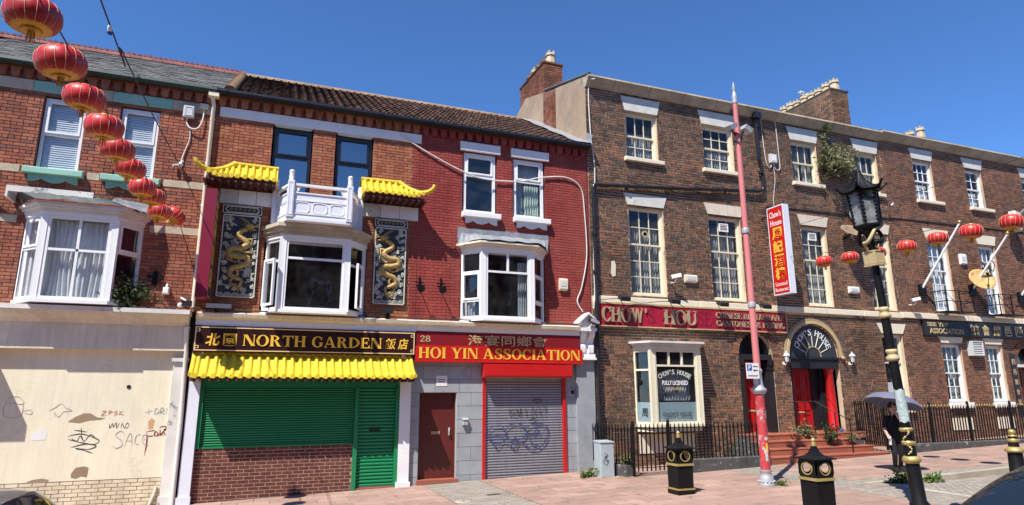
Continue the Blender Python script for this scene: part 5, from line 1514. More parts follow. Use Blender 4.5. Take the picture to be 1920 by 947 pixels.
# ------------------------------------------------------------------ dragon panels
def dragon_panel(label, x0, x1, flip, sunny):
    z0, z1 = 4.16, 6.08
    p = thing('dragon_panel', label, 'relief', ((x0 + x1) / 2, -0.06, z0))
    W, H = x1 - x0, z1 - z0
    def U(u, v):
        if flip: u = 1 - u
        return (x0 + W * u, z1 - H * v)
    g = MB(); g.box(x0, x1, -0.06, 0.0, z0, z1); g.build('ground', 'relief_dark', p)
    q = 0.03
    o = [(x0 + q, z0), (x1 - q, z0), (x1, z0 + q), (x1, z1 - q), (x1 - q, z1), (x0 + q, z1), (x0, z1 - q), (x0, z0 + q)]
    ii = [((a - (x0 + x1) / 2) * (1 - 0.05 / W) + (x0 + x1) / 2, (b_ - (z0 + z1) / 2) * (1 - 0.05 / H) + (z0 + z1) / 2) for a, b_ in o]
    g = MB(); g.strip(o, ii, -0.075, -0.0605, closed=True); g.build('border', 'relief_pale', p)
    yb = -0.075
    body = [U(*c) for c in ((0.66, 0.17), (0.50, 0.20), (0.44, 0.26), (0.62, 0.31), (0.70, 0.36), (0.52, 0.41), (0.28, 0.42), (0.24, 0.48), (0.46, 0.51), (0.70, 0.52), (0.74, 0.58), (0.52, 0.63), (0.34, 0.66), (0.30, 0.73), (0.46, 0.77), (0.62, 0.80), (0.56, 0.87))]
    bp_ = smooth([(a, yb - 0.01, b_) for a, b_ in body], 5)
    n = len(bp_)
    rad = [0.044 + 0.034 * math.sin(math.pi * min(1, i / n * 1.1)) * (1 - 0.2 * i / n) if i < n * 0.9 else 0.03 for i in range(n)]
    g = MB(); g.tube(bp_, rad, 8)
    g.build('dragon_body', 'gold_paint', p)
    g = MB()
    for i in range(2, n - 2, 2):
        a = Vector(bp_[i]); d = (Vector(bp_[i + 1]) - Vector(bp_[i - 1])).normalized(); nn = Vector((-d.z, 0, d.x)) * (-1 if flip else 1)
        t = a + nn * (rad[i] + 0.03) - d * 0.02
        s1 = a + nn * rad[i] * 0.8 - d * 0.02; s2 = a + nn * rad[i] * 0.8 + d * 0.025
        g.add([s1 + Vector((0, -0.01, 0)), s2 + Vector((0, -0.01, 0)), t, s1 + Vector((0, 0.02, 0)), s2 + Vector((0, 0.02, 0))], [(0, 1, 2), (3, 4, 2), (0, 2, 3), (1, 4, 2)])
    g.build('dorsal_spines', 'gold_paint', p)
    # head
    g = MB()
    hx, hz = U(0.74, 0.135); s = -1 if flip else 1
    g.ball((hx, yb - 0.02, hz), 0.085, 10, 6, 1.25, 0.6, 0.75)
    g.ball((hx + s * 0.11, yb - 0.02, hz + 0.01), 0.05, 8, 5, 1.3, 0.7, 0.6)
    g.ball((hx + s * 0.16, yb - 0.03, hz + 0.045), 0.028, 8, 5)
    g.ball((hx + s * 0.08, yb - 0.02, hz - 0.075), 0.035, 8, 5, 1.9, 0.6, 0.5)
    g.ball((hx + s * 0.02, yb - 0.065, hz + 0.035), 0.02, 8, 5)
    for k in range(9):
        a = math.radians(120 + k * 22)
        g.tube([(hx + s * 0.05 * math.cos(a), yb, hz + 0.05 * math.sin(a)), (hx + s * 0.2 * math.cos(a), yb, hz + 0.14 * math.sin(a))], [0.02, 0.003], 5)
    for dz, l in ((0.06, 0.2), (0.09, 0.17)):
        g.tube(smooth([(hx - s * 0.02, yb, hz + dz), (hx - s * 0.12, yb, hz + dz + 0.06), (hx - s * l - 0.05 * s, yb, hz + dz + 0.14)], 4), [0.014] * 4 + [0.010] * 4 + [0.003], 5)
    g.tube(smooth([(hx + s * 0.15, yb, hz), (hx + s * 0.2, yb, hz - 0.06), (hx + s * 0.17, yb, hz - 0.16)], 4), 0.007, 5)
    g.build('dragon_head', 'gold_paint', p)
    # legs with claws, tail fins
    for (a, b_, c) in (((0.62, 0.31), (0.82, 0.29), (0.80, 0.36)), ((0.50, 0.42), (0.62, 0.46), (0.80, 0.455)), ((0.36, 0.50), (0.24, 0.56), (0.40, 0.575)), ((0.44, 0.64), (0.52, 0.72), (0.36, 0.795))):
        g = MB(); pa, pb, pc = U(*a), U(*b_), U(*c)
        g.tube([(pa[0], yb, pa[1]), (pb[0], yb - 0.01, pb[1]), (pc[0], yb - 0.01, pc[1])], [0.045, 0.034, 0.024], 7)
        for k in range(4):
            aa = math.atan2(pc[1] - pb[1], pc[0] - pb[0]) + (k - 1.5) * 0.55
            g.tube([(pc[0], yb - 0.01, pc[1]), (pc[0] + 0.06 * math.cos(aa), yb - 0.015, pc[1] + 0.06 * math.sin(aa))], [0.014, 0.004], 5)
        g.build('leg', 'gold_paint', p)
    g = MB()
    tx, tz = U(0.56, 0.86)
    for k in range(6):
        aa = math.radians((215 if not flip else 325) + (k - 2.5) * 26)
        g.tube(smooth([(tx, yb, tz), (tx + 0.1 * math.cos(aa), yb, tz + 0.07 * math.sin(aa)), (tx + 0.2 * math.cos(aa + 0.4), yb, tz + 0.13 * math.sin(aa + 0.4))], 4), [0.02] * 4 + [0.014] * 4 + [0.003], 5)
    g.build('tail', 'gold_paint', p)
    rnd = random.Random(5 + int(flip))
    g = MB()
    spots = [(0.10, 0.06), (0.26, 0.05), (0.84, 0.05), (0.12, 0.16), (0.28, 0.12), (0.14, 0.25), (0.30, 0.30), (0.12, 0.37), (0.88, 0.33), (0.86, 0.42), (0.90, 0.50), (0.10, 0.50), (0.22, 0.55), (0.12, 0.60), (0.48, 0.46), (0.58, 0.56), (0.90, 0.60), (0.80, 0.64), (0.14, 0.68), (0.20, 0.76), (0.84, 0.70), (0.66, 0.69), (0.88, 0.78), (0.76, 0.75), (0.12, 0.84), (0.28, 0.86), (0.86, 0.86), (0.74, 0.90), (0.40, 0.90), (0.40, 0.36), (0.60, 0.44), (0.16, 0.44), (0.90, 0.24)]
    for (u, v) in spots:
        cx0, cz0 = U(u + rnd.uniform(-0.02, 0.02), v + rnd.uniform(-0.01, 0.01))
        for q in range(3):
            cx = min(max(cx0 + rnd.uniform(-0.07, 0.07), x0 + 0.07), x1 - 0.07); cz = cz0 + rnd.uniform(-0.05, 0.05)
            R = rnd.uniform(0.032, 0.055); a0 = rnd.uniform(0, 6.28); dr = rnd.choice((-1, 1))
            pts = []
            for k in range(11):
                t = k / 10
                pts.append((cx + R * (1.0 - 0.8 * t) * math.cos(a0 + dr * t * 8), yb + 0.006 - 0.004 * q, cz + R * (1.0 - 0.8 * t) * math.sin(a0 + dr * t * 8)))
            tail = (min(max(pts[0][0] + rnd.uniform(-0.09, 0.09), x0 + 0.03), x1 - 0.03), yb + 0.006, pts[0][2] + rnd.uniform(-0.04, 0.04))
            g.tube([tail] + pts, 0.010, 4)
    for k in range(5):
        for rr in (0.075, 0.05, 0.025):
            cx = x0 + W * (k + 0.5) / 5
            g.tube([(cx + rr * 1.1 * math.cos(math.pi * j / 8), yb + 0.005, z0 + 0.03 + rr * math.sin(math.pi * j / 8)) for j in range(9)], 0.007, 5)
    g.build('cloud_scrolls', 'relief_pale', p)
    g = MB(); g.box(x0 - 0.02, x1 + 0.02, -0.075, 0.0, 6.10, 6.30); hd = g.build('header', 'relief_dark', p)
    xa, xb, za, zb = x0 + 0.03, x1 - 0.03, 6.125, 6.275
    o = [(xa + 0.05, za), (xb - 0.05, za), (xb, (za + zb) / 2), (xb - 0.05, zb), (xa + 0.05, zb), (xa, (za + zb) / 2)]
    ii = [((a - (xa + xb) / 2) * 0.94 + (xa + xb) / 2, (b_ - (za + zb) / 2) * 0.8 + (za + zb) / 2) for a, b_ in o]
    g = MB(); g.strip(o, ii, -0.085, -0.0755, closed=True); frame_rect(g, x0 - 0.018, x1 + 0.018, 6.102, 6.298, 0.015, -0.083, -0.0755); g.build('header_border', 'relief_pale', hd)
    g = MB()
    for k in range(6):
        cx = xa + 0.12 + (xb - xa - 0.24) * k / 5
        g.tube([(cx + 0.035 * math.cos(t) * (1 - t / 9), -0.08, 6.2 + 0.035 * math.sin(t) * (1 - t / 9)) for t in [j * 0.6 for j in range(11)]], 0.008, 5)
    g.build('header_scroll', 'gold_paint', hd)
dragon_panel('gold dragon relief panel beside the maroon blade sign', -1.07, -0.27, False, False)
dragon_panel('gold dragon relief panel half in sun, right of the restaurant bay window', 2.39, 3.17, True, True)

# ------------------------------------------------------------------ maroon blade sign
bs = thing('blade_sign', 'tall maroon box sign with gold Chinese characters on its side, on the corner', 'sign', (-1.3, -0.4, 4.05))
g = MB(); g.box(-1.43, -1.19, -0.72, -0.06, 4.05, 6.46); g.build('box', 'maroon', bs)
M = Matrix(((0, -1, 0, -1.19), (1, 0, 0, -0.72), (0, 0, 1, 0), (0, 0, 0, 1)))
g = MB(M); g.box(0.0, 0.66, -0.004, -0.001, 4.06, 6.45); g.build('side_board', 'sign_brown', bs)
g = MB(M); frame_rect(g, 0.02, 0.64, 4.08, 6.43, 0.022, -0.008, -0.0042); g.build('gold_rim', 'gold_rim', bs)
for k, ch in enumerate('北園飯店'):
    text(ch, 0.12, 0.54, 5.86 - k * 0.52, 6.30 - k * 0.52, -0.010, 'gold_letter', bs, 0.016, 0.025, M=M)
g = MB(); g.tube([(-1.31, -0.4, 6.46), (-1.31, -0.02, 6.9)], 0.012, 5); g.build('stay', 'black_iron', bs)

# ------------------------------------------------------------------ fixtures on these houses
def alarm_box(label, x, z, w=0.2, h=0.26, m='plastic_cream', y=0.0, sub='plastic_grey', name='alarm_box'):
    t = thing(name, label, 'alarm', (x, y - 0.05, z))
    g = MB(); g.prismx([(y - 0.08, z + 0.02), (y - 0.10, z + 0.05), (y - 0.10, z + h - 0.03), (y - 0.07, z + h), (y, z + h), (y, z)], x - w / 2, x + w / 2); g.build('casing', m, t)
    g = MB(); g.box(x - w * 0.35, x + w * 0.35, y - 0.107, y - 0.1005, z + h * 0.35, z + h * 0.75); g.build('face_plate', sub, t)
    return t
alarm_box('cream alarm box on the red painted wall right of the association bay', 7.53, 4.76, 0.24, 0.33)
t = thing('junction_box', 'grey junction box looped with white cable under the left eaves', 'box', (-2.0, -0.06, 8.28))
g = MB(); g.bevbox(-2.12, -1.89, -0.12, 0.0, 8.29, 8.58, 0.015); g.build('casing', 'plastic_grey', t)
g = MB(); frame_rect(g, -2.08, -1.93, 8.33, 8.54, 0.012, -0.128, -0.1205); g.build('lid', 'plastic_grey', t)
t = thing('junction_box', 'small pale junction box beside the hopper head', 'box', (-1.68, -0.05, 8.55))
g = MB(); g.bevbox(-1.78, -1.61, -0.1, 0.0, 8.56, 8.68, 0.012); g.build('casing', 'plastic_cream', t)
g = MB(); g.box(-1.75, -1.64, -0.106, -0.1005, 8.59, 8.65); g.build('lid', 'plastic_grey', t)
def cable(label, pts, r, m, name='cable', k=6):
    g = MB(); g.tube(smooth(pts, k), r, 5)
    return solo(name, g, m, label, 'cable', base=tuple(pts[0]))
cable('white cable looping between the two boxes under the left eaves', [(-1.7, -0.05, 8.56), (-1.7, -0.07, 8.3), (-1.78, -0.1, 8.05), (-1.95, -0.08, 8.04), (-2.04, -0.05, 8.2), (-2.02, -0.05, 8.29)], 0.018, 'cable_white')
cable('thin pale cable hanging from the grey box to the wire anchor', [(-1.97, -0.03, 8.1), (-1.93, -0.04, 7.8), (-2.02, -0.04, 7.4), (-2.06, -0.06, 7.15)], 0.014, 'cable_white')
cable('white cable drooping across the painted wall above both upper windows', [(2.9, -0.04, 8.62), (3.6, -0.05, 8.25), (4.5, -0.06, 7.86), (5.2, -0.06, 7.68), (6.2, -0.06, 7.72), (6.9, -0.05, 7.92), (7.7, -0.05, 8.02), (8.15, -0.05, 7.75), (8.25, -0.05, 7.0), (8.28, -0.05, 5.8), (8.1, -0.05, 4.9), (7.95, -0.05, 4.5), (8.1, -0.06, 4.2)], 0.020, 'cable_white')
cable('white cable running down the corner of the brown terrace', [(8.56, -0.36, 11.1), (8.50, -0.06, 11.02), (8.52, -0.05, 9.5), (8.62, -0.05, 8.4), (8.55, -0.05, 7.0), (8.5, -0.05, 5.6), (8.5, -0.05, 4.8), (8.42, -0.1, 4.3)], 0.020, 'cable_white')
cable('black cable lying along the top of the shop cornices', [(-3.2, -0.2, 3.82), (-2.2, -0.28, 3.83), (-1.5, -0.25, 3.86), (0.2, -0.30, 3.835), (2.5, -0.2, 3.84), (4.6, -0.28, 3.83), (7.8, -0.2, 3.84)], 0.016, 'cable_dark')
# floodlight and clutter on the corner
t = thing('floodlight', 'black floodlight with white arm at the corner above the cream shop', 'lamp', (-1.6, -0.3, 3.85))
g = MB(); g.tube([(-1.75, -0.05, 4.1), (-1.68, -0.2, 4.05), (-1.6, -0.3, 3.98)], 0.02, 6); g.build('arm', 'white', t)
g = MB(); g.box(-1.68, -1.5, -0.42, -0.28, 3.88, 4.0); g.build('head', 'black_paint', t)
g = MB(); g.ball((-1.72, -0.38, 3.9), 0.05, 8, 6); g.build('bulb', 'white', t)
t = thing('floodlight', 'long grey floodlight lying on the restaurant cornice under the dragon panel', 'lamp', (-0.95, -0.2, 3.81))
g = MB(); g.box(-1.22, -0.72, -0.34, -0.16, 3.88, 3.97); g.build('housing', 'silver', t)
g = MB(); g.box(-1.05, -1.0, -0.28, -0.1, 3.80, 3.88); g.build('bracket', 'black_iron', t)
t = thing('floodlight', 'small black floodlight on the restaurant cornice below the right dragon', 'lamp', (2.75, -0.2, 3.81))
g = MB(); g.box(2.62, 2.86, -0.36, -0.18, 3.92, 4.04); g.build('head', 'black_paint', t)
g = MB(); g.box(2.71, 2.77, -0.28, -0.2, 3.80, 3.92); g.build('bracket', 'black_iron', t)
# iron cross brackets
for k, (x, lab) in enumerate(((3.55, 'rusty iron cross bracket on the wall just right of the dragon panel'), (4.1, 'rusty iron cross bracket on the wall nearest the association bay'))):
    t = thing('wall_bracket', lab, 'bracket', (x, -0.1, 4.5), group='iron cross brackets')
    g = MB(); g.box(x - 0.02, x + 0.02, -0.03, 0.0, 4.55, 4.90); g.build('plate', 'black_iron', t)
    g = MB(); g.box(x - 0.12, x + 0.10, -0.045, -0.0305, 4.74, 4.765); g.build('cross_bar', 'black_iron', t)
    g = MB(); g.tube([(x - 0.01, -0.02, 4.62), (x - 0.02, -0.30, 4.56)], 0.012, 5); g.lathe([(0.10, -0.006), (0.10, 0.006)], (x - 0.02, -0.31, 4.56), 10, 'y', False); g.build('stud', 'black_iron', t)
t = thing('wall_bracket', 'iron cross bracket with pole on the brick right of the cream shop bay', 'bracket', (-2.3, -0.1, 4.4))
g = MB(); g.box(-2.34, -2.26, -0.06, 0.0, 4.35, 4.66); g.build('plate', 'black_iron', t)
g = MB(); g.box(-2.45, -2.15, -0.09, -0.0605, 4.50, 4.56); g.build('cross_bar', 'black_iron', t)
t = thing('security_lamp', 'small white security lamp on the brick beside the maroon sign', 'lamp', (-2.05, -0.1, 4.15))
g = MB(); g.bevbox(-2.11, -1.99, -0.16, -0.02, 4.16, 4.30, 0.02); g.build('casing', 'white', t)
g = MB(); g.tube([(-2.05, -0.02, 4.38), (-2.05, -0.08, 4.3)], 0.03, 6); g.build('arm', 'plastic_grey', t)
# small plates by the association door
t = thing('notice', 'small white printed notice on the grey stone above the brown door', 'notice', (4.2, -0.005, 2.22))
g = MB(); g.box(4.04, 4.32, -0.008, 0.0, 2.21, 2.46); g.build('sheet', 'paper', t)
for k in range(2):
    g = MB(); g.box(4.08, 4.27 - 0.03 * k, -0.010, -0.0082, 2.36 - k * 0.05, 2.375 - k * 0.05); g.build('printed_line', 'spray_black', t)
t = thing('entry_box', 'grey metal letter box on the stone between brown door and shutter', 'letter box', (4.78, -0.05, 1.28))
g = MB(); g.bevbox(4.72, 4.85, -0.09, 0.0, 1.27, 1.40, 0.01); g.build('casing', 'silver', t)
g = MB(); g.prismx([(-0.11, 1.40), (0.0, 1.44), (0.0, 1.40)], 4.71, 4.86); g.build('flap', 'silver', t)
t = thing('alarm_siren', 'round grey siren on the stone right of the roller shutter', 'alarm', (7.75, -0.03, 2.0))
g = MB(); g.lathe([(0.1, 0.0), (0.1, -0.02), (0.08, -0.035)], (7.74, 0, 2.05), 14, 'y'); g.build('body', 'silver', t)
g = MB(); g.lathe([(0.06, -0.034), (0.06, -0.042), (0.02, -0.044)], (7.74, 0, 2.05), 14, 'y'); g.build('grille', 'black_paint', t)
t = thing('floodlight', 'black floodlight under the little white gable at the end of the association sign', 'lamp', (8.25, -0.4, 3.85))
g = MB(M := Matrix.Translation((8.24, -0.40, 3.92)) @ Matrix.Rotation(0.35, 4, 'Y')); g.box(-0.13, 0.13, -0.06, 0.06, -0.06, 0.06); g.build('head', 'black_paint', t)
g = MB(M); g.box(-0.11, 0.11, -0.066, -0.0605, -0.045, 0.045); g.build('lens', 'silver', t)
g = MB(); g.tube([(8.24, -0.34, 3.92), (8.24, -0.24, 3.95)], 0.02, 5); g.build('arm', 'black_iron', t)

# ================================================================== brown Georgian terrace (right)
D = thing('brown_terrace_house', 'sooty brown brick three storey house with sash windows and two arched red doors', 'building', (14.4, 0, gz(14.4)))
UC = [(9.75, 10.87), (12.58, 13.76), (16.22, 17.34), (19.15, 20.2)]
MC = [(9.71, 10.92), (12.57, 13.80), (16.30, 17.38), (19.2, 20.25)]
WD = [('rect', a, b, 8.93, 10.42) for a, b in UC] + [('rect', a, b, 4.76, 7.42) for a, b in MC]
WD += [('rect', 9.68, 11.92, 1.20, 3.22), ('arch', 13.34, 14.62, 0.3, 3.17), ('arch', 15.28, 17.30, 0.3, 3.12), ('rect', 19.36, 20.33, 1.48, 3.95)]
wall = wall_plate(D, 'wall', XD, XE, -1.5, 11.15, WD, 'mortar_pale', reveal=0.16)
bands = [('rect', XD, XE, 4.48, 4.70)]
lint = []
for a, b in UC: lint.append(('rect', a - 0.13, b + 0.13, 10.44, 10.90))
for a, b in MC: lint.append(('rect', a - 0.10, b + 0.10, 7.44, 7.80))
brickwork(wall, XD, XE, -1.0, 11.12, WD + bands, 'brick_brown', bond='flemish', depth=0.012, joint=0.018, jit=0.004, gauge=0.08, L=0.24)
g = MB(); g.box(XD, XE, 0.165, 0.3, -1.5, 0.29); g.build('foundation', 'plaster_dark', D)
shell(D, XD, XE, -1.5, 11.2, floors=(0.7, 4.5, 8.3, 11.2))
g = MB(); g.box(14.95, 15.05, 0.3, 8, -1, 11); g.box(12.3, 12.4, 0.3, 8, -1, 11); g.build('party_walls', 'plaster_dark', D)

def wedge_lintel(house, a, b, z0, z1, m, sp=0.12):
    g = MB(); g.prism([(a - 0.02, z0), (b + 0.02, z0), (b + sp + 0.02, z1), (a - sp - 0.02, z1)], -0.032, 0.06); return g.build('lintel', m, house)
def sill(house, a, b, z, m, h=0.12, out=0.12):
    g = MB(); g.bevbox(a, b, -out, 0.12, z - h, z, 0.012); return g.build('sill', m, house)
cg = 'curtain_grey'
upcur = [[(cg, 0.06, 0.94, 0.03, 0.62, 9)], [(cg, 0.06, 0.94, 0.03, 0.6, 8)], [(cg, 0.06, 0.5, 0.03, 0.95, 5), (cg, 0.6, 0.94, 0.03, 0.95, 4)], [(cg, 0.06, 0.94, 0.03, 0.8, 8)]]
for (a, b), cu in zip(UC, upcur):
    sash_window(D, a, b, 8.94, 10.41, 0.08, 3, (1, 2) if a < 12 else (2, 2) if a < 15 else (1, 1), 'cream_wood', cur=cu)
    wedge_lintel(D, a, b, 10.45, 10.90, 'stone_grey'); sill(D, a - 0.10, b + 0.15, 8.93, 'paint_cream_clean')
micur = [[('curtain', 0.05, 0.95, 0.02, 0.80, 8)], [('curtain', 0.05, 0.95, 0.02, 0.82, 8)], [('curtain', 0.05, 0.95, 0.02, 0.98, 7)], [('curtain', 0.05, 0.95, 0.02, 0.75, 7)]]
for (a, b), cu in zip(MC, micur):
    w = sash_window(D, a, b, 4.77, 7.41, 0.08, 3, (2, 3), 'cream_wood', split=0.58, cur=[(cg,) + c[1:] for c in cu])
    wedge_lintel(D, a, b, 7.45, 7.80, 'stone_grey' if a < 10 else 'paint_cream')
g = MB(); g.lathe([(0.10, -0.03), (0.10, 0.0), (0.06, 0.0), (0.06, -0.03)], (10.30, 0.09, 6.62), 14, 'y', False); g.build('window_vent', 'gold_pale', D)
for x, z in ((13.2, 7.08), (16.83, 7.1)):
    g = MB(); frame_rect(g, x - 0.17, x + 0.17, z - 0.13, z + 0.13, 0.03, 0.06, 0.1)
    for k in range(4): g.box(x - 0.14, x + 0.14, 0.065, 0.09, z - 0.09 + k * 0.05, z - 0.075 + k * 0.05)
    g.build('window_vent', 'white', D)
# cornice, string course
g = MB(); g.prismx([(-0.25, 11.28), (-0.26, 11.23), (-0.205, 11.20), (-0.18, 11.13), (-0.11, 11.07), (-0.08, 11.01), (-0.03, 10.985), (0.1, 10.985), (0.1, 11.28)], XD - 0.02, XE); g.build('cornice', 'stone_cornice', D)
for k in range(9):
    x = XD + 0.9 + k * 1.25
    g = MB(); g.prismx([(-0.253, 11.276), (-0.264, 11.23), (-0.209, 11.197), (-0.184, 11.127), (-0.114, 11.066), (-0.084, 11.006), (-0.02, 10.982), (-0.02, 11.276)], x, x + 0.012); g.build('cornice_joint', 'pot_dark', D)
for a, b in ((8.46, 12.0), (12.004, 15.2), (15.204, 18.6), (18.604, XE)):
    g = MB(); g.bevbox(a, b, -0.09, 0.02, 4.50, 4.68, 0.012); g.build('string_course', 'paint_cream_clean', D)
g = MB(); g.add([(XD + 0.002, -0.245, 11.285), (XE, -0.245, 11.285), (XE, 4.6, 12.75), (XD + 0.002, 4.6, 12.75), (XE, 9.0, 11.4), (XD + 0.002, 9.0, 11.4)], [(0, 1, 2, 3), (3, 2, 4, 5)]); roofD = g.build('roof', 'slate', D)
# gable towards the lower roofs
g = MB(); gp = [(0.0, 9.0), (2.2, 9.0), (2.2, 12.02), (0.0, 11.40)]
g.prismx([(0.0, 9.0), (2.05, 9.0), (2.05, 11.90), (0.0, 11.32)], XD - 0.012, XD + 0.1); g.build('gable_render', 'gable_render', D)
g = MB(); g.prismx([(2.05, 9.0), (3.05, 9.0), (3.05, 12.2), (2.05, 11.90)], XD - 0.006, XD + 0.1); gb = g.build('gable_brick_patch', 'mortar_red', D)
Mg = Matrix(((0, 1, 0, XD - 0.006), (-1, 0, 0, 3.05), (0, 0, 1, 0), (0, 0, 0, 1)))
brickwork(gb, 0.0, 1.0, 9.0, 11.90, [], 'brick_chimney', limit=60, M=Mg, bond='garden')
g = MB(); g.prismx([(3.05, 9.0), (8.5, 9.0), (8.5, 11.5), (4.6, 12.70), (3.05, 12.2)], XD - 0.014, XD + 0.1); g.build('gable_render', 'gable_render', D)
g = MB(); g.tube([(XD + 0.02, -0.24, 11.31), (XD + 0.02, 2.9, 12.24)], 0.05, 6); g.build('verge', 'lead_dark', D)
def chimney(house, roof, x0, x1, y0, y1, z0, z1, m, npots, pm, zpot=0.55, caps=True, Mfar=False):
    g = MB(); g.box(x0 + 0.012, x1 - 0.012, y0 + 0.012, y1 - 0.012, z0, z1 - 0.001); c = g.build('chimney', 'mortar_pale' if m == 'brick_brown' else 'mortar_red', roof)
    brickwork(c, x0, x1, z0, z1, [], m, limit=40, yplane=y0 + 0.012)
    Ms = Matrix(((0, 1, 0, x0 + 0.012), (-1, 0, 0, y1), (0, 0, 1, 0), (0, 0, 0, 1)))
    brickwork(c, 0.0, y1 - y0, z0, z1, [], m, limit=60, M=Ms)
    g = MB(); g.box(x0 - 0.03, x1 + 0.03, y0 - 0.03, y1 + 0.03, z1, z1 + 0.06); g.build('chimney_cap', m, c)
    for k in range(npots):
        y = y0 + (y1 - y0) * (k + 0.5) / npots; x = (x0 + x1) / 2
        g = MB(); hh = zpot * random.uniform(0.9, 1.08)
        g.lathe([(0.19, z1 + 0.06), (0.185, z1 + 0.2), (0.15, z1 + 0.06 + hh * 0.75), (0.19, z1 + 0.06 + hh * 0.8), (0.19, z1 + 0.06 + hh * 0.9), (0.15, z1 + 0.06 + hh)], (x, y, 0), 8, 'z', False, math.pi / 8)
        if caps:
            for q in range(4):
                a = q * math.pi / 2 + math.pi / 4
                g.box(x + 0.12 * math.cos(a) - 0.03, x + 0.12 * math.cos(a) + 0.03, y + 0.12 * math.sin(a) - 0.03, y + 0.12 * math.sin(a) + 0.03, z1 + 0.06 + hh, z1 + 0.16 + hh)
        g.build('chimney_pot', pm if k % 3 else 'pot', c)
chimney(D, roofD, XD, XD + 0.72, 2.97, 5.2, 11.4, 13.32, 'brick_chimney', 5, 'pot_dark', 0.42)
# drain pipes
g = MB(); g.tube(smooth([(14.70, -0.12, 11.2), (14.70, -0.10, 10.9), (14.70, -0.10, 9.6), (14.78, -0.10, 9.3), (14.78, -0.10, 8.55), (14.62, -0.10, 8.40), (14.0, -0.10, 8.34), (11.5, -0.10, 8.12), (9.0, -0.10, 7.93), (8.62, -0.10, 7.90), (8.53, -0.10, 7.78), (8.53, -0.10, 7.0), (8.53, -0.10, 5.5), (8.53, -0.12, 4.9), (8.50, -0.16, 4.3), (8.50, -0.12, 3.0), (8.50, -0.12, 0.2)], 3), 0.055, 8)
for z in (10.6, 9.0, 6.4, 5.3, 3.0, 1.6): g.lathe([(0.075, 0), (0.075, 0.08)], (14.72 if z > 8.6 else 8.52, -0.11, z), 8)
for x in (13.2, 11.2, 9.6): g.lathe([(0.075, 0), (0.075, 0.08)], (x, -0.10, 7.93 + (x - 9) * 0.082), 8, 'x')
g.prismz([(14.58, -0.26), (14.82, -0.26), (14.82, -0.04), (14.58, -0.04)], 10.9, 11.1)
g.build('downpipe', 'black_pipe', D)
# ground floor canted window
b = bay(D, 9.68, 11.92, 9.98, 11.50, 1.20, 3.20, 0.48, 'cream_wood', [(0, 1, 0, 0.80, False), (0, 0.333, 0.80, 1, False), (0.333, 0.667, 0.80, 1, False), (0.667, 1, 0.80, 1, False)], [(0, 1, 0, 0.74, False), (0, 1, 0.74, 1, False)], [(0, 1, 0, 0.74, False), (0, 1, 0.74, 1, False)], 'paint_old', name='shop_bay', glass='glass', hood=0.16, post=0.085)
g = MB(); g.prismz([(9.70, 0.0), (9.99, -0.46), (11.49, -0.46), (11.9, 0.0)], 1.0, 1.13); g.build('apron', 'cream_wood', b)
g = MB(); g.box(10.06, 11.42, -0.415, -0.410, 1.27, 1.78); g.build('frosted_film', 'frosted', b)
M1, L1 = local_frame((9.68, 0.02), (9.98, -0.48))
g = MB(M1); g.box(0.06, L1 - 0.12, 0.045, 0.05, 1.27, 1.78); g.build('frosted_film', 'frosted', b)
curtain(b, 10.1, 11.4, 1.82, 2.6, -0.12, 'curtain_grey', 9, 0.04)
text("CHOW'S HOUSE", 10.25, 11.2, 1.41, 1.51, -0.453, 'spray_black', b, 0.003, 0.02)
text('周', 0.18, 0.36, 1.40, 1.62, 0.030, 'spray_black', b, 0.003, 0.01, M=M1)
text('FULLY LICENSED', 10.28, 11.12, 2.24, 2.36, -0.453, 'white', b, 0.003, 0.02)
text('RESTAURANT', 10.42, 10.98, 2.10, 2.18, -0.453, 'gold_pale', b, 0.003)
def arc_text(body, cx, cz, R, a0, a1, h, y, m, parent, depth=0.004, fat=0.01):
    n = len(body)
    for i, ch in enumerate(body):
        if ch == ' ': continue
        a = math.radians(a0 + (a1 - a0) * i / (n - 1))
        M = Matrix.Translation((cx + R * math.cos(a), y, cz + R * math.sin(a))) @ Matrix.Rotation(-(a - math.pi / 2), 4, 'Y')
        wd = h * (0.25 if ch in "'I" else 0.95 if ch == 'W' else 0.68)
        text(ch, -wd / 2, wd / 2, (0.6 * h if ch == "'" else 0), h, 0, m, parent, depth, fat, M=M, name='letter')
arc_text("CHOW'S HOUSE", 10.70, 1.55, 0.98, 118, 62, 0.13, -0.453, 'relief_pale', b)
# ground floor sash beside the terrace join
sash_window(D, 19.37, 20.32, 1.50, 3.93, 0.08, 1, (1, 1), 'cream_wood', split=0.62, cur=[('curtain', 0.05, 0.95, 0.02, 0.35, 6)])
wedge_lintel(D, 19.36, 20.33, 3.97, 4.30, 'paint_cream_clean', 0.18); sill(D, 19.25, 20.42, 1.48, 'paint_cream_clean')
# ---- arched doorways
def arch_band(house, x0, x1, zs, w, y0, y1, m, name, n=22):
    c = (x0 + x1) / 2; r = (x1 - x0) / 2
    o = [(c + (r + w) * math.cos(math.pi * i / n), zs + (r + w) * math.sin(math.pi * i / n)) for i in range(n + 1)]
    i_ = [(c + r * math.cos(math.pi * i / n), zs + r * math.sin(math.pi * i / n)) for i in range(n + 1)]
    g = MB(); g.strip(o, i_, y0, y1); return g.build(name, m, house)
def voussoirs(house, x0, x1, zs, w, m, n=26):
    c = (x0 + x1) / 2; r = (x1 - x0) / 2
    for i in range(n):
        a, b = math.pi * (i + 0.06) / n, math.pi * (i + 0.94) / n
        g = MB(); g.prism([(c + (r + 0.005) * math.cos(a), zs + (r + 0.005) * math.sin(a)), (c + (r + w) * math.cos(a), zs + (r + w) * math.sin(a)), (c + (r + w) * math.cos(b), zs + (r + w) * math.sin(b)), (c + (r + 0.005) * math.cos(b), zs + (r + 0.005) * math.sin(b))], -0.026, 0.02); g.build('voussoir', m, house)
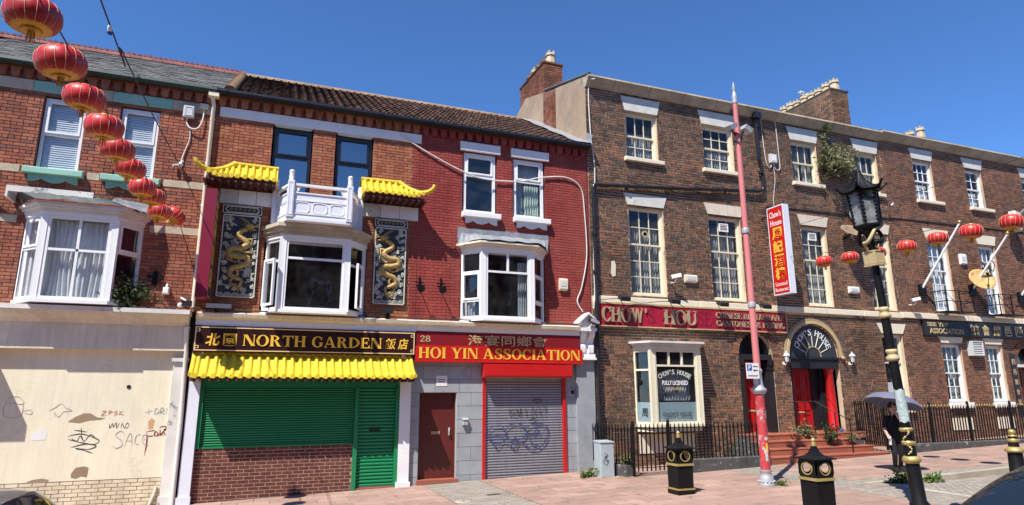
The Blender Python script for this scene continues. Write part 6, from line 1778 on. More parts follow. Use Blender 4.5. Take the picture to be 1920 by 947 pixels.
def fill_arch(house, x0, x1, zs, y0, y1, m, name, n=20):
    c = (x0 + x1) / 2; r = (x1 - x0) / 2
    g = MB(); g.prism([(c + r * math.cos(math.pi * i / n), zs + r * math.sin(math.pi * i / n)) for i in range(n + 1)], y0, y1); return g.build(name, m, house)
def panel_door(house, x0, x1, z0, z1, y, m, rows=((0.05, 0.27), (0.33, 0.60), (0.66, 0.95))):
    g = MB(); g.box(x0, x1, y, y + 0.05, z0, z1); d = g.build('door', m, house)
    H = z1 - z0; W = x1 - x0
    for a, b in rows:
        for c, e in ((0.12, 0.46), (0.54, 0.88)):
            g = MB(); xa, xb, za, zb = x0 + W * c, x0 + W * e, z0 + H * a, z0 + H * b
            frame_rect(g, xa, xb, za, zb, 0.03, y - 0.018, y - 0.0005); g.build('door_panel', m, d)
    g = MB(); g.box(x0 + W * 0.36, x0 + W * 0.64, y - 0.014, y - 0.0005, z0 + H * 0.285, z0 + H * 0.31); g.build('letter_box', 'gold_pale', d)
    return d
FLOOR = 0.86
# first doorway
g = MB(); g.box(13.32, 14.64, 0.16, 1.2, 0.2, FLOOR); g.build('lobby_floor', 'step_red', D)
g = MB(); g.box(13.345, 13.50, 0.16, 0.5, FLOOR, 3.9); g.box(14.46, 14.615, 0.16, 0.5, FLOOR, 3.9); g.build('door_jamb', 'black_paint', D)
panel_door(D, 13.50, 14.46, FLOOR, 2.98, 0.36, 'red_door')
g = MB(); g.box(13.345, 14.615, 0.02, 0.45, 3.0, 3.165); g.build('transom', 'black_paint', D)
for xx in (13.42, 14.54):
    g = MB(); g.box(xx - 0.07, xx + 0.07, 0.0, 0.17, FLOOR, 2.84); g.box(xx - 0.09, xx + 0.09, -0.02, 0.17, 2.70, 2.76); g.box(xx - 0.085, xx + 0.085, -0.03, 0.17, 2.84, 2.999); g.build('doorcase_pilaster', 'black_paint', D)
fl = fill_arch(D, 13.345, 14.615, 3.17, 0.30, 0.31, 'car_glass', 'fanlight')
for k in range(1, 6):
    a = math.pi * k / 6; g = MB(); g.tube([(13.98 + 0.18 * math.cos(a), 0.295, 3.17 + 0.18 * math.sin(a)), (13.98 + 0.6 * math.cos(a), 0.295, 3.17 + 0.6 * math.sin(a))], 0.012, 5); g.build('glazing_bar', 'black_paint', fl)
voussoirs(D, 13.34, 14.62, 3.17, 0.22, 'brick_rust', 20)
# second doorway: black painted fanlight with white lettering
g = MB(); g.box(15.26, 17.32, 0.16, 1.6, 0.2, FLOOR); g.build('lobby_floor', 'step_red', D)
panel_door(D, 15.50, 16.44, FLOOR, 2.74, 0.42, 'red_door')
g = MB(); g.box(15.285, 15.50, 0.16, 0.5, FLOOR, 3.1); g.box(16.44, 16.75, 0.40, 0.5, FLOOR, 3.1); g.box(16.75, 17.295, 0.30, 0.5, FLOOR, 3.1); g.box(15.50, 16.44, 0.42, 0.5, 2.74, 3.1); g.build('door_jamb', 'black_paint', D)
g = MB(); g.lathe([(0.17, FLOOR), (0.17, FLOOR + 0.08), (0.145, FLOOR + 0.12), (0.14, 1.8), (0.125, 2.65), (0.16, 2.70), (0.16, 2.76)], (17.0, 0.16, 0), 18); g.build('door_column', 'red_gloss', D)
g = MB(); g.box(15.29, 17.29, -0.01, 0.45, 2.76, 3.05); g.box(15.285, 17.295, -0.05, 0.45, 3.05, 3.115); g.build('transom', 'black_paint', D)
fl = fill_arch(D, 15.285, 17.295, 3.12, 0.02, 0.06, 'relief_dark', 'fanlight')
for k in range(1, 8):
    a = math.pi * k / 8
    g = MB(); g.tube([(16.29 + 0.34 * math.cos(a), 0.012, 3.13 + 0.34 * math.sin(a)), (16.29 + 0.66 * math.cos(a), 0.012, 3.13 + 0.66 * math.sin(a))], 0.014, 5); g.build('ray', 'relief_pale', fl)
arch_band(fl, 15.99, 16.59, 3.13, 0.025, 0.0, 0.02, 'gold_pale', 'sun_arch')
arc_text("CHOW'S HOUSE", 16.29, 3.20, 0.60, 158, 22, 0.20, 0.005, 'white', fl, 0.008, 0.0)
arch_band(D, 15.24, 17.34, 3.12, 0.10, -0.07, 0.0, 'gold_pale', 'arch_trim')
arch_band(D, 15.13, 17.45, 3.12, 0.055, -0.05, 0.0, 'bronze_letter', 'arch_trim')
for xx in (15.12, 17.46):
    g = MB(); g.lathe([(0.05, 0), (0.09, 0.05), (0.05, 0.1)], (xx, -0.06, 3.05), 8); g.tube([(xx, -0.06, 3.1), (xx + 0.08, -0.1, 3.0), (xx + 0.05, -0.12, 2.95)], 0.015, 5); g.build('arch_scroll', 'bronze_letter', D)

# ---- restaurant signs
cs = thing('shop_sign', "long crimson sign reading CHOW'S HOUSE with missing letters on the brown terrace", 'sign', (11.9, -0.1, 3.84))
g = MB(); g.box(8.57, 15.20, -0.10, -0.02, 3.85, 4.47); g.build('board', 'sign_crimson', cs)
g = MB(); frame_rect(g, 8.55, 15.22, 3.83, 4.49, 0.03, -0.115, -0.02); g.build('frame', 'gold_pale', cs)
serif("CHOW", 8.66, 9.98, 3.96, 4.37, -0.150, 'bronze_letter', cs, 0.05, per_letter=True, gap=0.03)
serif("'", 10.05, 10.11, 3.96, 4.37, -0.150, 'bronze_letter', cs, 0.05)
serif("S", 10.14, 10.40, 3.96, 4.37, -0.102, 'sign_crimson_mark', cs, 0.001)
serif("HOU", 10.68, 11.80, 3.95, 4.37, -0.150, 'bronze_letter', cs, 0.05, per_letter=True, gap=0.03)
serif("SE", 11.86, 12.36, 3.95, 4.36, -0.102, 'sign_crimson_mark', cs, 0.001)
serif('CHINESE RESTAURANT', 12.52, 15.08, 4.20, 4.37, -0.128, 'bronze_letter', cs, 0.03, gap=0.05)
serif('CANTONESE & PEKING', 12.52, 15.12, 3.96, 4.13, -0.128, 'bronze_letter', cs, 0.03, gap=0.05)
for k, x in enumerate((9.25, 10.90, 12.60, 14.20)):
    t = thing('sign_light', ('first', 'second', 'third', 'fourth')[k] + " black spot lamp from the left along the top of the crimson sign", 'lamp', (x, -0.3, 4.5), group='lamps over the crimson sign')
    g = MB(Matrix.Translation((x, -0.36, 4.60)) @ Matrix.Rotation(0.5, 4, 'X')); g.prismx([(-0.11, -0.05), (-0.08, 0.06), (0.08, 0.06), (0.11, -0.05)], -0.15, 0.15); g.build('head', 'black_paint', t)
    g = MB(); g.tube([(x, -0.28, 4.62), (x, -0.05, 4.70)], 0.018, 5); g.build('arm', 'black_iron', t)
cable('black wire looping along the top of the crimson sign', [(8.6, -0.12, 4.55), (9.2, -0.2, 4.60), (9.9, -0.13, 4.52), (10.8, -0.2, 4.60), (11.4, -0.13, 4.42), (10.6, -0.125, 4.1)], 0.010, 'cable_dark')
cb_ = thing('blade_sign', "red vertical box sign reading Chow's House with gold Chinese characters", 'sign', (14.7, -0.65, 4.93))
M = Matrix(((0, 1, 0, 14.60), (-1, 0, 0, -0.33), (0, 0, 1, 0), (0, 0, 0, 1)))       # local x runs out from the wall, faces -x
g = MB(); g.box(14.60, 14.82, -1.01, -0.33, 4.94, 7.72); g.build('box', 'white_cool', cb_)
g = MB(M); g.box(0.035, 0.645, -0.006, -0.001, 4.975, 7.685); g.build('red_face', 'sign_red', cb_)
text("Chow's", 0.10, 0.58, 7.36, 7.56, -0.010, 'white', cb_, 0.006, 0.005, M=M)
text("House", 0.12, 0.58, 7.10, 7.28, -0.010, 'white', cb_, 0.006, 0.005, M=M)
for k, ch in enumerate('周記酒樓'):
    text(ch, 0.15, 0.55, 6.66 - k * 0.42, 7.03 - k * 0.42, -0.014, 'gold_letter', cb_, 0.024, 0.03, M=M)
text("Licensed", 0.12, 0.58, 5.21, 5.33, -0.010, 'paper', cb_, 0.006, M=M)
text("Restaurant", 0.09, 0.60, 5.04, 5.15, -0.010, 'paper', cb_, 0.006, M=M)
g = MB(); g.tube([(14.71, -0.33, 7.5), (14.71, 0, 7.5)], 0.02, 6); g.tube([(14.71, -0.33, 5.1), (14.71, 0, 5.1)], 0.02, 6); g.build('bracket', 'black_iron', cb_)
# fixtures on the brown house
alarm_box('cream alarm box between the first two tall windows of the brown house', 11.74, 5.22, 0.42, 0.24)
alarm_box('white alarm box right of the red vertical sign', 18.28, 5.25, 0.42, 0.22, 'white', name='alarm_box')
def cctv(label, x, z, m='white', s=-1):
    t = thing('security_camera', label, 'camera', (x, -0.2, z))
    M = Matrix.Translation((x, -0.30, z + 0.16)) @ Matrix.Rotation(0.35 * s, 4, 'Z') @ Matrix.Rotation(0.2 * s, 4, 'Y')
    g = MB(M); g.bevbox(-0.17, 0.13, -0.055, 0.055, -0.05, 0.06, 0.012); g.build('housing', m, t)
    g = MB(M); g.lathe([(0.03, -0.18), (0.03, -0.168)], (0, 0, 0), 8, 'x'); g.build('lens', 'black_paint', t)
    g = MB(); g.tube([(x, -0.28, z + 0.1), (x, -0.2, z), (x, 0, z)], 0.02, 6); g.build('arm', m, t)
cctv('white security camera left of the cream alarm box', 11.08, 5.18)
cctv('white security camera at the join of the two terraces', 20.87, 4.98)
t = thing('junction_box', 'white junction box with two cables near the top drainpipe', 'box', (15.32, -0.06, 9.46))
g = MB(); g.bevbox(15.2, 15.46, -0.12, 0.0, 9.46, 9.76, 0.012); g.build('casing', 'plastic_grey', t)
g = MB(); g.box(15.25, 15.41, -0.126, -0.1205, 9.52, 9.70); g.build('lid', 'white', t)
cable('white cable rising beside the top of the drainpipe', [(15.26, -0.04, 9.46), (15.22, -0.05, 9.3), (15.08, -0.05, 9.35), (15.02, -0.04, 9.8), (14.98, -0.04, 10.9), (14.9, -0.05, 11.05)], 0.014, 'cable_white')
cable('white cable hanging right of the junction box', [(15.36, -0.04, 9.46), (15.42, -0.05, 9.25), (15.6, -0.05, 9.3), (15.62, -0.04, 9.8), (15.6, -0.04, 11.0)], 0.014, 'cable_white')
cable('thin white cable running down to the red vertical sign', [(15.33, -0.04, 9.46), (15.35, -0.05, 8.9), (15.2, -0.05, 8.0), (15.5, -0.05, 7.5)], 0.010, 'cable_white')
cable('dark cable along the wall below the top windows', [(14.9, -0.03, 7.92), (16.6, -0.03, 7.98), (19.0, -0.03, 8.0), (21.0, -0.03, 8.1), (24.0, -0.03, 8.15), (28.0, -0.03, 8.2)], 0.02, 'cable_dark')
def wall_lantern(label, x, z):
    t = thing('wall_lantern', label, 'lamp', (x, -0.15, z - 0.2), group='carriage lamps by the fanlight door')
    g = MB(); g.tube([(x, 0, z - 0.15), (x, -0.1, z - 0.2), (x, -0.15, z - 0.1)], 0.015, 6); g.lathe([(0.05, -0.02), (0.05, 0.0)], (x, 0, z - 0.15), 8, 'y'); g.build('arm', 'white', t)
    g = MB(); g.lathe([(0.05, z - 0.1), (0.075, z + 0.08), (0.06, z + 0.085)], (x, -0.15, 0), 6, 'z', False); g.build('glass', 'plastic_grey', t)
    g = MB(); g.lathe([(0.10, z + 0.085), (0.06, z + 0.15), (0.02, z + 0.17), (0.02, z + 0.21), (0.005, z + 0.23)], (x, -0.15, 0), 6, 'z', False); g.build('hood', 'white', t)
wall_lantern('white carriage lamp left of the arched fanlight door', 15.03, 3.05)
wall_lantern('white carriage lamp right of the arched fanlight door', 17.75, 3.08)
g = MB()
g.prism([(9.05, 5.35), (9.10, 5.25), (9.2, 5.28), (9.22, 5.6), (9.18, 5.72), (9.08, 5.7)], -0.022, -0.018); g.build('paint_patch', 'paint_cream', D)

# ------------------------------------------------------------------ second terrace
S = thing('rust_terrace_house', 'rust brown brick terrace with white sash windows and a black SEE YEP signboard, far right', 'building', (25.7, 0, gz(25.7)))
US = [(22.06, 23.06), (24.93, 25.86), (28.3, 29.3)]
MS = [(22.2, 23.26), (25.0, 25.92), (28.3, 29.3)]
GS = [(22.2, 23.2), (24.5, 25.38)]
WS = [('rect', a, b, 8.95, 10.50) for a, b in US] + [('rect', a, b, 4.80, 7.46) for a, b in MS] + [('rect', a, b, 1.66, 3.68) for a, b in GS] + [('arch', 26.1, 27.4, 0.6, 3.0)]
wall = wall_plate(S, 'wall', XE, XF, -1.5, 11.2, WS, 'mortar_dull', reveal=0.16)
brickwork(wall, XE, XF, -1.0, 11.2, WS + [('rect', XE, XF, 4.5, 4.72)], 'brick_rust', bond='flemish', depth=0.012, joint=0.018, jit=0.004, gauge=0.08, L=0.24)
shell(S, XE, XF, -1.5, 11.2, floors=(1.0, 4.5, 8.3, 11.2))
g = MB(); g.box(XE, XF, 0.165, 0.3, -1.5, 0.55); g.build('foundation', 'plaster_dark', S)
g = MB(); g.prismx([(-0.25, 11.34), (-0.26, 11.29), (-0.205, 11.26), (-0.18, 11.19), (-0.11, 11.13), (-0.08, 11.07), (-0.03, 11.04), (0.1, 11.04), (0.1, 11.34)], XE + 0.003, XF); g.build('cornice', 'stone_cornice', S)
g = MB(); g.add([(XE, -0.245, 11.345), (XF, -0.245, 11.345), (XF, 4.6, 12.75), (XE, 4.6, 12.75), (XF, 9.0, 11.4), (XE, 9.0, 11.4)], [(0, 1, 2, 3), (3, 2, 4, 5)]); roofS = g.build('roof', 'slate', S)
g = MB(); g.prismx([(0.1, 9.0), (8.5, 9.0), (8.5, 11.5), (4.6, 12.72), (0.1, 11.4)], XF - 0.1, XF); g.build('gable', 'brick_rust', S)
chimney(S, roofS, XE - 0.2, XE + 0.7, 1.55, 4.6, 11.6, 13.75, 'brick_brown', 8, 'pot', 0.42)
chimney(S, roofS, 27.0, 27.7, 2.9, 4.4, 11.8, 13.2, 'brick_brown', 3, 'pot', 0.5)
for k, (a, b) in enumerate(US):
    sash_window(S, a, b, 8.96, 10.49, 0.08, 3 if k == 0 else 2, (2, 2) if k == 0 else (2, 2), 'white', cur=[('curtain', 0.06, 0.94, 0.03, 0.45, 8)])
    wedge_lintel(S, a, b, 10.55, 10.95, 'stone_grey'); sill(S, a - 0.06, b + 0.32, 8.95, 'paint_cream_clean')
for k, (a, b) in enumerate(MS):
    sash_window(S, a, b, 4.81, 7.45, 0.08, 3, (2, 3), 'white', split=0.58, cur=[('curtain', 0.05, 0.95, 0.02, 0.97, 7)])
    wedge_lintel(S, a, b, 7.50, 7.86, 'paint_cream_clean')
for a, b in GS:
    sash_window(S, a, b, 1.67, 3.67, 0.08, 3, (2, 2), 'white', cur=[('curtain_grey', 0.55, 0.95, 0.02, 0.9, 4)])
    wedge_lintel(S, a, b, 3.72, 3.93, 'paint_cream_clean', 0.10); sill(S, a - 0.06, b + 0.10, 1.66, 'white', 0.2)
for a, b in ((XE + 0.003, 23.0), (23.004, 27.0), (27.004, XF)):
    g = MB(); g.bevbox(a, b, -0.09, 0.02, 4.52, 4.70, 0.012); g.build('string_course', 'paint_cream_clean', S)
g = MB(); g.box(26.1, 27.4, 0.16, 1.2, 0.3, 0.9); g.build('lobby_floor', 'step_red', S)
panel_door(S, 26.2, 27.3, 0.9, 2.95, 0.36, 'red_dark_door'); fill_arch(S, 26.11, 27.39, 3.0, 0.30, 0.31, 'car_glass', 'fanlight')
g = MB(); g.box(26.1, 27.4, 0.05, 0.4, 2.92, 3.02); g.build('transom', 'paint_old', S)
voussoirs(S, 26.1, 27.4, 3.0, 0.22, 'brick_rust', 20)
g = MB(); g.box(25.72, 25.98, -0.05, 0.0, 1.2, 3.4); pil = g.build('name_board', 'black_paint', S)
for k, ch in enumerate('四邑總會館'):
    text(ch, 25.76, 25.93, 3.0 - k * 0.36, 3.2 - k * 0.36, -0.056, 'gold_pale', pil, 0.008)
sy = thing('shop_sign', 'black signboard with gold letters reading SEE YEP ASSOCIATION, far right', 'sign', (24.3, -0.08, 3.93))
g = MB(); g.box(21.32, 23.58, -0.10, -0.02, 3.95, 4.46); g.box(23.60, 27.4, -0.10, -0.02, 3.95, 4.48); g.build('board', 'black_paint', sy)
text('SEE YEP', 21.50, 22.55, 4.27, 4.41, -0.115, 'gold_pale', sy, 0.02, 0.02)
text('ASSOCIATION', 21.58, 23.30, 4.02, 4.21, -0.115, 'gold_pale', sy, 0.02, 0.02)
for ch, a, b in zip('館會總邑四', (23.68, 24.32, 24.92, 25.55, 26.14), (24.12, 24.72, 25.34, 25.94, 26.55)):
    text(ch, a, b, 4.02, 4.40, -0.115, 'gold_pale', sy, 0.02, 0.03)
t = thing('air_vent', 'white louvred extractor vent between the two ground floor windows at right', 'vent', (23.8, -0.1, 3.3))
g = MB(); frame_rect(g, 23.5, 24.08, 3.28, 3.80, 0.04, -0.22, 0.0); g.build('frame', 'plastic_grey', t)
for k in range(7):
    g = MB(); z = 3.33 + k * 0.062; g.prismx([(-0.21, z), (-0.20, z), (-0.14, z + 0.055), (-0.15, z + 0.055)], 23.54, 24.04); g.build('louvre', 'white', t)
# balconettes
def balconette(label, x0, x1, z=4.78):
    t = thing('balconette', label, 'balcony', ((x0 + x1) / 2, -0.25, z), group='iron balconettes')
    d = 0.52
    g = MB(); g.box(x0, x1, -d, -0.09, z - 0.03, z + 0.01); g.build('floor_plate', 'black_iron', t)
    for h in (0.35, 0.72):
        g = MB(); g.tube([(x0, -0.02, z + h), (x0, -d, z + h), (x1, -d, z + h), (x1, -0.02, z + h)], 0.016, 5, smooth=False); g.build('rail', 'black_iron', t)
    for x in (x0, x1, (x0 + x1) / 2):
        g = MB(); g.box(x - 0.014, x + 0.014, -d - 0.014, -d + 0.014, z + 0.01, z + 0.72); g.build('post', 'black_iron', t)
    g = MB(); g.tube([(x0, -d, z + 0.7), ((x0 + x1) / 2, -d, z + 0.03), (x1, -d, z + 0.7)], 0.012, 5, smooth=False); g.build('brace', 'black_iron', t)
balconette('black iron balconette under the first tall window of the rust terrace', 22.05, 23.45)
balconette('black iron balconette under the second tall window of the rust terrace', 24.85, 26.2)
def flagpole(label, p, q):
    t = thing('flagpole', label, 'flagpole', p, group='slanting white flagpoles')
    g = MB(); g.tube([p, q], [0.045, 0.035], 8); g.build('pole', 'white', t)
    g = MB(); g.box(p[0] - 0.14, p[0] + 0.14, -0.12, 0.0, p[2] - 0.28, p[2] + 0.12); g.build('mount', 'black_iron', t)
    g = MB(); g.ball((q[0], q[1], q[2] + 0.04), 0.06, 8, 6); g.build('finial', 'gold', t)
    g = MB(); g.tube([p, (p[0] + 0.55, -0.1, p[2] - 0.75)], 0.012, 5); g.build('stay', 'black_iron', t)
flagpole('slanting white flagpole below a red lantern, left of the rusty dish', (21.55, -0.1, 5.62), (21.85, -1.5, 7.65))
flagpole('slanting white flagpole rising behind the rusty satellite dish', (24.2, -0.1, 5.75), (24.3, -1.5, 7.48))
flagpole('slanting white flagpole at the right edge of the picture', (26.9, -0.1, 5.62), (27.1, -1.5, 7.4))
def dish(label, c, R, m, nrm, name='satellite_dish'):
    t = thing(name, label, 'satellite dish', c, group='satellite dishes')
    nrm = Vector(nrm).normalized(); Q = nrm.to_track_quat('Z', 'Y').to_matrix().to_4x4(); M = Matrix.Translation(c) @ Q
    g = MB(M)
    prof = [(R * k / 6, 0.22 * R * (k / 6) ** 2) for k in range(1, 7)]
    prof = [(0.001, 0)] + prof + [(R * 1.01, 0.22 * R - 0.01)] + [(R * k / 6, 0.22 * R * (k / 6) ** 2 - 0.012) for k in range(5, 0, -1)]
    g.lathe(prof, (0, 0, 0), 22); g.build('reflector', m, t)
    g = MB(M); g.tube([(0, -R * 0.98, 0.2 * R), (0, -R * 0.5, R * 0.75), (0, -0.05, R * 0.95)], 0.015, 5); g.box(-0.04, 0.04, -0.07, 0.03, R * 0.9, R * 1.02); g.build('feed_arm', 'black_iron', t)
    g = MB(); g.tube([tuple(Vector(c) - nrm * 0.02), (c[0], -0.12, c[2] - 0.1), (c[0], 0, c[2] - 0.15)], 0.03, 6); g.build('mount', 'black_iron', t)
dish('large round rusty satellite dish on the right terrace', (24.15, -0.45, 5.98), 0.44, 'dish_rust', (-0.45, -1, 0.55))
dish('small grey satellite dish above the rusty one', (24.75, -0.3, 6.55), 0.30, 'dish_brown', (0.5, -1, 0.8))
dish('brown satellite dish below left of the lamp post lantern', (18.15, -0.4, 7.25), 0.42, 'dish_brown', (-0.15, -0.75, 0.9))
dish('grey satellite dish half hidden behind the lamp post lantern', (18.6, -0.5, 7.95), 0.40, 'dish_grey', (-0.9, -0.6, 0.35))
alarm_box('white alarm box above the rusty satellite dish', 23.95, 6.62, 0.3, 0.4, 'white')
t = thing('street_light', 'grey street light head on a bracket at the upper right edge', 'lamp', (27.1, -0.3, 8.4))
g = MB(); g.tube(smooth([(27.3, 0, 8.5), (27.0, -0.7, 8.9), (27.5, -1.5, 9.4)], 5), 0.04, 6); g.build('arm', 'silver', t)
g = MB(Matrix.Translation((26.85, -0.35, 8.55)) @ Matrix.Rotation(0.2, 4, 'Y')); g.bevbox(-0.2, 0.2, -0.15, 0.1, -0.45, 0.3, 0.03); g.build('head', 'plastic_grey', t)

# ================================================================== forecourt: areas, steps, railings
def rail_run(label, name, p, q, ztop, zbot, step, posts=(), plinth=None, tips='black_iron', extra=None):
    t = thing(name, label, 'railing', (p[0], p[1], gz(p[0])))
    p = Vector((p[0], p[1], 0)); q = Vector((q[0], q[1], 0)); L = (q - p).length; d = (q - p).normalized()
    M, _ = local_frame((p.x, p.y), (q.x, q.y))
    org = ORG[t.name]
    g = MB(M); g.box(0, L, -0.02, 0.02, ztop - 0.13, ztop - 0.115); g.build('top_rail', 'black_iron', t)
    g = MB(M); g.box(0, L, -0.02, 0.02, zbot + 0.08, zbot + 0.095); g.build('bottom_rail', 'black_iron', t)
    mb = MB(); r = 0.013
    mb.box(-r, r, -r, r, zbot, ztop - 0.07)
    tip = MB(); tip.lathe([(0.010, ztop - 0.07), (0.016, ztop - 0.045), (0.012, ztop - 0.025), (0.002, ztop)], (0, 0, 0), 6, 'z', False)
    me = bpy.data.meshes.new('bar'); me.from_pydata(mb.v, [], mb.f); me.materials.append(MT['black_iron'])
    mt = bpy.data.meshes.new('spear_tip'); mt.from_pydata(tip.v, [], tip.f); mt.materials.append(MT[tips])
    n = int(L / step)
    for i in range(n + 1):
        c = p + d * min(L, i * L / n)
        o = bpy.data.objects.new('bar', me); COL.objects.link(o); o.parent = t
        o.location = (c.x - org.x, c.y - org.y, -org.z)
        o.rotation_euler = (random.uniform(-0.006, 0.006), random.uniform(-0.006, 0.006), math.atan2(d.y, d.x))
        k = bpy.data.objects.new('spear_tip', mt); COL.objects.link(k); k.parent = o
    for s in posts:
        c = p + d * s
        g = MB(); g.box(c.x - 0.028, c.x + 0.028, c.y - 0.028, c.y + 0.028, zbot - 0.1, ztop + 0.0); g.lathe([(0.03, ztop), (0.045, ztop + 0.03), (0.03, ztop + 0.07), (0.005, ztop + 0.10)], (c.x, c.y, 0), 8); g.build('post', 'black_iron', t)
    if plinth:
        a, b, h0 = plinth
        n2 = 4
        for k in range(n2):
            s0 = a + (b - a) * k / n2; s1 = a + (b - a) * (k + 1) / n2 - 0.006
            c0 = p + d * s0; c1 = p + d * s1
            g = MB(M); z0 = min(gz(c0.x), gz(c1.x)) - 0.1
            g.bevbox(s0, s1, -0.15, 0.15, z0, h0, 0.02); g.build('plinth_stone', 'plinth', t)
    return t
rail_run('short black iron railing running back to the wall beside the grey cabinet', 'iron_railing', (8.30, -0.06), (8.52, -1.60), 1.27, 0.30, 0.115, plinth=(0.5, 1.5, 0.32))
rail_run("black iron railing with a gate in front of the CHOW'S HOUSE bay window", 'iron_railing', (8.54, -1.66), (12.55, -1.66), 1.30, 0.18, 0.118, posts=(0.0, 1.02, 4.0), plinth=(1.08, 4.05, 0.42))
rail_run('black iron railing with gold spear tips in front of the rust terrace', 'iron_railing', (16.95, -1.70), (26.0, -1.70), 1.66, 0.50, 0.122, posts=(0.0, 1.9, 3.6, 5.6, 7.6, 9.05), plinth=(0.3, 9.05, 0.56), tips='gold')
rail_run('short black railing between steps and wall right of the fanlight door', 'iron_railing', (16.95, -1.62), (17.6, -0.15), 1.80, 0.5, 0.12)
# sunken area walls
st = thing('entrance_steps', 'flight of red tiled steps up to the two arched red doors', 'steps', (14.8, -1.0, gz(14.8)))
for k, (y, zt, xr) in enumerate(((-1.72, 0.36, 16.95), (-1.38, 0.53, 16.75), (-1.04, 0.70, 16.50), (-0.66, 0.855, 17.35))):
    xl = 12.72 + 0.10 * k
    y1 = 0.0 if k == 3 else (-1.38, -1.04, -0.66)[k] + 0.02
    n = int((xr - xl) / 0.45); w = (xr - xl) / n
    for i in range(n):
        g = MB(); a = xl + i * w + 0.002; b = a + w - 0.004
        g.bevbox(a, b, y - 0.012, y1, zt - 0.035, zt, 0.006); g.build('tread', 'step_red', st)
        g = MB(); g.box(a, b, y, y + 0.03, zt - 0.175 if k else 0.05, zt - 0.036); g.build('riser', 'step_red', st)
    g = MB(); g.box(xl + 0.01, xr - 0.01, y + 0.03, 0.0, -0.4, zt - 0.037); g.build('step_core', 'plinth', st)
t = thing('handrail', 'thin black handrail climbing the red steps before the fanlight door', 'handrail', (15.2, -1.0, 0.4))
zr = 1.75
g = MB(); g.tube([(14.75, -0.35, zr), (15.35, -0.75, zr + 0.02), (15.75, -1.45, 1.30), (15.78, -1.62, 1.28)], 0.014, 6, smooth=False); g.build('rail', 'black_iron', t)
for x, y, z0, z1 in ((14.95, -0.5, 0.85, zr), (15.12, -0.6, 0.85, zr), (15.30, -0.72, 0.84, zr), (15.45, -0.95, 0.69, 1.62), (15.6, -1.2, 0.52, 1.45), (15.76, -1.55, 0.35, 1.30)):
    g = MB(); g.tube([(x, y, z0), (x, y, z1)], 0.014, 5); g.build('baluster', 'black_iron', t)
t = thing('crumpled_can', 'small crumpled silver can on the top red step by the column', 'litter', (16.62, -0.5, 0.855))
g = MB(Matrix.Translation((16.62, -0.45, 0.90)) @ Matrix.Rotation(1.3, 4, 'Y')); g.lathe([(0.03, -0.06), (0.04, -0.05), (0.036, 0.0), (0.041, 0.05), (0.03, 0.06)], (0, 0, 0), 10); g.build('can_body', 'blue', t)
g = MB(Matrix.Translation((16.62, -0.45, 0.90)) @ Matrix.Rotation(1.3, 4, 'Y')); g.lathe([(0.028, 0.061), (0.028, 0.066)], (0, 0, 0), 10); g.build('lid', 'silver', t)
# basement window behind the railing
g = MB(); g.box(9.75, 11.6, -0.035, -0.012, 0.42, 0.92); g.build('basement_panel', 'paint_cream', D)
for a, b in GS:
    g = MB(); g.box(a, b, -0.035, -0.012, 0.75, 1.15); g.build('basement_panel', 'paint_cream_clean', S)

# ------------------------------------------------------------------ street cabinet
t = thing('utility_cabinet', 'small grey metal street cabinet with scribbled tag at the foot of the railing', 'cabinet', (8.0, -1.15, gz(8)))
z = gz(8)
g = MB(); g.bevbox(7.83, 8.20, -1.32, -0.98, z, z + 0.80, 0.012); g.build('casing', 'cabinet', t)
g = MB(); g.prismx([(-1.335, z + 0.80), (-1.335, z + 0.83), (-0.97, z + 0.85), (-0.97, z + 0.80)], 7.82, 8.21); g.build('lid', 'cabinet', t)
for st_ in ([(7.9, z + 0.3), (7.96, z + 0.5), (8.02, z + 0.36), (7.93, z + 0.42), (8.05, z + 0.5)], [(7.92, z + 0.56), (8.02, z + 0.52), (7.95, z + 0.46), (8.06, z + 0.30)], [(7.88, z + 0.4), (7.98, z + 0.28), (8.06, z + 0.42)]):
    g = MB(); ribbon(g, smooth(st_, 5), 0.012, -1.324); g.build('graffiti', 'spray_black', t)

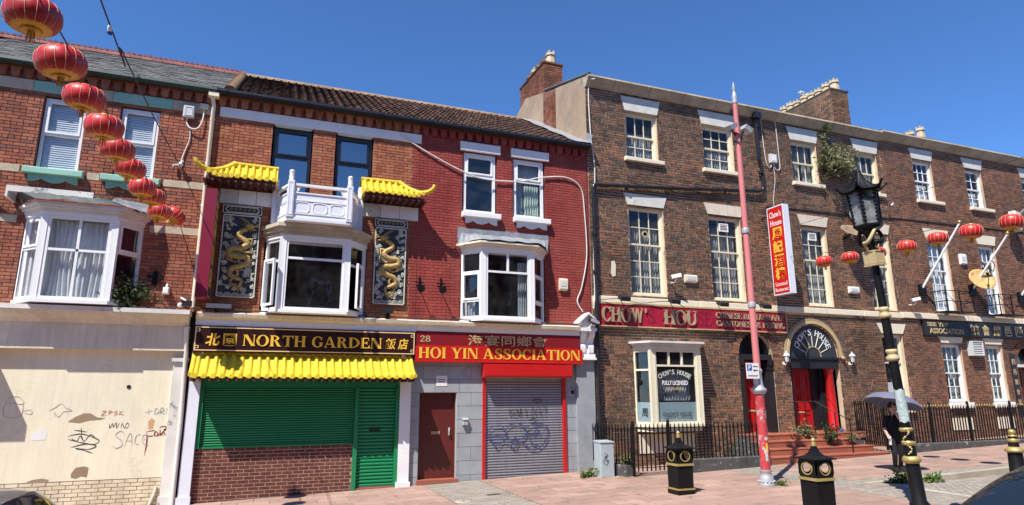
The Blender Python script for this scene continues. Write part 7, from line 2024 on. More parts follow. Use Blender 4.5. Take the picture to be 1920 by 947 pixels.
# ------------------------------------------------------------------ litter bins
def make_bin(label, x, y):
    z = gz(x)
    t = thing('litter_bin', label, 'bin', (x, y, z), group='black and gold litter bins')
    h = 0.178
    def ring(w0, w1, z0, z1, m, name, par=t):
        g = MB(); g.add([(x - w0, y - w0, z + z0), (x + w0, y - w0, z + z0), (x + w0, y + w0, z + z0), (x - w0, y + w0, z + z0), (x - w1, y - w1, z + z1), (x + w1, y - w1, z + z1), (x + w1, y + w1, z + z1), (x - w1, y + w1, z + z1)], [(0, 1, 5, 4), (1, 2, 6, 5), (2, 3, 7, 6), (3, 0, 4, 7), (4, 5, 6, 7), (3, 2, 1, 0)]); return g.build(name, m, par)
    ring(h + 0.012, h + 0.012, 0.0, 0.10, 'black_iron', 'plinth')
    ring(h + 0.02, h + 0.02, 0.101, 0.135, 'gold', 'gold_band')
    ring(h, h + 0.004, 0.136, 0.62, 'black_iron', 'body')
    ring(h + 0.026, h + 0.018, 0.621, 0.67, 'gold', 'gold_band')
    # upper box with round openings
    g = MB(); w = h + 0.012; z0, z1 = z + 0.671, z + 0.99; zc = (z0 + z1) / 2; R = 0.106; n = 20
    for M in (Matrix.Translation((x, y, 0)) @ Matrix.Rotation(a, 4, 'Z') for a in (0, math.pi / 2, math.pi, -math.pi / 2)):
        b_ = MB(M)
        hh = (z1 - z0) / 2
        oc = []; ic = []
        for i in range(n):
            a = 2 * math.pi * i / n + math.pi / 4
            c, s = math.cos(a), math.sin(a); k = max(abs(c) / w, abs(s) / hh)
            oc.append((c / k, zc + s / k)); ic.append((R * c, zc + R * s))
        b_.strip(oc, ic, -w, -w + 0.02, closed=True)
        g.add(b_.v, b_.f)
    g.build('hood', 'black_iron', t)
    for a in (0, math.pi / 2, math.pi, -math.pi / 2):
        b_ = MB(Matrix.Translation((x, y, 0)) @ Matrix.Rotation(a, 4, 'Z'))
        oc = [(R * 1.12 * math.cos(2 * math.pi * i / n), zc + R * 1.12 * math.sin(2 * math.pi * i / n)) for i in range(n)]
        ic = [(R * 0.92 * math.cos(2 * math.pi * i / n), zc + R * 0.92 * math.sin(2 * math.pi * i / n)) for i in range(n)]
        b_.strip(oc, ic, -w - 0.012, -w - 0.0005, closed=True); b_.build('opening_rim', 'gold', t)
    ring(h + 0.058, h + 0.058, 0.991, 1.012, 'black_iron', 'eave')
    g = MB(); g.lathe([((h + 0.054) * 1.414, z + 1.0125), (0.155, z + 1.06), (0.095, z + 1.11), (0.06, z + 1.18), (0.047, z + 1.22)], (x, y, 0), 4, 'z', False, math.pi / 4); g.build('lid', 'black_iron', t)
    g = MB(); g.lathe([(0.04, z + 1.221), (0.05, z + 1.235), (0.03, z + 1.25), (0.045, z + 1.27), (0.025, z + 1.285), (0.036, z + 1.31), (0.039, z + 1.335), (0.025, z + 1.365), (0.004, z + 1.375)], (x, y, 0), 12); g.build('finial', 'gold', t)
    t.scale = (1.0, 1.0, 0.89)
    return t
make_bin('black litter bin with gold bands in front of the bay window railing', 8.11, -4.12)
make_bin('black litter bin with gold bands, nearest the camera, cut by the bottom edge', 8.80, -6.97)

# ------------------------------------------------------------------ pink pole
PX, PY = 10.2, -4.23; pz = gz(PX)
t = thing('tall_pole', 'tall pink painted pole with silver base and spike, peeling near its foot', 'pole', (PX, PY, pz))
g = MB(); g.lathe([(0.17, pz), (0.175, pz + 0.05), (0.16, pz + 0.07), (0.16, pz + 0.12), (0.135, pz + 0.20), (0.105, pz + 0.27), (0.125, pz + 0.29), (0.125, pz + 0.33)], (PX, PY, 0), 18); bs_ = g.build('base', 'silver', t)
for k in range(14):
    a = k * 2 * math.pi / 14
    g = MB(); g.ball((PX + 0.163 * math.cos(a), PY + 0.163 * math.sin(a), pz + 0.10), 0.022, 6, 4); g.build('bead', 'silver', bs_)
g = MB(); g.lathe([(0.104, pz + 0.331), (0.098, pz + 1.9)], (PX, PY, 0), 18); g.build('lower_shaft', 'pink_worn', t)
g = MB(); g.lathe([(0.105, pz + 1.901), (0.16, pz + 1.96), (0.165, pz + 2.0), (0.105, pz + 2.06), (0.095, pz + 2.10), (0.085, pz + 2.34), (0.10, pz + 2.37), (0.10, pz + 2.42), (0.075, pz + 2.45)], (PX, PY, 0), 18); g.build('collar', 'silver', t)
g = MB(); g.lathe([(0.075, pz + 2.451), (0.066, 5.6), (0.056, 8.85)], (PX, PY, 0), 14); g.build('upper_shaft', 'pink', t)
for z in (5.62, 3.9):
    g = MB(); g.lathe([(0.085, z), (0.09, z + 0.02), (0.09, z + 0.10), (0.085, z + 0.12)], (PX, PY, 0), 14); g.build('clamp', 'silver', t)
g = MB(); g.lathe([(0.065, 8.851), (0.075, 8.9), (0.06, 8.95), (0.08, 9.0), (0.05, 9.1), (0.035, 9.2), (0.05, 9.23), (0.005, 9.42)], (PX, PY, 0), 12); g.build('spike', 'silver', t)
for s, lab in ((-1, 'grey floodlight on the left of the pink pole near its top'), (1, 'small grey floodlight on the right of the pink pole near its top')):
    f = thing('floodlight', lab, 'lamp', (PX + s * 0.2, PY, 8.05))
    g = MB(Matrix.Translation((PX + s * 0.22, PY - 0.05, 8.18)) @ Matrix.Rotation(0.5 * s, 4, 'Y')); g.prismx([(-0.1, -0.05), (-0.12, 0.06), (0.1, 0.08), (0.1, -0.05)], -0.11, 0.11); g.build('head', 'silver', f)
    g = MB(); g.tube([(PX + s * 0.18, PY, 8.15), (PX + s * 0.06, PY, 8.02)], 0.02, 6); g.build('arm', 'black_iron', f)
cable('tangle of black wire bound round the pink pole under its floodlights', [(PX - 0.08, PY - 0.02, 8.1), (PX, PY - 0.09, 8.0), (PX + 0.09, PY, 7.95), (PX, PY + 0.09, 7.9), (PX - 0.09, PY, 7.88), (PX, PY - 0.09, 7.82), (PX + 0.09, PY, 7.9), (PX + 0.1, PY - 0.05, 8.08)], 0.014, 'cable_dark')
rp = random.Random(12)
for k in range(9):
    z0 = pz + rp.uniform(0.5, 1.8); a0 = math.radians(rp.uniform(-190, 0)); da = rp.uniform(0.35, 0.9); hh = rp.uniform(0.06, 0.2); n = 6
    v = []
    for i in range(n + 1):
        a = a0 + da * i / n
        for zz in (z0 + 0.015 * math.sin(i * 2.1 + k), z0 + hh + 0.02 * math.sin(i * 1.7 + k)):
            v.append((PX + 0.1055 * math.cos(a), PY + 0.1055 * math.sin(a), zz))
    g = MB(); g.add(v, [(2 * i, 2 * i + 2, 2 * i + 3, 2 * i + 1) for i in range(n)], True); g.build('torn_sticker', 'gold_letter' if k == 3 else 'paper_worn' if k % 3 else 'plastic_grey', t)
t = thing('parking_sign', 'small white parking sign with a blue P fixed to the pink pole', 'sign', (9.93, PY - 0.1, 2.30))
g = MB(); g.box(9.78, 10.12, PY - 0.14, PY - 0.13, 2.33, 2.66); g.build('plate', 'white', t)
g = MB(); g.box(9.80, 9.93, PY - 0.143, PY - 0.1402, 2.50, 2.63); bq = g.build('blue_square', 'blue', t)
text('P', 9.835, 9.90, 2.52, 2.61, PY - 0.146, 'white', t, 0.003, 0.02)
for a, b, z in ((9.96, 10.09, 2.58), (9.82, 10.08, 2.38)):
    g = MB(); g.box(a, b, PY - 0.143, PY - 0.1402, z, z + 0.018); g.build('printed_line', 'spray_black', t)
g = MB(); g.prism([(9.96, 2.505), (10.0, 2.535), (10.0, 2.515), (10.09, 2.515), (10.09, 2.495), (10.0, 2.495), (10.0, 2.475)], PY - 0.143, PY - 0.1402); g.build('arrow', 'spray_black', t)
g = MB(); g.tube([(10.05, PY - 0.125, 2.5), (PX, PY - 0.09, 2.5)], 0.012, 5); g.build('clip', 'silver', t)

# ------------------------------------------------------------------ Chinese lamp post (it leans a little)
t = thing('lamp_post', 'black and gold Chinese lamp post with glazed pagoda lantern, leaning left', 'lamp post', (10.32, -7.6, gz(10.3)))
lean = Matrix.Translation((10.33, -7.6, gz(10.3))) @ Matrix.Rotation(math.radians(-4.6), 4, 'Y')
def LP(name, m, prof, n=16, par=None, smooth_=True, a0=0.0):
    k = 0.70 if prof[-1][1] < 4.69 else 0.86
    g = MB(lean); g.lathe([(r * k, h) for r, h in prof], (0, 0, 0), n, 'z', smooth_, a0); return g.build(name, m, par or t)
LP('base', 'black_iron', [(0.22, 0.0), (0.22, 0.12), (0.16, 0.18), (0.15, 0.78)])
LP('gold_ring', 'gold', [(0.155, 0.781), (0.20, 0.81), (0.205, 0.85), (0.17, 0.89), (0.14, 0.90)])
LP('lower_shaft', 'black_iron', [(0.135, 0.901), (0.12, 1.29)])
LP('gold_ring', 'gold', [(0.12, 1.291), (0.15, 1.31), (0.15, 1.34), (0.12, 1.36)])
g = MB(lean @ Matrix.Translation((0, 0, 1.10)) @ Matrix.Rotation(0.18, 4, 'Y')); g.lathe([(0.088, -0.04), (0.108, -0.02), (0.108, 0.02), (0.09, 0.04)], (0, 0, 0), 16); g.build('gold_collar', 'gold', t)
g = MB(lean)
for k in range(16):
    u = k / 15; a = math.radians(-155 + 30 * math.sin(u * 9)); g.ball((0.100 * math.cos(a), 0.100 * math.sin(a), 0.94 + u * 0.4), 0.016 + 0.006 * math.sin(k * 2.1), 6, 4)
g.build('carved_dragon', 'gold_pale', t)
LP('shaft', 'black_iron', [(0.115, 1.361), (0.105, 2.46), (0.10, 3.2), (0.085, 4.12)])
LP('gold_ring', 'gold_pale', [(0.11, 2.46), (0.15, 2.49), (0.155, 2.53), (0.11, 2.56), (0.11, 2.60), (0.14, 2.63), (0.12, 2.66), (0.10, 2.67)])
LP('gold_ring', 'gold_pale', [(0.105, 3.20), (0.14, 3.22), (0.145, 3.26), (0.105, 3.29), (0.105, 3.33), (0.135, 3.36), (0.11, 3.39), (0.095, 3.40)])
g = MB(lean); g.box(-0.115, 0.115, -0.115, 0.115, 4.16, 4.40); bx_ = g.build('collar_box', 'gold_pale', t)
for a in range(4):
    g = MB(lean @ Matrix.Rotation(a * math.pi / 2, 4, 'Z')); frame_rect(g, -0.112, 0.112, 4.165, 4.395, 0.02, -0.125, -0.1152); g.build('box_frame', 'gold_pale', bx_)
g = MB(lean); g.lathe([(0.07, 4.12), (0.18, 4.13), (0.18, 4.159)], (0, 0, 0), 4, 'z', False, math.pi / 4); g.build('box_base', 'gold_pale', t)
for k in range(4):
    a0 = k * math.pi / 2 + 0.6
    pts = []
    for i in range(18):
        u = i / 17; a = a0 + u * 2.6; r = 0.07 + 0.11 * math.sin(u * math.pi * 0.8)
        pts.append((r * math.cos(a), r * math.sin(a), 4.42 + 0.34 * u + 0.05 * math.sin(u * 9)))
    g = MB(lean); g.tube(pts, [0.022 + 0.014 * math.sin(math.pi * i / 17) for i in range(18)], 7)
    g.ball((pts[-1][0] * 1.15, pts[-1][1] * 1.15, pts[-1][2]), 0.045, 7, 5, 1.3, 1.3, 0.8)
    g.build('dragon_bracket', 'gold_pale' if k % 2 else 'black_iron', t)
LP('stem', 'black_iron', [(0.07, 4.401), (0.06, 4.60), (0.10, 4.70), (0.20, 4.76)])
hx = [(0.02, 4.72), (0.22, 4.78), (0.30, 4.84), (0.30, 4.87)]
LP('lantern_base', 'black_iron', hx, 6, None, False, math.pi / 6)
for k in range(6):
    a = math.pi / 6 + k * math.pi / 3; b_ = a + math.pi / 3
    r0, r1 = 0.228, 0.258
    p0 = (r0 * math.cos(a), r0 * math.sin(a), 4.87); p1 = (r0 * math.cos(b_), r0 * math.sin(b_), 4.87); p2 = (r1 * math.cos(b_), r1 * math.sin(b_), 5.46); p3 = (r1 * math.cos(a), r1 * math.sin(a), 5.46)
    g = MB(lean); g.tube([p0, p3], 0.018, 5); g.build('lantern_bar', 'black_iron', t)
    g = MB(lean); q = 0.985
    g.add([tuple(c * (q if i < 2 else 1) for i, c in enumerate(p)) for p in (p0, p1, p2, p3)] + [tuple(c * (0.97 if i < 2 else 1) for i, c in enumerate(p)) for p in (p0, p1, p2, p3)], [(0, 1, 2, 3), (7, 6, 5, 4)]); g.build('lantern_pane', 'lamp_glass', t)
    # scalloped inner edge
    g = MB(lean)
    for u in [i / 9 for i in range(10)]:
        for w_ in (0.12, 0.88):
            pt = [((p0[i] * (1 - w_) + p1[i] * w_) * (1 - u) + (p3[i] * (1 - w_) + p2[i] * w_) * u) for i in range(3)]
            g.ball((pt[0], pt[1], pt[2]), 0.018, 5, 3)
    g.build('scallop_trim', 'black_iron', t)
g = MB(lean); g.lathe([(0.03, 4.87), (0.05, 5.0), (0.075, 5.15), (0.06, 5.28), (0.03, 5.35)], (0, 0, 0), 10); g.build('lamp_bulb', 'white', t)
# concave roof with upturned corners
g = MB(lean); v = []; f = []; NR = 8; NA = 36
for i in range(NR + 1):
    u = i / NR
    for k in range(NA):
        a = 2 * math.pi * k / NA
        c6 = abs(((a - math.pi / 6) / (math.pi / 3)) % 1.0 - 0.5) * 2       # 1 at corners
        R = 0.045 + (0.285 + 0.11 * c6 ** 6) * u ** 1.15
        z = 5.86 - 0.38 * (1 - (1 - u) ** 2.0) + 0.10 * (c6 ** 6) * u ** 3
        v.append((R * math.cos(a), R * math.sin(a), z))
for i in range(NR):
    for k in range(NA):
        f.append((i * NA + k, i * NA + (k + 1) % NA, (i + 1) * NA + (k + 1) % NA, (i + 1) * NA + k))
g.add(v, f, True); g.add([v[i] for i in range(NA)], [tuple(range(NA))]); g.build('pagoda_roof', 'black_iron', t)
LP('roof_underside', 'black_iron', [(0.36, 5.462), (0.37, 5.475), (0.05, 5.55)], 6, None, False, math.pi / 6)
for k in range(6):
    a = math.pi / 6 + k * math.pi / 3
    g = MB(lean); g.ball((0.43 * math.cos(a), 0.43 * math.sin(a), 5.60), 0.026, 7, 5); g.tube([(0.38 * math.cos(a), 0.38 * math.sin(a), 5.55), (0.43 * math.cos(a), 0.43 * math.sin(a), 5.60)], 0.018, 5); g.build('corner_knob', 'black_iron', t)
LP('finial', 'black_iron', [(0.055, 5.855), (0.06, 5.88), (0.03, 5.90), (0.005, 5.94)])
# posters glued round the post
t2 = thing('poster_wrap', 'tattered pale green posters wrapped round the lamp post', 'poster', (10.2, -7.7, 1.45))
for k in range(5):
    z0 = 1.45 + k * 0.105; g = MB(lean); n = 20; v = []; f = []
    for i in range(n + 1):
        a = math.radians(-200 + 220 * i / n)
        for zz, rr in ((z0, 0.084), (z0 + 0.12, 0.086 + 0.004 * math.sin(i * 1.3 + k))):
            v.append((rr * math.cos(a), rr * math.sin(a), zz + 0.012 * math.sin(i * 0.9 + k * 2)))
    f = [(2 * i, 2 * i + 2, 2 * i + 3, 2 * i + 1) for i in range(n)]
    g.add(v, f, True); g.build('sheet', 'paper_worn', t2)

# ------------------------------------------------------------------ bollard
t = thing('bollard', 'black bollard with gold rings and ball top behind the navy car', 'bollard', (15.04, -6.28, gz(15.04)))
def BO(name, m, prof):
    g = MB(); g.lathe(prof, (15.04, -6.28, gz(15.04)), 16); return g.build(name, m, t)
BO('base', 'black_iron', [(0.18, 0.0), (0.18, 0.06), (0.15, 0.10), (0.135, 0.55)])
BO('gold_ring', 'gold', [(0.14, 0.551), (0.18, 0.57), (0.18, 0.61), (0.12, 0.65), (0.09, 0.67)])
BO('neck', 'black_iron', [(0.10, 0.671), (0.095, 0.76)])
BO('gold_ring', 'gold', [(0.095, 0.761), (0.105, 0.78), (0.105, 0.81), (0.09, 0.83)])
BO('upper_neck', 'black_iron', [(0.09, 0.831), (0.088, 0.87)])
BO('gold_ring', 'gold', [(0.085, 0.871), (0.10, 0.885), (0.06, 0.90), (0.055, 0.91)])
BO('ball', 'gold', [(0.03, 0.911), (0.06, 0.93), (0.07, 0.965), (0.06, 1.0), (0.03, 1.02), (0.004, 1.025)])

# ------------------------------------------------------------------ lanterns and the wires that carry them
def make_lantern(label, loc):
    t = thing('paper_lantern', label, 'lantern', loc)
    x, y, z = loc
    R, Hh = 0.285, 0.175
    prof = [(0.085, Hh * 0.985)]
    for k in range(1, 12):
        th = math.pi / 2 - math.pi * k / 12
        prof.append((0.06 + (R - 0.06) * abs(math.cos(th)) ** 0.62, Hh * math.sin(th)))
    prof.append((0.085, -Hh * 0.985))
    n = 48; v = []; f = []
    for r, h in prof:
        for i in range(n):
            a = 2 * math.pi * i / n
            rr = r * (1 - 0.020 * (0.5 + 0.5 * math.cos(a * 16)) * min(1, (R - 0.05) and r / R))
            v.append((x + rr * math.cos(a), y + rr * math.sin(a), z + h))
    m = len(prof)
    f = [(k * n + (i + 1) % n, k * n + i, (k + 1) * n + i, (k + 1) * n + (i + 1) % n) for k in range(m - 1) for i in range(n)]
    g = MB(); g.add(v, f, True); body = g.build('body', 'lantern_red', t)
    g = MB()
    for i in range(16):
        a = 2 * math.pi * i / 16
        g.tube([(x + (r * 0.985 + 0.002) * math.cos(a), y + (r * 0.985 + 0.002) * math.sin(a), z + h) for r, h in prof], 0.0030, 4)
    g.build('ribs', 'gold_rim', body)
    # gold border painted round the foot, with petal points
    g = MB(); v = []; f = []; n = 64
    lows = [(0.10, -Hh * 0.99), (0.15, -Hh * 0.965), (0.185, -Hh * 0.90)]
    for j, (r, h) in enumerate(lows):
        for i in range(n):
            a = 2 * math.pi * i / n
            pet = 0.5 + 0.5 * math.cos(a * 16)
            rr = r + (0.024 * pet if j == 2 else 0); hh = h + (0.022 * pet if j == 2 else 0)
            v.append((x + (rr + 0.006) * math.cos(a), y + (rr + 0.006) * math.sin(a), z + hh - 0.006))
    f = [(k * n + i, k * n + (i + 1) % n, (k + 1) * n + (i + 1) % n, (k + 1) * n + i) for k in range(2) for i in range(n)]
    g.add(v, f, True)
    for rr in (0.13, 0.18):
        pass
    g.build('gold_border', 'lantern_gold', t)
    g = MB(); g.lathe([(0.10, Hh * 0.96), (0.10, Hh + 0.02), (0.05, Hh + 0.03)], (x, y, z), 16); g.build('top_cap', 'lantern_gold', t)
    g = MB(); g.lathe([(0.09, -Hh - 0.025), (0.105, -Hh - 0.02), (0.10, -Hh * 0.97)], (x, y, z), 16); g.build('foot_cap', 'lantern_gold', t)
    g = MB(); g.tube([(x, y, z + Hh + 0.02), (x, y, z + Hh + 0.09)], 0.006, 4); g.build('hook', 'black_iron', t)
    g = MB(); rnd = random.Random(3)
    for i in range(22):
        a = rnd.uniform(0, 6.28); r = rnd.uniform(0.0, 0.045)
        g.tube([(x + r * math.cos(a), y + r * math.sin(a), z - Hh - 0.02), (x + r * 1.3 * math.cos(a), y + r * 1.3 * math.sin(a), z - Hh - rnd.uniform(0.10, 0.15))], 0.004, 4)
    g.build('tassel', 'lantern_gold', t)
    return t
LL = [(-2.15, -9.25, 5.37), (-2.15, -8.36, 5.37), (-2.15, -7.41, 5.41), (-2.15, -6.40, 5.46), (-2.15, -5.55, 5.46), (-2.15, -4.60, 5.50), (-2.15, -3.45, 5.54), (-2.13, -2.55, 5.64), (-2.15, -1.47, 5.63), (-1.98, -0.62, 5.80)]
LLAB = ['largest red lantern, cut by the top left corner of the picture', 'second red lantern from the top left corner on the left string', 'third red lantern from the top left corner on the left string', 'fourth red lantern from the top left corner on the left string', 'fifth red lantern from the top left corner, before the second sash window', 'sixth red lantern from the top left corner, before the second sash window', 'seventh red lantern from the top left corner, low before the green sill', 'red lantern half hidden behind the seventh one on the left string', 'last but one red lantern at the lower end of the left string', 'tilted last red lantern nearest the brick wall on the left string']
rng = random.Random(4)
lan0 = None
for i, (p, lab) in enumerate(zip(LL, LLAB)):
    rot = (rng.uniform(-0.10, 0.10), rng.uniform(-0.12, 0.16) + (0.1 if i == 0 else 0), rng.uniform(0, 3))
    if i == 9: rot = (0.3, 0.55, 1.0)
    if lan0 is None:
        lan0 = make_lantern(lab, p); lan0["group"] = 'red lanterns on the left string'; lan0.rotation_euler = rot; lan0.scale = (0.8, 0.8, 0.8)
    else:
        c_ = copy_tree(lan0, p, rot, lab, 'red lanterns on the left string'); c_.scale = (rng.uniform(0.77, 0.83),) * 2 + (rng.uniform(0.74, 0.85),)
RL = [(14.6, -2.33, 5.64), (14.6, -3.19, 5.58), (14.6, -3.99, 5.55), (14.6, -4.84, 5.53), (14.55, -5.66, 5.54), (14.5, -6.46, 5.52), (14.5, -7.3, 5.52)]
RORD = ['first', 'second', 'third', 'fourth', 'fifth', 'sixth', 'seventh']
for p, od in zip(RL, RORD):
    lab = od + ' red lantern from the left on the right string' + (', half behind the lamp post' if od == 'third' else '')
    c_ = copy_tree(lan0, p, (rng.uniform(-0.10, 0.10), rng.uniform(-0.10, 0.10), rng.uniform(0, 3)), lab, 'red lanterns on the right string'); c_.scale = (rng.uniform(0.77, 0.83),) * 2 + (rng.uniform(0.74, 0.85),)
cable('dark wire carrying the left string of red lanterns to the wall', [(-2.1, -24.9, 6.6), (-2.15, -16.0, 5.6), (-2.15, -9.25, 5.62), (-2.15, -7.41, 5.66), (-2.15, -5.55, 5.71), (-2.15, -3.45, 5.79), (-2.15, -1.47, 5.88), (-2.0, -0.62, 5.90), (-1.72, -0.25, 5.2), (-1.52, -0.08, 4.62)], 0.008, 'cable_dark', name='lantern_wire')
cable('dark wire carrying the right string of red lanterns across the street', [(14.8, -0.05, 6.2), (14.62, -2.33, 5.89), (14.6, -3.99, 5.80), (14.56, -5.66, 5.79), (14.5, -7.3, 5.77), (14.4, -12, 5.9), (14.3, -24.9, 7.0)], 0.008, 'cable_dark', name='lantern_wire')
cable('dark wire with a small blue lamp stretched from the left wall bracket', [(-2.06, -0.05, 7.1), (-2.05, -3.5, 6.74), (-2.05, -6.52, 6.52), (-2.05, -7.72, 6.50), (-2.0, -24.9, 7.2)], 0.010, 'cable_dark', name='span_wire')
cable('thin wire stretched from the brown terrace past the lamp lantern', [(15.9, -0.05, 7.35), (15.2, -2.61, 7.07), (15.2, -3.89, 7.0), (15.0, -8.0, 7.0), (14.5, -24.9, 7.5)], 0.008, 'cable_dark', name='span_wire')
for p, lab in (((-2.05, -7.2, 6.43), 'small blue lamp clipped on the wire above the left lanterns'), ((15.2, -4.15, 6.85), 'small blue and white lamp on the wire right of the lamp lantern')):
    t = thing('wire_lamp', lab, 'lamp', p)
    x, y, z = p
    g = MB(Matrix.Translation(p) @ Matrix.Rotation(0.7, 4, 'X')); g.lathe([(0.012, 0.06), (0.027, 0.036), (0.027, -0.012)], (0, 0, 0), 10); g.build('cap', 'white', t)
    g = MB(Matrix.Translation(p) @ Matrix.Rotation(0.7, 4, 'X')); g.lathe([(0.03, -0.0125), (0.036, -0.036), (0.018, -0.06)], (0, 0, 0), 10); g.build('bulb', 'blue', t)
t = thing('wire_anchor', 'pale porcelain wire anchor hooked to the brick between lanterns and downpipe', 'anchor', (-2.07, -0.1, 7.05))
g = MB(); g.ball((-2.05, -0.12, 7.12), 0.06, 8, 6); g.tube([(-2.05, 0, 7.1), (-2.05, -0.12, 7.12), (-2.0, -0.16, 7.2)], 0.022, 6); g.build('insulator', 'paper', t)
g = MB(); g.tube([(-2.12, -0.05, 7.12), (-2.2, -0.12, 7.08)], 0.03, 6); g.build('hook', 'plastic_grey', t)

# ------------------------------------------------------------------ plants
def plant(name, label, cat, c, n, spread, leaf, m, stems=10, droop=0.0, upright=0.0, lenf=2.2, fold=True):
    t = thing(name, label, cat, c)
    rnd = random.Random(hash(label) % 1000 if False else int(c[0] * 37) + n)
    g = MB(); tips = []
    for i in range(stems):
        d = Vector((rnd.gauss(0, 1) * spread[0], -abs(rnd.gauss(0, 1)) * spread[1], rnd.gauss(0, 0.8) * spread[2] + upright))
        p1 = Vector(c) + d * 0.5 + Vector((0, 0, 0.15 * spread[2])); p2 = Vector(c) + d + Vector((0, 0, -droop))
        pts = smooth([tuple(c), tuple(p1), tuple(p2)], 5)
        g.tube(pts, [0.012 * (1 - 0.7 * k / len(pts)) for k in range(len(pts))], 4)
        tips.append(pts)
    g.build('stems', 'twig', t)
    g = MB()
    for i in range(n):
        pts = rnd.choice(tips); q = rnd.choice(pts[2:])
        p = Vector(q) + Vector((rnd.gauss(0, 0.09), rnd.gauss(0, 0.06), rnd.gauss(0, 0.09))) * (spread[0] / 0.4)
        l = leaf * rnd.uniform(0.6, 1.3); w = l / lenf
        a = Vector((rnd.gauss(0, 1), rnd.gauss(0, 1) - 0.3, rnd.gauss(0, 0.7) + 0.1)).normalized()
        b = a.cross(Vector((rnd.gauss(0, 1), rnd.gauss(0, 1), rnd.gauss(0, 1)))).normalized()
        nrm = a.cross(b)
        g.add([p, p + a * l * 0.5 + b * w * 0.5 + nrm * w * 0.15, p + a * l, p + a * l * 0.5 - b * w * 0.5 + nrm * w * 0.15], [(0, 1, 2, 3)])
    o = g.build('foliage', m, t, kind='stuff')
    return t
plant('buddleia', 'pale buddleia bush growing from the brickwork between top floor windows', 'plant', (17.95, -0.02, 9.85), 3200, (0.40, 0.34, 0.34), 0.12, 'leaf_sage', 44, 0.05)
plant('buddleia', 'dark weed rooted in the cornice above the pale buddleia', 'plant', (17.75, -0.12, 11.05), 160, (0.16, 0.1, 0.14), 0.09, 'leaf_bright', 7, 0.1, 0.05)
plant('creeper', 'thin dark creeper hanging between the cornice weed and the buddleia', 'plant', (17.72, -0.02, 10.6), 260, (0.12, 0.06, 0.30), 0.08, 'leaf_dark', 9, 0.2)
plant('shrub', 'leafy green shrub sprouting beside the cream shop bay window', 'plant', (-2.60, -0.10, 4.0), 520, (0.26, 0.26, 0.26), 0.10, 'leaf_dark', 16, 0.0, 0.22)
plant('shrub', 'trailing green shrub on the cornice ledge under the cream shop bay', 'plant', (-2.85, -0.2, 3.84), 420, (0.26, 0.18, 0.12), 0.09, 'leaf_dark', 12, 0.0, 0.08)
plant('weed', 'green weed at the foot of the grey cabinet', 'plant', (7.62, -1.0, gz(7.6) + 0.02), 260, (0.16, 0.14, 0.08), 0.08, 'leaf_bright', 10, 0, 0.10)
plant('weed', 'tall weed inside the railing right of the grey cabinet', 'plant', (8.62, -1.3, gz(8.5) + 0.1), 220, (0.10, 0.08, 0.18), 0.10, 'leaf_bright', 8, 0, 0.25)
plant('weed', 'weeds growing through the handrail on the red steps', 'plant', (15.4, -1.05, 0.70), 420, (0.20, 0.16, 0.16), 0.10, 'leaf_dark', 16, 0, 0.18)
plant('weed', 'tuft of dry weeds at the left end of the top red step', 'plant', (14.9, -0.6, 0.86), 300, (0.22, 0.16, 0.12), 0.10, 'leaf_sage', 12, 0, 0.15)
plant('weed', 'small tuft of weeds on the second red step', 'plant', (16.2, -1.10, 0.70), 160, (0.16, 0.08, 0.07), 0.08, 'leaf_sage', 8, 0, 0.07)
plant('weed', 'grass tuft at the foot of the pink pole', 'plant', (10.45, -4.3, gz(10.4)), 140, (0.10, 0.10, 0.05), 0.09, 'leaf_bright', 7, 0, 0.04, 4)
plant('weed', 'weeds by the kerb left of the lamp post', 'plant', (12.9, -5.16, gz(12.9) - 0.03), 300, (0.18, 0.10, 0.07), 0.10, 'leaf_bright', 10, 0, 0.08)
plant('weed', 'weeds by the kerb right of the lamp post', 'plant', (13.9, -5.18, gz(13.9) - 0.08), 260, (0.20, 0.10, 0.07), 0.10, 'leaf_bright', 10, 0, 0.09)
plant('weed', 'weeds in the railed area before the bay window', 'plant', (11.6, -1.4, 0.2), 260, (0.3, 0.1, 0.1), 0.09, 'leaf_dark', 10, 0, 0.14)
g = MB(); rnd = random.Random(9)
for i in range(240):
    cx, cy = rnd.choice(((7.5, -1.0), (8.1, -1.6), (9.6, -1.9), (6.2, -0.5), (13.2, -1.9), (8.6, -1.9)))
    x = cx + rnd.gauss(0, 0.25); y = min(-0.25, cy + rnd.gauss(0, 0.12)); z = gz(x) + 0.012
    a = rnd.uniform(0, 6.28); l = rnd.uniform(0.02, 0.05)
    g.add([(x, y, z), (x + l * math.cos(a), y + l * math.sin(a), z + 0.015), (x + l * math.cos(a + 1.2), y + l * math.sin(a + 1.2), z + 0.004)], [(0, 1, 2)])
o = g.build('fallen_leaves', 'litter'); o["label"] = 'dry brown leaf litter on the red paving by the railings'; o["category"] = 'leaves'; o["kind"] = 'stuff'

# ------------------------------------------------------------------ wear and covers on the paving
rnd = random.Random(21)
g = MB()
for i in range(420):
    x = rnd.uniform(-1, 24); y = rnd.uniform(-7.5, -0.3)
    if x > BX and y < BY: continue
    r = rnd.uniform(0.012, 0.03); n = 7
    g.add([(x + r * math.cos(2 * math.pi * k / n) * rnd.uniform(0.8, 1.2), y + r * math.sin(2 * math.pi * k / n) * rnd.uniform(0.8, 1.2), gz(x) + 0.0085) for k in range(n)], [tuple(range(n))])
g.build('gum_spots', 'patch_tan', pavement, kind='stuff')
t = thing('drain_cover', 'small dark iron cover set in the grey blocks before the roller shutter', 'drain cover', (4.75, -2.25, gz(4.75)))
g = MB(); g.box(4.6, 4.9, -2.32, -2.18, gz(4.75) - 0.01, gz(4.75) + 0.011); g.build('frame', 'pot_dark', t)
for k in range(5):
    g = MB(); g.box(4.63 + k * 0.052, 4.66 + k * 0.052, -2.30, -2.20, gz(4.75) + 0.0112, gz(4.75) + 0.014); g.build('bar', 'black_iron', t)
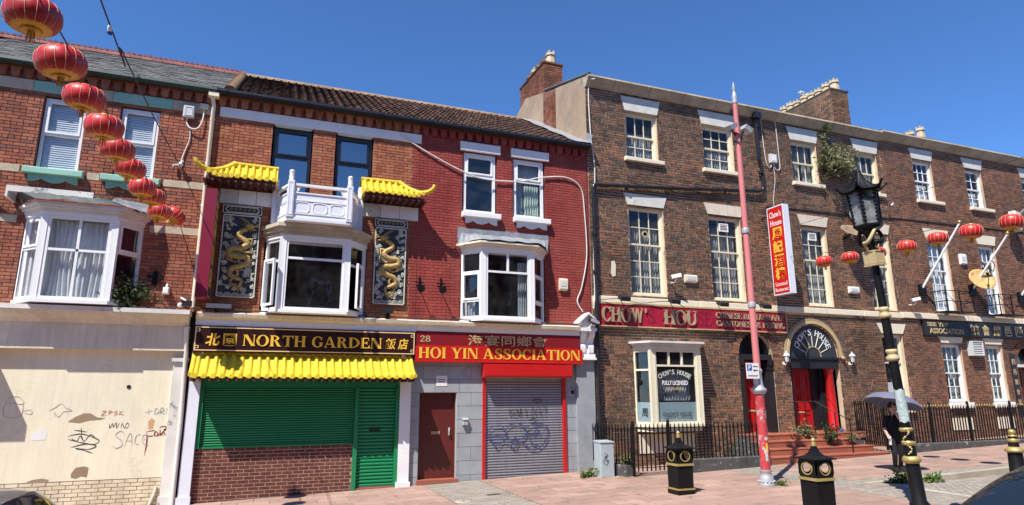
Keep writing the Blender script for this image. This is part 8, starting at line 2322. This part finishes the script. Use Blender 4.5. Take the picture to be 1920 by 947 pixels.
t = thing('access_cover', 'round pale concrete cover flush in the paving before the brown door', 'cover', (3.95, -2.7, gz(3.95)))
g = MB(); g.lathe([(0.17, gz(3.95) - 0.01), (0.17, gz(3.95) + 0.012), (0.15, gz(3.95) + 0.013)], (3.95, -2.7, 0), 20); g.build('disc', 'kerb', t)
g = MB(); g.lathe([(0.03, gz(3.95) + 0.0131), (0.03, gz(3.95) + 0.016)], (3.95, -2.7, 0), 8); g.build('lifting_eye', 'black_iron', t)

# ------------------------------------------------------------------ gull on the chimney pots
t = thing('gull', 'white gull standing on the long row of chimney pots', 'bird', (20.62, 3.3, 14.24))
g = MB(Matrix.Translation((20.62, 3.3, 14.42)) @ Matrix.Rotation(0.3, 4, 'Y'))
g.lathe([(0.004, -0.24), (0.03, -0.16), (0.07, -0.05), (0.075, 0.05), (0.05, 0.13), (0.035, 0.17)], (0, 0, 0), 10, 'x')
g.ball((0.19, 0, 0.06), 0.045, 8, 6); g.lathe([(0.012, 0.22), (0.003, 0.29)], (0, 0, 0.055), 6, 'x')
g.tube([(0.12, 0, 0.0), (0.18, 0, 0.05)], 0.04, 8); g.tube([(0, 0.02, -0.06), (0, 0.02, -0.17)], 0.008, 4); g.tube([(0, -0.02, -0.06), (0, -0.02, -0.17)], 0.008, 4)
g.build('body', 'white', t)
g = MB(Matrix.Translation((20.62, 3.3, 14.42)) @ Matrix.Rotation(0.3, 4, 'Y')); g.ball((-0.05, 0.06, 0.02), 0.1, 8, 5, 1.5, 0.25, 0.5); g.build('wing', 'plastic_grey', t)
g = MB(Matrix.Translation((20.62, 3.3, 14.42)) @ Matrix.Rotation(0.3, 4, 'Y')); g.ball((-0.05, -0.06, 0.02), 0.1, 8, 5, 1.5, 0.25, 0.5); g.build('wing', 'plastic_grey', t)

# ------------------------------------------------------------------ person with umbrella
PP = Vector((14.08, -4.25, gz(14.08)))
er = Vector((0.93, -0.36, 0)); ef = Vector((-0.36, -0.93, 0))
def PB(r, f, z): return PP + er * r + ef * f + Vector((0, 0, z * 0.95))
bones = {'pelvis': (0, 0, 0.86), 'waist': (0.0, 0.01, 1.0), 'chest': (0.02, 0.0, 1.20), 'neck0': (0.02, 0.01, 1.345), 'neck1': (0.02, 0.03, 1.40), 'head': (0.02, 0.05, 1.45),
         'sl': (-0.15, 0, 1.29), 'el': (-0.21, 0.0, 1.05), 'wl': (-0.24, 0.15, 0.90), 'hl': (-0.245, 0.19, 0.86),
         'sr': (0.19, 0, 1.29), 'er_': (0.22, 0.15, 1.09), 'wr': (0.04, 0.20, 1.31), 'hr': (0.01, 0.205, 1.37),
         'pl': (-0.085, 0, 0.80), 'kl': (-0.10, 0.12, 0.45), 'al': (-0.06, 0.0, 0.09), 'tl': (-0.09, 0.16, 0.035),
         'pr': (0.09, 0, 0.80), 'kr': (0.11, 0.02, 0.44), 'ar': (0.13, -0.12, 0.09), 'tr': (0.13, 0.06, 0.035)}
rads = {'pelvis': 0.155, 'waist': 0.135, 'chest': 0.145, 'neck0': 0.06, 'neck1': 0.05, 'head': 0.05, 'sl': 0.065, 'el': 0.045, 'wl': 0.030, 'hl': 0.032, 'sr': 0.065, 'er_': 0.047, 'wr': 0.030, 'hr': 0.032,
        'pl': 0.10, 'kl': 0.066, 'al': 0.045, 'tl': 0.036, 'pr': 0.10, 'kr': 0.066, 'ar': 0.045, 'tr': 0.036}
edges = [('pelvis', 'waist'), ('waist', 'chest'), ('chest', 'neck0'), ('neck0', 'neck1'), ('neck1', 'head'), ('chest', 'sl'), ('sl', 'el'), ('el', 'wl'), ('wl', 'hl'), ('chest', 'sr'), ('sr', 'er_'), ('er_', 'wr'), ('wr', 'hr'),
         ('pelvis', 'pl'), ('pl', 'kl'), ('kl', 'al'), ('al', 'tl'), ('pelvis', 'pr'), ('pr', 'kr'), ('kr', 'ar'), ('ar', 'tr')]
for side, hand, dirs in (('l', 'hl', (0.0, 0.35, -0.9)), ('r', 'hr', (-0.25, 0.1, 0.95))):
    h = Vector(bones[hand]); dv = Vector(dirs)
    for k in range(4):
        o_ = Vector((-0.024 + 0.016 * k, 0.012, 0.0)); l = (0.055, 0.068, 0.064, 0.05)[k]
        bones[hand + 'f%d' % k] = tuple(h + o_ + dv * l * 0.5); bones[hand + 'g%d' % k] = tuple(h + o_ + dv * l + Vector((0, 0.02, 0)))
        rads[hand + 'f%d' % k] = 0.009; rads[hand + 'g%d' % k] = 0.008
        edges += [(hand, hand + 'f%d' % k), (hand + 'f%d' % k, hand + 'g%d' % k)]
    bones[hand + 't'] = tuple(h + Vector((0.045, 0.02, 0.0)) + dv * 0.015); rads[hand + 't'] = 0.010; edges.append((hand, hand + 't'))
names = list(bones)
me = bpy.data.meshes.new('person'); me.from_pydata([tuple(PB(*bones[n]) - PP) for n in names], [(names.index(a), names.index(b)) for a, b in edges], [])
po = bpy.data.objects.new('person_cage', me); COL.objects.link(po)
po.modifiers.new('skin', 'SKIN'); ss = po.modifiers.new('sub', 'SUBSURF'); ss.levels = 2; ss.render_levels = 2
sv = me.skin_vertices[0].data
for i, n in enumerate(names):
    r = rads[n]; sv[i].radius = (r, r)
sv[names.index('pelvis')].use_root = True
bpy.context.view_layer.update()
bm_ = bpy.data.meshes.new_from_object(po.evaluated_get(bpy.context.evaluated_depsgraph_get()))
bv = [v.co.copy() for v in bm_.vertices]; bf = [tuple(p.vertices) for p in bm_.polygons]
bpy.data.objects.remove(po)
mb = MB(); mb.add([v + PP for v in bv], bf, True)
nb = len(mb.f)
hc = PB(0.02, 0.06, 1.53)
mb.ball(tuple(hc), 0.10, 16, 10, 0.80, 0.92, 1.18)
mb.ball(tuple(hc + ef * 0.095 + Vector((0, 0, -0.01))), 0.016, 8, 5, 1, 1, 1.5)
mb.ball(tuple(hc + ef * 0.075 + Vector((0, 0, -0.06))), 0.022, 8, 5, 1.4, 0.8, 0.5)
for s in (-1, 1):
    mb.ball(tuple(hc + ef * 0.082 + er * 0.032 * s + Vector((0, 0, 0.015))), 0.012, 8, 5)
    mb.ball(tuple(hc + er * 0.082 * s + Vector((0, 0, -0.01))), 0.026, 8, 5, 0.4, 0.7, 1.2)
person = solo('person', mb, 'cloth_black', 'person in black clothes walking under a dark umbrella, one hand raised to the head', 'person', base=tuple(PP))
person.data.materials.append(MT['skin'])
def seg_d(p, a, b):
    t_ = max(0.0, min(1.0, (p - a).dot(b - a) / (b - a).length_squared)); return (p - (a + (b - a) * t_)).length, t_
for p in person.data.polygons:
    c = p.center + PP
    skin = p.index >= nb
    for a, b in (('er_', 'wr'), ('el', 'wl')):
        d_, t_ = seg_d(c, PB(*bones[a]), PB(*bones[b]))
        if d_ < 0.075 and (t_ > 0.12 or a == 'er_'): skin = True
    for h_ in ('hl', 'hr'):
        if (c - PB(*bones[h_])).length < 0.11: skin = True
    if (c - PB(0.02, 0.03, 1.41)).length < 0.06: skin = True
    if skin: p.material_index = 1
ORG[person.name] = PP
g = MB()
g.ball(tuple(hc + ef * -0.025 + Vector((0, 0, 0.035))), 0.115, 14, 9, 0.84, 0.90, 1.05)
g.ball(tuple(hc + ef * -0.07 + Vector((0, 0, -0.06))), 0.085, 12, 8, 1.0, 0.8, 1.3)
g.build('hair', 'hair', person)
for s, a in (('l', 'al'), ('r', 'ar')):
    b0 = Vector(bones[a]); b1 = Vector(bones['t' + s]); g = MB()
    pts = [PB(b0.x, b0.y - 0.05, 0.045), PB(b0.x, b0.y, 0.05), PB(*((b0 + b1) / 2)[:2], 0.045), PB(b1.x, b1.y + 0.02, 0.035)]
    g.tube([tuple(p) for p in pts], [0.035, 0.046, 0.046, 0.036], 8); g.build('shoe', 'rubber', person)
t = thing('paper_sheet', 'folded white paper in the lowered hand of the person', 'paper', tuple(PB(-0.25, 0.22, 0.65)))
g = MB(); a, b, c, d = PB(-0.26, 0.22, 0.88), PB(-0.21, 0.24, 0.87), PB(-0.19, 0.20, 0.66), PB(-0.24, 0.18, 0.66)
g.add([a, b, c, d] + [p + ef * 0.004 for p in (a, b, c, d)], [(0, 1, 2, 3), (7, 6, 5, 4), (0, 4, 5, 1), (1, 5, 6, 2), (2, 6, 7, 3), (3, 7, 4, 0)]); g.build('sheet', 'paper', t)
# umbrella
UA = PB(-0.02, 0.16, 1.72)
t = thing('umbrella', 'open grey blue umbrella tilted over the person in black', 'umbrella', tuple(PB(0.01, 0.2, 1.2)))
UM = Matrix.Translation(UA) @ Matrix(((er.x, -ef.x, 0, 0), (er.y, -ef.y, 0, 0), (0, 0, 1, 0), (0, 0, 0, 1))) @ Matrix.Rotation(math.radians(15), 4, 'Y') @ Matrix.Rotation(math.radians(-6), 4, 'X')
R, Hh = 0.63, 0.27
for k in range(8):
    g = MB(UM); v = []; n = 6
    for i in range(n + 1):
        u = i / n
        for j in range(n + 1):
            w_ = j / n; a = 2 * math.pi * (k + w_) / 8
            sag = 1 - 0.075 * u * math.sin(math.pi * w_)
            rr = R * math.sin(u * 1.25) / math.sin(1.25)
            z = Hh * (math.cos(u * 1.25) - math.cos(1.25)) / (1 - math.cos(1.25)) - 0.10
            v.append((rr * sag * math.cos(a), rr * sag * math.sin(a), z + 0.025 * u * u * math.sin(math.pi * w_)))
    g.add(v, [(i * (n + 1) + j, i * (n + 1) + j + 1, (i + 1) * (n + 1) + j + 1, (i + 1) * (n + 1) + j) for i in range(n) for j in range(n)], True)
    g.build('canopy_panel', 'umbrella', t)
    a = 2 * math.pi * k / 8
    g = MB(UM); g.tube([(R * math.sin(u * 1.25) / math.sin(1.25) * math.cos(a), R * math.sin(u * 1.25) / math.sin(1.25) * math.sin(a), Hh * (math.cos(u * 1.25) - math.cos(1.25)) / (1 - math.cos(1.25)) - 0.108) for u in (0, 0.25, 0.5, 0.75, 1.0)], 0.005, 4); g.build('rib', 'silver', t)
g = MB(UM); g.tube([(0, 0, Hh - 0.04), (0, 0, Hh - 0.10)], 0.012, 6); g.tube([(0, 0, Hh - 0.1), (0.02, 0.02, -0.42)], 0.007, 6); g.build('shaft', 'silver', t)
g = MB(UM); g.tube([(0.02, 0.02, -0.38), (0.02, 0.02, -0.50)], 0.016, 8); g.build('handle', 'rubber', t)

# ------------------------------------------------------------------ parked cars
def car(label, loc, heading, paint, L=4.2, W=1.78, H=1.48, suv=False):
    t = thing('parked_car', label, 'car', loc)
    M = Matrix.Translation(loc) @ Matrix.Rotation(heading, 4, 'Z')
    h = L / 2
    belt = 0.92 * H / 1.48
    # lower body: stations from tail (-h) to nose (+h)
    stn = [(-h, 0.78, 0.40, 0.70), (-h + 0.08, 0.90, 0.30, 0.86), (-h + 0.35, 0.97, 0.24, 0.97), (-h + 0.9, 1.0, 0.22, 1.0), (-0.3, 1.0, 0.2, 1.0), (0.5, 1.0, 0.2, 0.99), (h - 1.25, 0.99, 0.22, 0.98), (h - 0.7, 0.97, 0.23, 0.91), (h - 0.25, 0.92, 0.26, 0.82), (h - 0.05, 0.82, 0.34, 0.68), (h, 0.7, 0.4, 0.58)]
    g = MB(M); v = []; NS = 13
    for x, wf, zb, tf in stn:
        w = W / 2 * wf; zt = belt * tf
        sec = [(w * 0.86, zb), (w * 0.97, zb + 0.10), (w, zb + 0.28), (w * 0.985, zt - 0.12), (w * 0.94, zt - 0.03), (w * 0.80, zt), (0, zt + 0.025)]
        pts = sec + [(-a, b) for a, b in reversed(sec[:-1])]
        v += [(x, a, b) for a, b in pts]
    f = []
    for i in range(len(stn) - 1):
        for j in range(NS - 1):
            f.append((i * NS + j, (i + 1) * NS + j, (i + 1) * NS + j + 1, i * NS + j + 1))
        f.append((i * NS + NS - 1, (i + 1) * NS + NS - 1, (i + 1) * NS, i * NS))
    f += [tuple(range(NS)), tuple(range(len(v) - 1, len(v) - NS - 1, -1))]
    g.add(v, f, True); body = g.build('body', paint, t)
    # greenhouse, one curved surface cut into roof, pillars and glass
    r0, r1 = (-h + 0.12, -h + 0.62), (0.25, 1.42)
    xs = [r0[0] + (r0[1] - r0[0]) * k / 5 for k in range(6)] + [r0[1] + (r1[0] - r0[1]) * k / 7 for k in range(1, 8)] + [r1[0] + (r1[1] - r1[0]) * k / 6 for k in range(1, 7)]
    def top(x):
        if x < r0[1]: u = (x - r0[0]) / (r0[1] - r0[0]); return belt + (H - belt - 0.03) * math.sin(u * math.pi / 2) ** 0.8
        if x > r1[0]: u = (x - r1[0]) / (r1[1] - r1[0]); return belt + (H - belt) * math.cos(u * math.pi / 2) ** 0.9 * 1.0
        u = (x - r0[1]) / (r1[0] - r0[1]); return H - 0.03 * (1 - u) + 0.035 * math.sin(u * math.pi)
    NJ = 24
    def pt(x, s):
        zt = top(x); a = s / NJ * math.pi
        hh = zt - belt + 0.02; k = (zt - belt) / (H - belt)
        wb, wt = W / 2 * 0.93, W / 2 * (0.93 - 0.20 * k)
        c = math.cos(a); sn = math.sin(a)
        e = 0.34
        z = belt - 0.02 + hh * sn ** e
        w = (wb + (wt - wb) * min(1, sn ** e)) if abs(c) > 1e-6 else wt
        y = w * (abs(c) ** 0.42) * (1 if c > 0 else -1)
        return (x, y, z)
    cells = {'roof': MB(M), 'windscreen': MB(M), 'rear_window': MB(M), 'side_window_l': MB(M), 'side_window_r': MB(M)}
    nx = len(xs)
    for i in range(nx - 1):
        for j in range(NJ):
            x0, x1 = xs[i], xs[i + 1]
            key = 'roof'
            mid = 4 <= j < NJ - 4
            if i >= nx - 7 + 1 and i < nx - 1 and 5 <= j < NJ - 5: key = 'windscreen'
            elif 1 <= i < 4 and 5 <= j < NJ - 5: key = 'rear_window'
            elif 3 <= i < nx - 3 and i not in (7,) and (j in (0, 1, 2)): key = 'side_window_l'
            elif 3 <= i < nx - 3 and i not in (7,) and (j in (NJ - 1, NJ - 2, NJ - 3)): key = 'side_window_r'
            cells[key].add([pt(x0, j), pt(x1, j), pt(x1, j + 1), pt(x0, j + 1)], [(0, 1, 2, 3)], True)
    for key, mbx in cells.items():
        nm = 'side_window' if key.startswith('side') else key
        # weld for smooth shading
        vm = {}; nv = []; nf = []
        for fc in mbx.f:
            idx = []
            for q in fc:
                kk = tuple(round(c, 4) for c in mbx.v[q])
                if kk not in vm: vm[kk] = len(nv); nv.append(mbx.v[q])
                if vm[kk] not in idx: idx.append(vm[kk])
            if len(idx) > 2: nf.append(idx)
        mm = MB(); mm.add(nv, nf, True); mm.build(nm, paint if key == 'roof' else 'car_glass', t)
    for s in (-1, 1):
        g = MB(M); pts = [pt(x, 6 if s > 0 else NJ - 6) for x in xs[4:13]]
        g.tube([(p[0], p[1], p[2] + 0.004) for p in pts], 0.012, 5); g.build('roof_trim', 'rubber', t)
        g = MB(M); g.ball((0.98, s * (W / 2 + 0.02), belt + 0.07), 0.09, 10, 6, 0.7, 1.0, 0.75); g.build('door_mirror', paint, t)
        g = MB(M); g.ball((h - 0.22, s * W / 2 * 0.72, belt * 0.72), 0.14, 10, 6, 1.0, 1.2, 0.6); g.build('headlight', 'silver', t)
        g = MB(M); g.ball((-h + 0.12, s * W / 2 * 0.78, belt * 0.80), 0.12, 10, 6, 0.8, 0.8, 1.2); g.build('tail_light', 'red_gloss', t)
        for x in (-h + 0.78, h - 0.82):
            g = MB(M @ Matrix.Translation((x, s * (W / 2 - 0.11), 0.31))); g.lathe([(0.20, -0.10), (0.29, -0.11), (0.31, -0.07), (0.31, 0.07), (0.29, 0.11), (0.20, 0.10)], (0, 0, 0), 22, 'y'); wh = g.build('wheel', 'rubber', t)
            g = MB(M @ Matrix.Translation((x, s * (W / 2 - 0.11), 0.31))); g.lathe([(0.205, 0.09 * s), (0.19, 0.105 * s), (0.05, 0.09 * s), (0.02, 0.11 * s)], (0, 0, 0), 10, 'y', False); g.build('rim', 'silver', wh)
    return t
cl = car('grey car roof cut off by the bottom left corner', (-3.45, -9.02, gz(-3.45) - 0.125), math.pi, 'car_grey', L=4.4, W=1.85, H=1.68)
cr = car('dark navy car cut off by the bottom right corner', (7.5, -11.86, gz(7.5) - 0.125), math.pi + 0.0, 'car_navy', L=4.3, W=1.8, H=1.50)
g = MB(); g.box(-1.99, -1.90, -9.88, -9.87, 0.80, 0.92); g.build('window_permit', 'green_gloss', cl)
